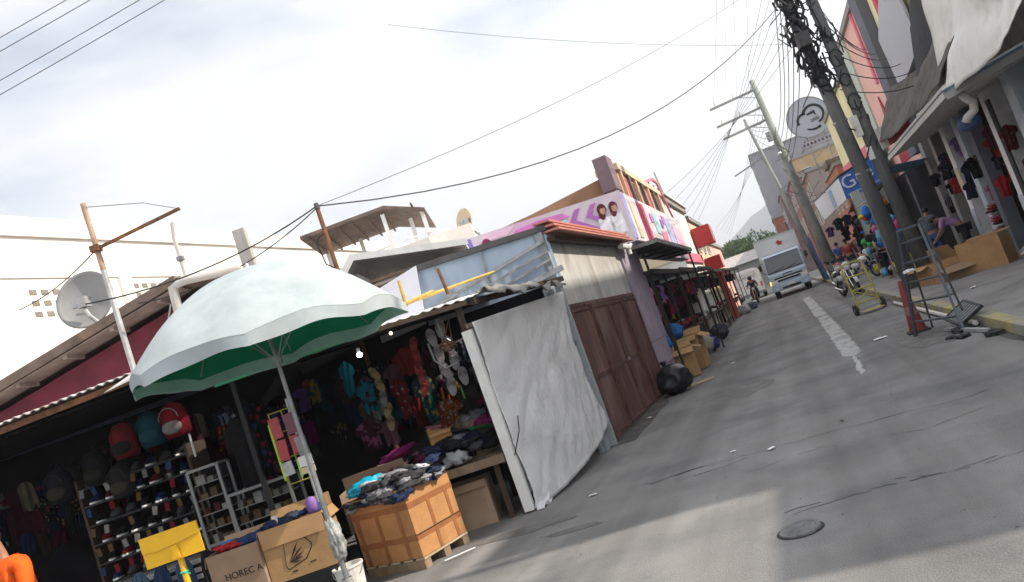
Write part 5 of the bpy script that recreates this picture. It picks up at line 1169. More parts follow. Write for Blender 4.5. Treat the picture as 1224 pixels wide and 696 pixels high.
rp = solo('red_post', MB().bar((-2.5, 38.5, 0), (-2.55, 38.5, 2.55), .28, .28), mat('faded_red_post', (.36, .07, .05), .7, .2), 'faded red post between the far left stalls', 'post')
solo('roof_pole', MB().cyl((-3.2, 33.5, 5.5), (-3.3, 33.5, 7.2), .05, .03, 8), M['concrete'], 'thin pole rising above the white shop beyond the banner', 'pole')

# five dark street stalls along the left
SY_ = [(16.6, 21.5), (21.7, 27.0), (27.2, 33.0), (33.2, 38.2), (39.0, 46.0), (46.3, 56.0)]
names = ['dark stall nearest the lavender wall', 'dark stall behind the open cartons', 'third dark stall past the cartons', 'dark stall just before the faded red post', 'dark stall just beyond the faded red post', 'last dark stall before the white van']
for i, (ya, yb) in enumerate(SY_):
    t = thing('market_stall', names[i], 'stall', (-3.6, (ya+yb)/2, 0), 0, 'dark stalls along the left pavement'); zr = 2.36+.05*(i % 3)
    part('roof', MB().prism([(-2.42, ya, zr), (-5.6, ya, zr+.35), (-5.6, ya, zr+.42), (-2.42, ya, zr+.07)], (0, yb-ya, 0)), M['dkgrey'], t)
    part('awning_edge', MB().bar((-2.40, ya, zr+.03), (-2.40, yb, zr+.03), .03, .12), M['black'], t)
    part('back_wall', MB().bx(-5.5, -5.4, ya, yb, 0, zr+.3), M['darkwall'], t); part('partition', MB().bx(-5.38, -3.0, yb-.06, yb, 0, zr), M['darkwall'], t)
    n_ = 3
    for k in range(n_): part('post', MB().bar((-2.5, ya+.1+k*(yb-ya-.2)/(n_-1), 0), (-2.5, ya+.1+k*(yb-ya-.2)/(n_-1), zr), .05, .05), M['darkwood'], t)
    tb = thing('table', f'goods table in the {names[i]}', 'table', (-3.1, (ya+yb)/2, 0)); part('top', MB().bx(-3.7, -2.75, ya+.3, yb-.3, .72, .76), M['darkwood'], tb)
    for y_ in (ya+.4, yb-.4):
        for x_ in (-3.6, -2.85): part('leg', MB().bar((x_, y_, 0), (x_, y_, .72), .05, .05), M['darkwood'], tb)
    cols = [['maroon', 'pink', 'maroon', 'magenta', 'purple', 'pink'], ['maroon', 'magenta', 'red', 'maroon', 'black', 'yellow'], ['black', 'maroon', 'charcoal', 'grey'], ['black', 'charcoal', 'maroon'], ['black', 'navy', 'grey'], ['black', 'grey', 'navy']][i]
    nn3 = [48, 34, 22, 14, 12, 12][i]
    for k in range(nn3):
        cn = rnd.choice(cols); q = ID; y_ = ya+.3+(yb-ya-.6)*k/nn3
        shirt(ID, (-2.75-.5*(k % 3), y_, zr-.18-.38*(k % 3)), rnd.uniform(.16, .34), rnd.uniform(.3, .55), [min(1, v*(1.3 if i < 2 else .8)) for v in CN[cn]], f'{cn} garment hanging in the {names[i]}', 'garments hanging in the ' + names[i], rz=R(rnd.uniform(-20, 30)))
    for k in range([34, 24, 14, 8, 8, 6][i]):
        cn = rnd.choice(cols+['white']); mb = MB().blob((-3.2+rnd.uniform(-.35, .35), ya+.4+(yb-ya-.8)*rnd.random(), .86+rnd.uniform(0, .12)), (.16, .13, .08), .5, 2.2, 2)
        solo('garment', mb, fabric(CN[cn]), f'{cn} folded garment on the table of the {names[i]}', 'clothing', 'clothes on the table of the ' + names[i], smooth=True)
    for k in range(2 if i < 3 else 1):
        y_ = ya+1.2+k*2.2; c = (-3.6, y_, zr-.12); q = thing('light_bulb', f'lit bulb under the roof of the {names[i]}', 'light bulb', c, 0, 'lit bulbs in the left stalls')
        part('glass_bulb', MB().blob(c, (.045, .045, .04), 0, 1, 2), M['bulb'], q); part('socket', MB().cyl((c[0], c[1], c[2]+.04), (c[0], c[1], c[2]+.12), .02, .02, 8), M['plastic'], q)
# cartons, bags in front of stalls
wF = Matrix.Rotation(R(0), 4, 'Z')
carton('carton', 'open brown carton with pale flaps nearest the black bin bag', ID, (-2.42, 16.9, .02), (.46, .56, .62), M['carton'], R(8), [('f', 120, .2), ('b', 60, .2), ('r', 110, .2), ('l', 90, .2)])
carton('carton', 'second open brown carton just beyond the first one past the bin bag', ID, (-2.38, 18.1, .02), (.55, .62, .78), M['carton'], R(-6), [('f', 120, .2), ('b', 50, .2), ('r', 120, .22)])
carton('carton', 'third brown carton farther along the left kerb, half hidden', ID, (-2.45, 19.4, .02), (.5, .6, .62), M['cartonpale'], R(10), [('f', 60, .2), ('r', 100, .2)])
for i, (x, y_, z, r_, col, lb) in enumerate(((-2.75, 16.6, .86, .22, (.03, .16, .42), 'blue plastic bag bulging above the first open carton'), (-2.65, 18.2, .98, .24, (.03, .13, .34), 'blue bag behind the second open carton'), (-2.4, 20.6, .34, .30, (.30, .27, .22), 'beige sack slumped at the left kerb past the cartons'),
                      (-2.3, 21.7, .25, .24, (.03, .04, .16), 'dark blue bundle at the left kerb by the beige sack'), (-2.75, 15.9, .95, .13, (.3, .12, .45), 'small purple bag against the lavender wall'), (-2.35, 25.8, .3, .3, (.05, .05, .06), 'black sack in front of the third dark stall'),
                      (-2.2, 40, .2, .35, (.35, .35, .34), 'pale grey sack on the road edge past the red post'), (-1.9, 43, .15, .3, (.08, .09, .12), 'dark flat bundle on the road edge before the white van'), (-2.2, 46, .2, .35, (.5, .5, .5), 'white bundle on the road edge nearest the white van'))):
    solo('sack', MB().blob((x, y_, z), (r_, r_*1.1, r_*.85), .3, 2.2, 3), fabric(col, 0), lb, 'bag', smooth=True)
bg1 = thing('bin_bag', 'shiny black bin bag tied at the top beside the last brown gate leaf', 'bin bag', (-2.42, 14.6, 0))
part('bag_body', MB().blob((-2.42, 14.6, .27), (.33, .36, .29), .20, 1.5, 4), M['bag'], bg1, smooth=True)
part('tied_neck', MB().lathe([(.05, 0), (.03, .05), (.075, .12), (.06, .14), (.02, .08)], (-2.50, 14.6, .50), 10), M['bag'], bg1)
solo('wood_scrap', MB().box((-2.0, 15.0, .03), (.5, .07, .03), (0, 0, R(30))), M['palewood'], 'pale wooden scrap on the road by the black bin bag', 'scrap')

# white van at the street end
def vancar():
    t = thing('van', 'plain white van at the street end behind the motorcycle', 'van', (-2.35, 62, 0))
    pr_ = [(-3.35, .42), (-3.35, 1.9), (-3.2, 2.2), (-2.9, 2.3), (-1.75, 2.3), (-1.45, 2.2), (-1.32, 1.85), (-1.30, .42)]
    part('body', MB().prism([(x, 60, z) for x, z in pr_], (0, 4.6, 0)), M['white'], t, bevel=.04)
    part('rear_window', MB().bx(-3.1, -1.6, 59.93, 59.98, 1.75, 2.05), M['offwhite'], t); part('bumper', MB().bx(-3.35, -1.3, 59.82, 60.0, .32, .5), M['steel'], t)
    for x in (-3.2, -1.45):
        for y_ in (60.9, 63.7): w_ = part('wheel', MB().cyl((x-.1, y_, .32), (x+.1, y_, .32), .32, .32, 18), M['rubber'], t); part('rim', MB().cyl((x-.105, y_, .32), (x+.105, y_, .32), .18, .18, 12), M['steel'], w_)
    for x in (-3.28, -1.42): part('tail_light', MB().bx(x-.05, x+.05, 59.95, 59.995, .8, 1.15), M['red'], t)
vancar()

# motorcycle builder (local frame: forward +Y)
def motorcycle(label, loc, rz, bodyc, group, whitefair=True):
    t = thing('motorcycle', label, 'motorcycle', loc, rz, group); T = Matrix.Translation(Vector(loc)) @ Matrix.Rotation(rz, 4, 'Z')
    for y_, r_ in ((.63, .285), (-.62, .285)):
        w_ = part('wheel', MB(T).torus((0, y_, .30), r_-.045, .05, (0, R(90), 0), 24, 8), M['rubber'], t, smooth=True)
        part('rim', MB(T).torus((0, y_, .30), r_-.10, .014, (0, R(90), 0), 20, 6).cyl((-.06, y_, .30), (.06, y_, .30), .035, .035, 10), M['steel'], w_)
        sp = MB(T)
        for k in range(6): a = k*math.pi/3; sp.bar((0, y_, .3), (0, y_+.19*math.cos(a), .3+.19*math.sin(a)), .014, .02)
        part('spokes', sp, M['steel'], w_)
    for sx in (-.075, .075): part('fork_leg', MB(T).tube([(sx, .63, .30), (sx, .47, .72), (sx*.8, .40, .95)], .022, 8), M['chrome'], t)
    part('front_mudguard', MB(T).cloth(lambda u, v: ((v-.5)*.11, .63+.325*math.cos(R(20+u*120)), .30+.325*math.sin(R(20+u*120))), 12, 2, .01), bodyc, t)
    part('frame', MB(T).tube([(0, .42, .85), (0, .25, .42), (0, -.15, .32), (0, -.6, .32)], .028, 8).tube([(0, .42, .88), (0, 0, .66), (0, -.55, .72)], .024, 8), M['black'], t)
    part('engine', MB(T).blob((0, .08, .40), (.13, .2, .15), .12, 2, 3).cyl((-.14, .0, .36), (.14, .0, .36), .10, .10, 12), M['steel'], t)
    part('fuel_tank', MB(T).blob((0, .16, .76), (.13, .23, .12), .03, 1, 3), bodyc, t, smooth=True)
    part('seat', MB(T).blob((0, -.30, .80), (.13, .38, .06), .03, 1, 3), M['rubber'], t, smooth=True)
    part('side_cover', MB(T).blob((0, -.28, .62), (.12, .24, .12), .05, 1, 3), bodyc, t, smooth=True)
    part('tail', MB(T).blob((0, -.72, .82), (.07, .14, .06), .03, 1, 3), bodyc, t, smooth=True)
    part('exhaust', MB(T).tube([(.12, .15, .28), (.14, -.2, .24), (.15, -.75, .34)], [.022, .035, .045], 10), M['chrome'], t)
    part('handlebar', MB(T).tube([(-.35, .30, 1.02), (-.18, .38, 1.04), (.18, .38, 1.04), (.35, .30, 1.02)], .014, 8), M['steel'], t)
    for sx in (-1, 1): mi = part('mirror', MB(T).blob((sx*.30, .36, 1.20), (.07, .015, .045), 0, 1, 2).tube([(sx*.2, .37, 1.05), (sx*.3, .37, 1.17)], .007, 5), M['black'], t)
    part('headlight', MB(T).blob((0, .50, .92), (.10, .07, .10), 0, 1, 3), M['lamp'], t, smooth=True)
    part('headlight_cowl', MB(T).blob((0, .45, .97), (.13, .08, .12), .03, 1, 3), bodyc, t, smooth=True)
    part('kick_stand', MB(T).bar((-.05, 0, .3), (-.22, -.05, .0), .02, .02), M['steel'], t)
    part('number_plate', MB(T).bx(-.08, .08, -.88, -.87, .55, .67), M['white'], t)
    return t
wh_ = mat('white_motor_paint', (.6, .6, .62), .3, .05, spec=.7); rd_ = mat('red_motor_paint', (.40, .03, .03), .3, .05, spec=.7)
motorcycle('white and black motorcycle parked nearest the yellow hand truck', (1.78, 26.6, 0), R(195), wh_, 'motorcycles parked by the pole')
motorcycle('red motorcycle parked behind the white one at the kerb', (2.0, 29.3, 0), R(160), rd_, 'motorcycles parked by the pole')
motorcycle('black motorcycle parked beside the truck at the base of the tall pole', (1.95, 32.5, 0), R(185), M['black'], 'motorcycles parked by the pole')
motorcycle('white motorcycle on the pavement edge behind the parked ones', (2.75, 31.0, .125), R(215), wh_, 'motorcycles parked by the pole')
ml_ = Vector((-1.75, 50, 0))
motorcycle('dark motorcycle carrying two people toward the camera at the street end', ml_, R(180), M['black'], None)
J = dict(STAND); J.update(pel=(0, 0, .92), chest=(0, .05, 1.18), neck=(0, .09, 1.42), head=(0, .13, 1.57), shl=(-.18, .09, 1.37), shr=(.18, .09, 1.37), ell=(-.27, .25, 1.14), elr=(.27, .25, 1.14), wrl=(-.3, .5, 1.06), wrr=(.3, .5, 1.06),
                          hpl=(-.1, .04, .88), hpr=(.1, .04, .88), knl=(-.2, .42, .72), knr=(.2, .42, .72), anl=(-.17, .32, .33), anr=(.17, .32, .33))
person('person in a dark top and dark helmet riding the far motorcycle', ml_+Vector((0, .12, 0)), R(180), J, fabric((.04, .04, .05)), fabric((.03, .03, .04)), shorts=False, hat=M['black'])
person('person in a grey-pink top seated behind the motorcycle rider', ml_+Vector((0.0, .62, .05)), R(180), J, fabric((.25, .16, .17)), fabric((.03, .035, .06)), shorts=False)

# ================================================================ truck
tx, ty = .38, 45.0
tk = thing('box_truck', 'white box truck with a pale blue cab and red mark driving up the street', 'truck', (tx, ty, 0))
TF = Matrix.Translation((tx, ty, 0)) @ Matrix.Rotation(R(0), 4, 'Z')     # front faces -Y
part('cargo_box', MB(TF).bx(-1.17, 1.17, 1.75, 6.6, .85, 3.42), M['truckwhite'], tk, bevel=.03)
cb = MB(TF); prof = [(0, .62), (0, 1.25), (.10, 1.42), (.42, 2.32), (.60, 2.42), (1.62, 2.45), (1.62, .62)]
cb.prism([(-1.02, y_, z) for y_, z in prof], (2.04, 0, 0)); part('cab', cb, M['truckblue'], tk, bevel=.03)
part('windscreen', MB(TF).prism([(-.93, .085, 1.46), (.93, .085, 1.46), (.88, .375, 2.28), (-.88, .375, 2.28)], (0, -.015, .004)), M['glass'], tk)
part('windscreen_seal', MB(TF).tube([(-.95, .06, 1.44), (.95, .06, 1.44), (.90, .36, 2.30), (-.90, .36, 2.30), (-.95, .06, 1.44)], .018, 6), M['rubber'], tk)
part('wiper', MB(TF).bar((-.6, .04, 1.47), (-.05, .10, 1.60), .015, .02), M['rubber'], tk); part('wiper', MB(TF).bar((.1, .04, 1.47), (.65, .10, 1.60), .015, .02), M['rubber'], tk)
part('grille', MB(TF).bx(-.75, .75, -.02, .0, 1.02, 1.10).bx(-.75, .75, -.02, .0, .88, .97), M['black'], tk)
part('grille_bar', MB(TF).bx(-.78, .78, -.035, -.022, .975, 1.01), M['chrome'], tk)
part('maker_badge', MB(TF).bx(-.28, .28, -.008, -.001, 1.19, 1.25), M['dkgrey'], tk)
part('bumper', MB(TF).bx(-1.05, 1.05, -.12, .3, .38, .74), M['truckblue'], tk, bevel=.04)
part('bumper_vent', MB(TF).bx(-.5, .5, -.135, -.122, .44, .54), M['black'], tk); part('number_plate', MB(TF).bx(-.2, .2, -.15, -.137, .56, .68), M['white'], tk)
for sx in (-1, 1):
    hl = part('headlight', MB(TF).box((sx*.80, -.03, .86), (.36, .07, .2)), M['lamp'], tk, bevel=.02)
    part('indicator', MB(TF).box((sx*1.0, -.0, .90), (.07, .09, .2)), M['amber'] if sx < 0 else M['yellow'], tk)
    part('fog_lamp', MB(TF).cyl((sx*.78, -.135, .52), (sx*.78, -.11, .52), .075, .075, 12), M['lamp'], tk)
    part('side_window', MB(TF).prism([(sx*1.021, .35, 1.5), (sx*1.021, 1.3, 1.5), (sx*1.021, 1.3, 2.2), (sx*1.021, .6, 2.2)], (sx*.008, 0, 0)), M['glass'], tk)
    part('mirror_arm', MB(TF).tube([(sx*1.0, .3, 2.1), (sx*1.22, .1, 2.1), (sx*1.22, .1, 1.6), (sx*1.0, .2, 1.45)], .014, 6), M['black'], tk)
    part('mirror', MB(TF).box((sx*1.24, .09, 1.88), (.17, .06, .32)), M['black'], tk, bevel=.02)
    part('door_handle', MB(TF).box((sx*1.03, 1.2, 1.35), (.02, .14, .04)), M['black'], tk)
    part('step', MB(TF).box((sx*.98, .9, .45), (.12, .5, .05)), M['black'], tk)
    for y_ in (.75, 5.0):
        wl = part('wheel', MB(TF).cyl((sx*.72, y_, .38), (sx*.98, y_, .38), .38, .38, 24), M['rubber'], tk, smooth=False); part('rim', MB(TF).cyl((sx*.975, y_, .38), (sx*.99, y_, .38), .22, .2, 16), M['steel'], wl)
part('chassis', MB(TF).bx(-.5, .5, .5, 6.5, .5, .8), M['black'], tk)
rm = MB(TF); rm.prism([(.05, 1.742, 3.05), (.16, 1.742, 3.13), (.24, 1.742, 3.02), (.40, 1.742, 3.0), (.30, 1.742, 2.90), (.32, 1.742, 2.78), (.18, 1.742, 2.85), (.04, 1.742, 2.80), (.08, 1.742, 2.92), (-.02, 1.742, 2.98)], (0, -.008, 0))
part('red_emblem', rm, M['red'], tk); part('box_trim', MB(TF).bar((-1.17, 1.73, 3.42), (1.17, 1.73, 3.42), .04, .05), M['alu'], tk)

# ================================================================ right: buildings whose upper parts shade the road
nb = thing('corner_building', 'white low annex standing beside the street near the viewer, outside the picture', 'building', (8, 6.2, 0))
part('wall', MB().bx(5.25, 11, 5.12, 7.05, 0, 4.95), M['offwhite'], nb); part('door', MB().bx(5.22, 5.247, 5.6, 6.5, .12, 2.2), M['blue'], nb)
nb = thing('middle_building', 'cream middle building standing beside the annex near the viewer, outside the picture', 'building', (8, 7.9, 0))
part('wall', MB().bx(5.25, 11, 7.42, 8.7, 0, 7.15), M['cream'], nb); part('window', MB().bx(5.22, 5.247, 7.7, 8.4, 4.2, 5.4), M['winglass'], nb)
lp = thing('shadow_post', 'slim concrete post added out of view to cast a thin shadow strip', 'shadow post', (5.0, 7.17, .1))  # unseen post, added only to throw a thin shadow strip across the lit road
part('post', MB().cyl((5.0, 7.20, .1), (5.0, 7.20, 8.8), .11, .07, 10), M['concrete'], lp); part('post_arm', MB().tube([(5, 7.2, 8.7), (4.6, 7.2, 9.0), (4.0, 7.2, 9.05)], .035, 8), M['steel'], lp); part('post_head', MB().box((3.8, 7.2, 9.03), (.5, .18, .1)), M['steel'], lp)

mb_ = thing('arcade_building', 'near right market building with pale pillars, dark shop openings and a guttered canopy', 'building', (8, 17, 0))
part('upper_wall', MB().bx(5.25, 12, 8.75, 26.2, 3.9, 9.2), M['offwhite'], mb_)
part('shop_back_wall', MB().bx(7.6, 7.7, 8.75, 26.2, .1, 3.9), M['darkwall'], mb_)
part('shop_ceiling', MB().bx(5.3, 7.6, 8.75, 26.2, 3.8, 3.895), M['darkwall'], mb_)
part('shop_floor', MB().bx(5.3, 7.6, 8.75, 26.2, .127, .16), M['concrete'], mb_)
pal = mat('pale_blue_pillar', (.52, .59, .64), .75, .12, 3, dirt=(.30, .31, .33), dscale=2); whp = mat('white_pillar', (.84, .84, .85), .75, .06, 3, dirt=(.5, .49, .49), dscale=2, damt=.6)
for (y_, wd, m_, lb) in ((13.0, .5, pal, None), (15.3, .45, whp, None), (17.0, .50, pal, None), (18.7, .45, whp, 'white pillar with a pale blue lower half'), (20.6, .35, M['slate'], None), (21.6, .40, pal, None), (23.0, .4, whp, 'white pillar with a tan patch'), (24.6, .35, M['concrete'], None), (26.0, .45, M['concrete'], None)):
    pp_ = part('pillar', MB().bx(5.0, 5.0+wd*.8, y_-wd/2, y_+wd/2, .127, 3.78), m_, mb_, lb)
    if m_ is whp: part('pillar_base', MB().bx(4.985, 4.998, y_-wd/2-.01, y_+wd/2+.01, .13, 1.35), pal, pp_)
    if y_ == 23.0: part('tan_patch', MB().bx(4.986, 4.998, y_-wd/2, y_+wd/2, 1.9, 2.5), M['cream'], pp_)
for y0, y1, lb in ((13.4, 15.0, 'nearest'), (19.0, 20.3, 'middle'), (22.0, 22.7, 'narrow')):
    q = part('partition', MB().bx(5.6, 7.4, y0+.1, y0+.16, .17, 3.7), M['darkwood'], mb_)
# drop pipe along a pillar, tan pipe
part('drop_pipe', MB().tube([(4.95, 18.25, .13), (4.95, 18.25, 3.4)], .05, 8), mat('dark_pipe', (.06, .06, .07), .6), mb_)
# guttered canopy
cn_ = thing('gutter_canopy', 'pale sheet canopy with layered metal gutter over the right pavement', 'canopy', (4.4, 19, 3.5))
part('roof_sheet', MB().prism([(3.72, 15.62, 3.52), (5.24, 15.62, 3.78), (5.24, 24.5, 3.78), (3.92, 24.5, 3.52)], (0, 0, .03)), M['whitesheet'], cn_)
gm = mat('pale_gutter', (.50, .48, .44), .5, .1, 5, dirt=(.28, .25, .22), dscale=5); gm2 = mat('blue_edge', (.12, .20, .32), .5)
for k, (o, z, h_, m_) in enumerate(((0, 3.47, .11, gm), (.035, 3.56, .05, M['dkgrey']), (.05, 3.62, .06, gm))):
    part('gutter_lap', MB().bar((3.66+o, 15.56, z), (3.87+o, 24.5, z), .05, h_), m_, cn_)
part('side_beam', MB().bar((3.66, 15.54, 3.44), (5.4, 15.54, 3.74), .05, .13), mat('grey_fascia', (.36, .36, .36), .6, .1, 4, dirt=(.25, .24, .22)), cn_)
part('side_edge', MB().bar((3.64, 15.52, 3.535), (5.4, 15.52, 3.83), .06, .035), gm2, cn_); part('side_edge', MB().bar((3.64, 15.50, 3.575), (5.4, 15.50, 3.87), .06, .035), M['white'], cn_)
part('soffit', MB().prism([(3.74, 15.7, 3.44), (5.2, 15.7, 3.66), (5.2, 24.3, 3.66), (3.94, 24.3, 3.44)], (0, 0, .02)), M['offwhite'], cn_)
part('pipe_elbow', MB().tube([(3.98, 15.9, 3.44), (4.02, 15.92, 3.34), (4.12, 15.95, 3.22), (4.10, 16.0, 3.08), (3.97, 16.05, 3.0), (3.93, 16.08, 2.93)], .075, 12), M['pvc'], cn_, smooth=True)
part('blue_drum', MB().blob((4.35, 17.6, 3.05), (.22, .3, .18), .1, 2, 3), mat('dim_blue', (.05, .08, .2), .6), cn_)
# big tarps above the canopy
def tarpf(u, v):
    y_ = 12.2+u*5.5; x_ = 3.95+.55*v+.12*math.sin(u*7+v*3)+.10*noise.noise(Vector((u*4, v*3, 1)))
    z = 3.66+(1.0+1.1*u)*v*1.0-.16*math.sin(math.pi*u)*(1-v)+.04*noise.noise(Vector((u*9, v*5, 4)))
    return (x_, y_, z)
t1 = solo('tarp', MB().cloth(tarpf, 40, 24, .012), mat('white_tarp', (.70, .69, .65), .7, .06, 2, bump=.3, bscale=7, dirt=(.36, .34, .31), dscale=1.5), 'big off-white tarp draped over the near right canopy', 'tarp', smooth=True)
part_t = t1
# pale creamy patch sewn on tarp
def tarpd(u, v):
    y_ = 16.0+u*9; x_ = 3.85+.9*v+.10*math.sin(u*9+v*2); z = 3.95+1.35*v-.25*math.sin(math.pi*u)+.06*noise.noise(Vector((u*8, v*5, 9)))+.10*u
    return (x_, y_, z)
solo('tarp', MB().cloth(tarpd, 40, 18, .014), mat('dark_brown_tarp', (.085, .075, .062), .85, .35, 4, bump=.4, bscale=9, dirt=(.15, .14, .12), dscale=3), 'dark brown tarp sagging over the right stalls behind the white tarp', 'tarp', smooth=True)
def tarpg(u, v):
    y_ = 13.5+u*8; x_ = 4.5+.45*v+.05*math.sin(u*14); z = 5.0+1.5*v-.5*u*(1-v)+.05*math.sin(u*17)
    return (x_, y_, z)
solo('tarp', MB().cloth(tarpg, 40, 12, .012), mat('black_net_tarp', (.03, .031, .034), .9, .3, 5, bump=.4), 'dark grey tarp hung in folds high above the white tarp', 'tarp', smooth=True)
pnl = thing('blank_board', 'large blank pale board tilted on the upper right wall', 'board', (5.1, 24, 5.5)); part('board', MB().prism([(4.9, 21.2, 5.6), (4.9, 25.0, 5.2), (4.9, 25.3, 6.9), (4.9, 21.6, 8.2)], (.06, 0, 0)), mat('pale_board', (.46, .47, .52), .6, .05, 1, dirt=(.36, .36, .40), dscale=1), pnl)
part('batten', MB().bar((5.0, 21.4, 6.0), (5.0, 25.2, 5.7), .05, .05), M['steel'], pnl)
part('upper_cladding', MB().bx(5.19, 5.247, 22.0, 26.2, 5.6, 9.2), M['yellowwall'], mb_); part('red_stripe', MB().bx(5.13, 5.187, 24.9, 25.3, 5.6, 9.2), mat('stripe_red', (.60, .05, .10), .6), mb_)

# pink building with grey pillar
pb = building('pink_building', 'salmon pink building with a slate grey corner pillar above the brown tarp', 5.2, 12, 26.6, 34.4, 9.0, M['salmon'], windows=False)
part('corner_pillar', MB().bx(4.9, 5.6, 26.25, 27.4, 3.5, 9.6), M['slate'], pb); part('pale_band', MB().bx(5.14, 5.197, 32.5, 34.4, 4.0, 9.0), mat('pale_green_band', (.50, .55, .47), .8), pb)
part('red_wedge', MB().prism([(5.15, 28.7, 3.6), (5.15, 30.6, 3.6), (5.15, 30.2, 6.1)], (.04, 0, 0)), mat('brick_red_panel', (.36, .04, .05), .7), pb)
part('pink_stripe', MB().bx(5.14, 5.197, 29.2, 29.5, 6.4, 9), M['pink'], pb)
part('shop_front', MB().bx(5.1, 5.197, 26.6, 34.3, .13, 3.3), M['darkwall'], pb)
yb = building('yellow_building', 'tall pale yellow building with a pink band above the blue sign', 5.2, 12, 34.6, 47.5, 8.4, M['yellowwall'], windows=False)
part('pink_band', MB().prism([(5.14, 35.2, 4.6), (5.14, 35.2, 5.3), (5.14, 47.5, 5.7), (5.14, 47.5, 5.2)], (.055, 0, 0)), M['pink'], yb); part('shop_front', MB().bx(5.1, 5.197, 34.6, 47.4, .13, 3.4), M['darkwall'], yb)
ob = building('orange_building', 'low orange-brown building past the yellow one', 4.9, 12, 48, 57, 6.0, mat('terracotta_wall', (.42, .17, .10), .85, .1, 1), ny=3, nz_=1, side='x0')
part('parapet_block', MB().bx(4.6, 5.6, 49, 52, 6.25, 6.6), M['browngrey'], ob)
# blue sign box with white side
bs = thing('shop_awning_sign', 'blue shop sign lettered in pale blue with a long white awning side', 'sign', (4, 34, 3.2))
part('blue_face', MB().prism([(3.2, 32.0, 3.18), (4.9, 32.0, 3.35), (4.9, 32.0, 4.45), (3.2, 32.0, 4.05)], (0, .08, 0)), M['blue'], bs)
part('white_side', MB().prism([(3.2, 32.1, 3.18), (3.2, 32.1, 4.05), (3.2, 49.0, 4.5), (3.2, 46.0, 3.25)], (.06, 0, 0)), mat('white_awning_vinyl', (.62, .64, .68), .6, .05), bs)
part('side_print', MB().prism([(3.19, 36.5, 3.3), (3.19, 36.5, 4.05), (3.19, 38, 4.1), (3.19, 38, 3.3)], (-.01, 0, 0)), mat('pale_blue_print', (.25, .38, .60), .6), bs)
part('lower_stripe', MB().prism([(3.3, 31.99, 3.28), (4.8, 31.99, 3.42), (4.8, 31.99, 3.50), (3.3, 31.99, 3.36)], (0, -.01, 0)), mat('stripe_pale_blue', (.2, .35, .65), .6), bs)
text_part('sign_lettering', 'Gce', mat('pale_blue_letter', (.55, .65, .85), .5), bs, (3.80, 31.97, 3.82), (1, 0, .17), (0, 0, 1), .72, .01)
part('awning_roof', MB().prism([(3.2, 32, 4.1), (5.1, 32, 4.5), (5.1, 47, 4.6), (3.2, 47, 4.45)], (0, 0, .05)), M['dkgrey'], bs)
rs = thing('red_sign', 'red sign box with a pale left panel under the brown tarp', 'sign', (4.3, 25, 3.8))
part('red_face', MB().prism([(4.10, 25, 3.86), (4.8, 25, 4.02), (4.8, 25, 4.42), (4.10, 25, 4.46)], (0, .15, 0)), M['red'], rs); part('pale_face', MB().prism([(3.82, 25, 3.80), (4.098, 25, 3.86), (4.098, 25, 4.46), (3.85, 25, 4.46)], (0, .15, 0)), M['offwhite'], rs)
part('side_trim', MB().prism([(4.12, 24.985, 3.9), (4.78, 24.985, 4.05), (4.78, 24.985, 4.09), (4.12, 24.985, 3.94)], (0, -.01, 0)), M['orange'], rs)
solo('orange_tarp', MB().cloth(lambda u, v: (3.4+u*1.7, 33.0+v*3, 3.0-.25*v+.06*math.sin(u*12)), 16, 6, .01), mat('red_orange_cloth', (.45, .09, .04), .8, .2), 'red-orange cloth awning below the blue sign', 'awning')
solo('blue_awning', MB().cloth(lambda u, v: (3.95+u*1.1, 25.5+v*3, 3.35-.18*u), 12, 6, .01), mat('faded_blue_cloth', (.07, .22, .33), .8, .2), 'faded blue cloth awning behind the twin poles', 'awning')
# disc sign on frame
ds = thing('disc_sign', 'round grey sign with a black swirl emblem on a frame above the yellow building', 'sign', (4.7, 50, 6.5))
part('disc', MB().cyl((4.68, 50.0, 9.5), (4.68, 50.14, 9.5), 1.22, 1.22, 40), mat('sign_disc_grey', (.36, .38, .43), .6, .06), ds)
part('disc_rim', MB().torus((4.68, 50.0, 9.5), 1.22, .035, (R(90), 0, 0), 40, 6), M['steel'], ds)
em = MB()
def arc(cx, cz, r_, a0, a1, w0, w1, n_=16):
    for k in range(n_):
        a = R(a0+(a1-a0)*k/n_); b = R(a0+(a1-a0)*(k+1)/n_); w_ = w0+(w1-w0)*k/n_
        em.prism([(cx+r_*math.cos(a), 49.975, cz+r_*math.sin(a)), (cx+(r_+w_)*math.cos(a), 49.975, cz+(r_+w_)*math.sin(a)), (cx+(r_+w_)*math.cos(b), 49.975, cz+(r_+w_)*math.sin(b)), (cx+r_*math.cos(b), 49.975, cz+r_*math.sin(b))], (0, .015, 0))
arc(5.0, 9.55, .50, -75, 160, .12, .17); arc(4.45, 9.38, .34, 70, 200, .12, .15); arc(4.8, 9.42, .66, 235, 300, .06, .17)
em.prism([(4.65, 49.975, 9.72), (5.12, 49.975, 9.80), (5.14, 49.975, 9.42), (5.02, 49.975, 9.62), (4.66, 49.975, 9.62)], (0, .015, 0))
for k in range(3): em.bar((4.75, 49.98, 9.30-.07*k), (5.25, 49.98, 9.36-.07*k), .01, .025)
part('swirl_emblem', em, M['black'], ds)
part('name_strip', MB().bx(3.7, 5.9, 49.98, 50.02, 7.82, 8.12), mat('grey_strip', (.35, .33, .38), .6), ds)
for k in range(9): part('name_mark', MB().bx(3.85+k*.22, 3.95+k*.22, 49.955, 49.978, 7.90, 8.04), M['dkgrey'], ds)
for x in (4.2, 5.2): part('support_pole', MB().bar((x, 50.1, 5.9), (x, 50.1, 9.2), .08, .08), M['steel'], ds)
part('support_brace', MB().bar((4.2, 50.1, 7.0), (5.2, 50.1, 7.6), .05, .05).bar((3.7, 50.05, 7.75), (5.9, 50.05, 7.75), .05, .05), M['steel'], ds)

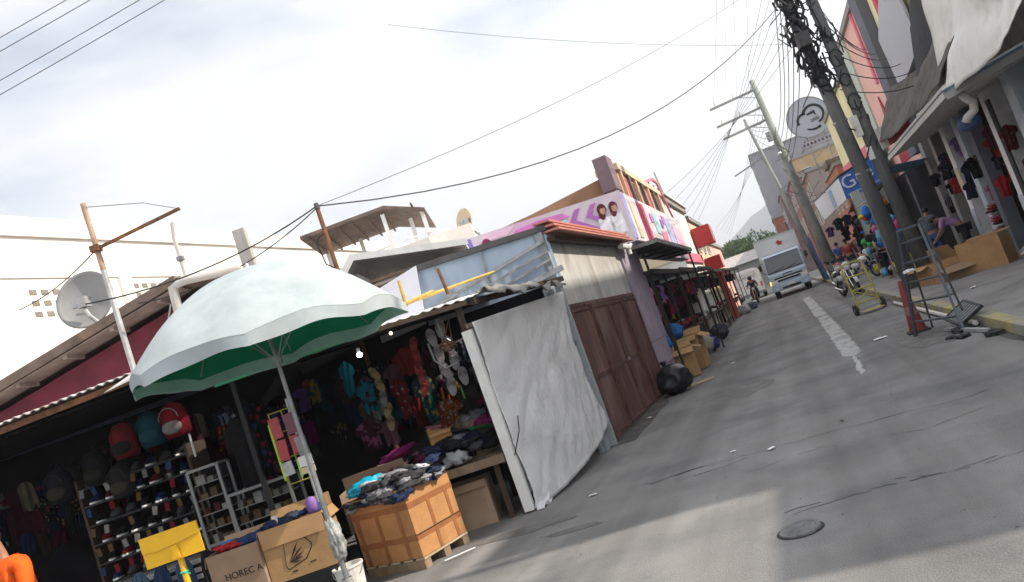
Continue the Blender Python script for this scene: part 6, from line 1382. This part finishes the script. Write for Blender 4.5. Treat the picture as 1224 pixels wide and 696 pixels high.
# distant buildings
building('grey_tower', 'tall grey tower block with small windows in the hazy distance', 2.0, 16, 130, 146, 20.0, M['towerwall'], nz_=6, ny=4, side='x0', face_front=False)
building('brick_house', 'brown brick house stepping up behind the truck, nearest of the far row', 4.2, 11, 60, 68, 7.4, M['brownbrick'], nz_=2, ny=3, side='x0')
building('dull_red_house', 'dull red house in the middle of the far row behind the truck', 3.4, 10, 70, 79, 8.2, mat('dull_red_wall', (.30, .14, .12), .85, .15, 1), nz_=2, ny=3, side='x0')
building('tan_house', 'tall tan house with narrow front behind the thin pole', 4.4, 10, 82, 90, 11.2, mat('tan_wall', (.46, .33, .19), .85, .15, 1), nz_=3, ny=3, side='x0')
building('mauve_house', 'grey-mauve house stepping down behind the truck box', 2.9, 10, 92, 102, 9.2, mat('mauve_wall', (.24, .17, .18), .85, .15, 1), nz_=2, ny=3, side='x0')
building('rust_house', 'small rust coloured house at the low end of the far row', 1.6, 8, 106, 116, 7.8, mat('rust_wall', (.34, .13, .09), .85, .15, 1), nz_=2, ny=3, side='x0')
building('white_block', 'pale block with grey windows behind the disc sign', 8.5, 18, 105, 125, 15.5, mat('pale_block_wall', (.36, .33, .36), .85, .1, 1), nz_=4, ny=5, side='x0')

# ---------------------------------------------------------------- poles
def big_pole(label, base, top, r0, r1, m):
    t = thing('utility_pole', label, 'utility pole', base); part('shaft', MB().tube([Vector(base), Vector(base).lerp(Vector(top), .5), Vector(top)], [r0, (r0+r1)/2, r1], 16), m, t, smooth=True); return t
p1 = big_pole('thick dark concrete pole wrapped in black cable clumps, left of the twin poles', (2.63, 19.9, .0), (2.18, 19.8, 12.0), .175, .11, M['poleconc'])
p2 = big_pole('dark concrete pole close behind the right side of its twin', (2.98, 19.8, .12), (2.76, 19.75, 12.0), .16, .10, M['poleconc'])
for z in (3.0, 4.3, 5.3): part('steel_band', MB().lathe([(.172, 0), (.172, .05)], (2.63-.0375*z, 19.89, z), 16), M['galv'], p1)
part('junction_box', MB().box((2.72, 19.62, 4.05), (.16, .1, .5)), M['offwhite'], p2); part('white_label', MB().box((2.78, 19.57, 3.35), (.12, .03, .3)), M['white'], p2)
rc = random.Random(5)
clump = MB()
for i in range(26):
    z = 5.3+i*.17; x = 2.62-.0375*z; rr2 = rc.uniform(.12, .24); cx2 = x+rc.uniform(-.14, .14); ph2 = rc.uniform(0, 6)
    clump.tube([(cx2+rr2*math.cos(ph2+a*.7), 19.66+.05*math.sin(a*1.3)+rc.uniform(-.03, .03), z+rr2*1.3*math.sin(ph2+a*.7)) for a in range(10)], rc.uniform(.018, .04), 5)
for i in range(100):
    z = rc.uniform(5.3, 9.6); x = 2.62-.0375*z; a = Vector((x+rc.gauss(0, .18), 19.7+rc.gauss(0, .12), z)); d = Vector((rc.gauss(0, .26), rc.gauss(0, .14), rc.gauss(0, .45)))
    clump.tube([a, a+d*.5+Vector((0, 0, -rc.uniform(.02, .2))), a+d], rc.uniform(.012, .026), 5)
part('cable_clump', clump, M['cable'], p1)
cl2 = MB()
for i in range(36):
    z = rc.uniform(3.6, 9.5); x = 2.96-.0187*z; a = Vector((x+rc.gauss(0, .12), 19.62, z)); d = Vector((rc.gauss(0, .2), rc.gauss(0, .1), rc.gauss(0, .4)))
    cl2.tube([a, a+d*.5, a+d], .016, 5)
for i in range(3):
    rr2 = rc.uniform(.10, .18); zz2 = 4.6+i*.55; cl2.tube([(2.96-.0187*zz2+rr2*math.cos(a*.75), 19.58, zz2+rr2*1.4*math.sin(a*.75)) for a in range(9)], .02, 5)
part('cable_clump', cl2, M['cable'], p2)
for (z, k) in ((6.4, 0), (7.9, 1)):
    t = part('meter_box', MB().box((2.58-.0375*z, 19.55, z), (.30, .22, .34), (0, 0, .2)), M['dkgrey'], p1)
    part('insulator', MB().cyl((2.2-.02*z, 19.6, z+.3), (2.2-.02*z, 19.6, z+.5), .05, .03, 8), M['concrete'], p1)
part('crossarm', MB().bar((1.7, 19.7, 8.6), (2.9, 19.8, 8.75), .08, .1), M['steel'], p1)
fp = big_pole('tall pale utility pole with three bare crossarms behind the motorcycles', (2.32, 39.0, 0), (1.92, 38.9, 10.4), .27, .12, M['polegreen'])
for z, x0 in ((9.75, -.30), (8.85, -.28), (8.20, -.20)):
    zz = z+.20; ca = part('crossarm', MB().bar((x0, 38.3, z-.02), (2.05, 39.0, zz), .10, .10), M['concrete'], fp)
    for q in (.12, .5, .88): part('insulator', MB().cyl(Vector((x0, 38.3, z+.04)).lerp(Vector((2.05, 39.0, zz+.06)), q), Vector((x0, 38.3, z+.22)).lerp(Vector((2.05, 39.0, zz+.24)), q), .035, .025, 6), M['offwhite'], ca)
    part('brace', MB().bar((x0+1.3, 38.7, zz-.08), (2.1, 39.0, zz-.5), .03, .03), M['steel'], fp)
part('transformer', MB().cyl((1.75, 38.6, 7.3), (1.75, 38.6, 7.75), .13, .13, 12), M['steel'], fp); part('street_lamp', MB().blob((1.9, 38.5, 6.6), (.10, .10, .08), 0, 1, 2), M['lamp'], fp)
cl3 = MB()
for i in range(40):
    z = rc.uniform(3.8, 7.5); a = Vector((2.32-.04*z+rc.gauss(0, .2), 38.7, z)); d = Vector((rc.gauss(0, .3), 0, rc.gauss(0, .35))); cl3.tube([a, a+d*.5, a+d], .022, 4)
part('cable_clump', cl3, M['cablegrey'], fp)
p4_ = big_pole('thin secondary pole left of the tall pale pole, behind the truck', (2.25, 47.0, 0), (1.2, 47.0, 10.3), .16, .08, M['polegreen'])
part('crossarm', MB().bar((-.4, 46.8, 7.4), (1.6, 47, 7.9), .06, .08), M['steel'], p4_)
bl = solo('pole', MB().cyl((2.2, 45.2, 0), (2.05, 45.2, 2.6), .05, .05, 8), M['blue'], 'short blue post showing between the truck and the tall pale pole', 'post')

# wires
T1 = Vector((2.25, 19.8, 9.6)); IPT = S(-2.05, 10, 4.32); F1 = Vector((1.95, 38.9, 9.9))
wire(IPT, Vector((2.35, 19.8, 7.6)), 1.02, .010, 'heavy sagging cable from the iron post up to the twin poles', None)
wire(IPT, Vector((2.35, 19.8, 8.2)), .30, .0045, 'thin straight wire running from the iron post above the heavy cable', None)
wire(S(-4.9, 9.2, 3.9), IPT, .18, .010, 'wire hanging from the iron post down behind the umbrella', None)
wire(S(-6.8, 11.0, 4.6), S(-4.72, 9.5, 4.6), .08, .008, 'thin wire from the left edge to the crossbar mast', None)
wire(S(-4.9, 10.5, 4.0), S(-2.05, 10, 4.3), .22, .008, 'second drooping wire behind the umbrella top', None)
for i, (a, b) in enumerate((((0, 2), (45, -8)), ((0, 17), (50, -3)), ((0, 45), (200, -15)), ((0, 60), (240, -18)))):
    # four parallel wires crossing high over the left corner, about 9 m up
    z = 9.0+.25*i; u0 = -14-.5*i
    lb = ['uppermost short wire in the top left corner', 'second wire from the top in the top left corner', 'third wire down in the top left sky', 'lowest of the four wires in the top left sky'][i]
    zz0, zz1 = (8.95, 8.75, 8.32, 8.12)[i], (9.6, 9.4, 9.0, 8.78)[i]
    wire(S(-9, 11.5, zz0-.55), S(0, 11.5, zz1+.6), 0.05, .006, lb, None)
for i in range(6):
    wire(Vector((-2.7, 27+i*2.6, 5.2)), Vector((2.35, 19.9, 6.6+.4*i)), .25+.04*i, .0065, 'grey service wire fanning from the left roofs up to the twin poles', 'wires fanning from the left roofs to the twin poles', M['cablegrey'])
for i in range(4):
    wire(Vector((-.1+.55*i, 38.5, 9.9-.05*i)), Vector((1.9+.18*i, 19.8, 10.9+.25*(i % 3))), .12+.03*i, .006, 'grey line strung between the crossarm pole and the twin poles', 'lines between the crossarm pole and the twin poles', M['cablegrey'])
for i in range(5):
    wire(Vector((2.2, 19.85, 6.2+.45*i)), Vector((2.15, 38.8, 6.0+.4*i)), .3+.05*i, .012, 'low cable strung between the twin poles and the crossarm pole', 'low cables between the poles', M['cable'])
for i in range(7):
    wire(Vector((2.7, 19.7, 5.0+.55*i)), Vector((5.2, 21.5+i*1.5, 4.8+.55*i)), .28+.05*i, .012, 'black service wire looping from the twin poles to the right wall', 'service wires from the twin poles to the right wall')
for i in range(5):
    wire(Vector((2.3+.1*i, 19.8, 8.2+.6*i)), Vector((3.0+.35*i, 6.0, 10.5)), .5, .016, 'black line running overhead from the twin poles toward the viewer', 'lines running overhead from the twin poles')
for i in range(5):
    wire(Vector((1.95, 38.9, 8.0+.4*i)), Vector((-3.0, 60+4*i, 6.0)), .4, .008, 'pale far wire from the crossarm pole to the far left roofs', 'far wires to the left roofs', M['cablegrey'])
for i in range(4):
    wire(Vector((2.0, 39, 7+.5*i)), Vector((1.4, 47, 9.0+.3*i)), .2, .014, 'short cable between the crossarm pole and the thin pole', 'cables to the thin pole', M['cablegrey'])
wire(Vector((-9, 24, 13.8)), Vector((3.2, 30, 9.0)), .3, .009, 'faint diagonal wire falling across the sky from upper centre', None, M['cablegrey'])

# ---------------------------------------------------------------- things on the right pavement and road edge
ld = thing('step_ladder', 'dark grey metal step ladder standing open at the right road edge', 'ladder', (1.6, 11.6, 0))
lm_ = mat('ladder_metal', (.09, .10, .12), .5, .2, 6, metal=.4)
Lt, Rt = Vector((1.66, 12.0, 1.50)), Vector((1.90, 11.80, 1.50)); Lb, Rb = Vector((1.42, 12.35, 0)), Vector((1.86, 11.35, 0))
part('front_rail', MB().bar(Lb, Lt, .03, .05), lm_, ld); part('front_rail', MB().bar(Rb, Rt, .03, .05), lm_, ld)
Lb2, Rb2 = Vector((1.72, 12.75, 0)), Vector((2.05, 12.0, 0))
part('rear_rail', MB().bar(Lb2, Lt+Vector((.05, .05, 0)), .025, .03), lm_, ld); part('rear_rail', MB().bar(Rb2, Rt+Vector((.05, .05, 0)), .025, .03), lm_, ld)
for k in range(5):
    q = .14+.185*k; part('rung', MB().bar(Lb.lerp(Lt, q), Rb.lerp(Rt, q), .06, .022), lm_, ld)
part('top_cap', MB().bar(Lt, Rt, .10, .03), lm_, ld); part('rear_rung', MB().bar(Lb2.lerp(Lt, .3), Rb2.lerp(Rt, .3), .02, .02), lm_, ld)
solo('rag', MB().blob((1.60, 11.98, .93), (.08, .05, .025), .4, 3, 3), M['plastic'], 'white rag lying on the middle rung of the step ladder', 'rag')
co = thing('traffic_cone', 'faded dark red traffic cone behind the step ladder', 'cone', (1.53, 12.75, 0))
part('cone_body', MB().lathe([(.12, .03), (.03, .78), (.02, .80), (0, .80)], (1.53, 12.75, 0), 20), M['conered'], co, smooth=True); part('cone_foot', MB().box((1.53, 12.75, .015), (.30, .30, .03)), M['rubber'], co)
part('cone_band', MB().lathe([(.093, .27), (.073, .42)], (1.53, 12.75, 0), 20), mat('dull_band', (.25, .10, .1), .6), co)
# hand truck
hd_ = thing('hand_truck', 'yellow tubular hand truck parked on the road by the kerb', 'hand truck', (1.5, 18.8, 0))
HT = Matrix.Translation((1.52, 18.8, 0)) @ Matrix.Rotation(R(12), 4, 'Z')
for sx in (-.24, .24):
    part('side_rail', MB(HT).tube([(sx, 0, .12), (sx, .06, .7), (sx*.92, .2, 1.15)], .022, 8), M['yellowgreen'], hd_)
    w_ = part('wheel', MB(HT).cyl((sx*1.25-.03, .02, .12), (sx*1.25+.03, .02, .12), .12, .12, 16), M['rubber'], hd_); part('hub', MB(HT).cyl((sx*1.25-.035, .02, .12), (sx*1.25+.035, .02, .12), .04, .04, 10), M['steel'], w_)
for z, y_ in ((.25, .01), (.55, .05), (.85, .11), (1.15, .20)): part('cross_bar', MB(HT).tube([(-.235, y_, z), (.235, y_, z)], .018, 8), M['yellowgreen'], hd_)
part('toe_plate', MB(HT).prism([(-.24, -.02, .05), (.24, -.02, .05), (.22, -.32, .05), (-.22, -.32, .05)], (0, 0, .012)), M['yellowgreen'], hd_); part('axle', MB(HT).cyl((-.3, .02, .12), (.3, .02, .12), .014, .014, 8), M['steel'], hd_)
part('diagonal_brace', MB(HT).tube([(-.23, .01, .28), (.23, .05, .54)], .014, 6).tube([(.23, .01, .28), (-.23, .05, .54)], .014, 6), M['yellowgreen'], hd_)
# pipe and drain grate by kerb
solo('kerb_pipe', MB().tube([(1.98, 18.5, .05), (2.0, 15.0, .05), (2.04, 11.5, .05)], .035, 8), M['pvc'], 'long white pipe lying in the gutter along the right kerb', 'pipe')
gr = thing('drain_grate', 'bent black iron grate leaning on the yellow kerb', 'grate', (2.1, 12.0, .05))
GT = Matrix.Translation((2.02, 11.95, .17)) @ Euler((R(4), R(-28), 0)).to_matrix().to_4x4()
part('grate_frame', MB(GT).bx(-.19, .19, -.42, -.39, -.02, .02).bx(-.19, .19, .39, .42, -.02, .02).bx(-.19, -.16, -.388, .388, -.02, .02).bx(.16, .19, -.388, .388, -.02, .02), M['black'], gr)
for k in range(7): part('grate_bar', MB(GT).bx(-.158, .158, -.33+k*.11-.012, -.33+k*.11+.012, -.015, .015), M['steel'], gr)
solo('steel_bar', MB().bar((1.75, 11.9, .03), (2.0, 10.7, .03), .05, .04), M['galv'], 'short loose pale steel bar lying below the iron grate', 'bar')
for i, (x, y_, s_) in enumerate(((1.85, 11.5, .11), (1.75, 10.9, .08), (1.98, 10.4, .10), (1.65, 11.1, .06))): solo('rubble', MB().blob((x, y_, s_*.25), (s_, s_*1.4, s_*.35), .5, 2.5, 3), M['rubber'], 'dark lump of broken asphalt in the gutter near the grate', 'rubble', 'broken asphalt in the gutter')

# cartons on the pavement
carton('carton', 'large plain brown carton on the right pavement beside the pillar', ID, (3.98, 18.6, .127), (.86, .62, .66), M['carton'], R(-32), [('f', 175, .0), ('b', 88, .3)][1:])
c_, T_ = carton('carton', 'open brown carton with one flap standing up, left of the large plain carton', ID, (3.15, 19.4, .127), (.75, .55, .42), M['carton'], R(25), [('r', -25, .32), ('f', 150, .25), ('l', 110, .2)])
carton('carton', 'flattened brown carton leaning in front of the open one', ID, (3.25, 18.6, .127), (.70, .25, .30), M['cartonpale'], R(20), [('f', 120, .25)])
carton('carton', 'dim brown carton behind the twin poles and the people', ID, (3.4, 20.8, .127), (.8, .6, .5), M['cartonpale'], R(5), [('b', 40, .2)])
for i in range(7): crumple('rag', SF.inverted() @ Vector((4.45+rnd.uniform(-.1, .35), 17.4+rnd.uniform(-.2, .3), .22+rnd.uniform(0, .16))), (.16, .13, .07), CN[['white', 'grey', 'beige', 'pink', 'white', 'grey', 'beige'][i]], 'pale crumpled cloth in the pile at the right frame edge', 'cloth pile at the right pavement')
# people on the right
J = dict(STAND); J.update(chest=(0, .05, 1.2), neck=(0, .09, 1.43), head=(0, .15, 1.56), elr=(.24, .12, 1.16), wrr=(.2, .34, 1.05), ell=(-.24, .12, 1.16), wrl=(-.2, .33, 1.03))
person('person in a grey T-shirt and blue shorts seen from behind by the pillars', (4.02, 23.6, .127), R(-25), J, fabric((.10, .13, .15)), fabric((.03, .06, .16)))
J2 = dict(STAND); J2.update(pel=(0, 0, .95), chest=(0, .22, 1.12), neck=(0, .45, 1.24), head=(0, .58, 1.28), shl=(-.18, .38, 1.22), shr=(.18, .38, 1.22), ell=(-.22, .50, .95), elr=(.22, .50, .95), wrl=(-.15, .66, .80), wrr=(.15, .66, .80))
person('person in a light purple shirt bending over beside the goods', (4.62, 22.8, .127), R(70), J2, fabric((.38, .22, .42)), fabric((.02, .02, .025)), shorts=True)
person('person in dark maroon clothes standing behind the one in purple', (5.3, 23.4, .127), R(-100), STAND, fabric((.08, .03, .04)), fabric((.03, .03, .035)), shorts=False)
person('person in black trousers standing among the colourful toys', (3.15, 26.5, .127), R(20), STAND, fabric((.03, .03, .035)), fabric((.012, .012, .014)), shorts=False)
for i, (x, y_, c1, lb) in enumerate(((3.6, 34, (.12, .13, .16), 'person in grey walking on the far right pavement'), (3.0, 37, (.3, .05, .06), 'person in red walking on the far right pavement'), (2.9, 41, (.05, .1, .3), 'person in blue near the thin pole on the right pavement'))):
    person(lb, (x, y_, .127), R(170*i), STAND, fabric(c1), fabric((.03, .03, .05)), shorts=False)
# colourful plastic goods
gs = thing('goods_rack', 'wire rack of bright plastic toys and balls on the right pavement', 'rack', (3.4, 26, .12))
for x, y_ in ((3.0, 25.0), (3.0, 28.5), (4.2, 25.0), (4.2, 28.5)): part('post', MB().bar((x, y_, .127), (x, y_, 2.9), .04, .04), M['steel'], gs)
for z in (1.0, 1.8, 2.6): part('rail', MB().bar((3.0, 25, z), (3.0, 28.5, z), .03, .03), M['steel'], gs)
bright = [('yellow', (.75, .62, .03)), ('bright blue', (.03, .20, .65)), ('pink', (.75, .12, .35)), ('light blue', (.15, .45, .70)), ('green', (.08, .45, .12)), ('orange', (.75, .2, .03)), ('purple', (.32, .10, .45)), ('white', (.6, .6, .6)), ('red', (.6, .03, .05))]
for i in range(140):
    cn, c = rnd.choice(bright+[('dark', (.03, .03, .035))]*3); c = [v*.8 for v in c]; y_ = 24.6+rnd.random()*5.0; z = .35+rnd.random()*2.1; x = 2.95+rnd.random()*.7; r_ = rnd.uniform(.06, .15)
    solo('toy_ball', MB().blob((x, y_, z), (r_, r_, r_*rnd.uniform(.6, 1.6)), .5, 1.9, 2), fabric(c), f'{cn} plastic toy in the bright cluster left of the twin poles', 'toy', 'bright plastic toys on the right pavement', smooth=True)
for i in range(40):
    cn, c = rnd.choice(bright+[('dark', (.03, .03, .03))]*5); y_ = 30+rnd.random()*17; z = .5+rnd.random()*2.3; x = 3.3+rnd.random()*1.0
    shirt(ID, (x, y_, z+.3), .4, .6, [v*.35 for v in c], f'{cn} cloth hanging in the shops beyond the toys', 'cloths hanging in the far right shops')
for (a, b, c, d, col, lb) in ((3.1, 3.5, 29.2, 29.6, (.38, .45, .40), 'pale green painted post between the toys and the motorcycles'), (3.5, 3.8, 31, 31.3, (.34, .36, .36), 'grey painted post under the blue sign')):
    solo('post', MB().bx(a, b-.12, c, d-.12, .127, 3.2), mat('painted_post', col, .7, .1), lb, 'post')
# goods hung outside, between the pillars
for i in range(46):
    cn = rnd.choice(['black', 'maroon', 'maroon', 'navy', 'pink', 'red', 'purple', 'brown', 'grey', 'magenta']); y_ = rnd.choice([14.2, 16.2, 17.85, 19.6, 21.1, 22.3, 23.8, 25.3])+rnd.uniform(-.35, .35)
    shirt(ID, (4.95+rnd.random()*.35, y_, 3.35-rnd.random()*1.9), rnd.uniform(.2, .38), rnd.uniform(.35, .6), [v*.7 for v in CN[cn]], f'{cn} garment hung outside between the pale pillars on the right', 'garments hung between the right pillars', rz=R(rnd.uniform(-35, 35)))
# dark hanging goods in the arcade openings
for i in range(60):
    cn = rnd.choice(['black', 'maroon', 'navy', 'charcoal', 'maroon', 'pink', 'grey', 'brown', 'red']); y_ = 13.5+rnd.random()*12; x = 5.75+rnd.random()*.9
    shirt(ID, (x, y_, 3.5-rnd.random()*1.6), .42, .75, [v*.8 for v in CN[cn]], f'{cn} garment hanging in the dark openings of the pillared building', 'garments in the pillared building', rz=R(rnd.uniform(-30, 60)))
for i in range(14):
    cn = ['red', 'pink', 'white', 'maroon'][i % 4]; solo('garment', MB().blob((5.0+rnd.uniform(-.06, .06), 21.2+rnd.uniform(-.08, .08), .35+.075*i), (.13, .12, .04), .4, 2, 2), fabric(CN[cn]), f'{cn} folded cloth in the tall stack beside the white pillar', 'clothing', 'folded cloth stack by the white pillar', smooth=True)

sc.render.engine = 'CYCLES'
try:
    sc.cycles.max_bounces = 6; sc.cycles.diffuse_bounces = 3; sc.cycles.volume_bounces = 0; sc.cycles.transparent_max_bounces = 6
except Exception: pass
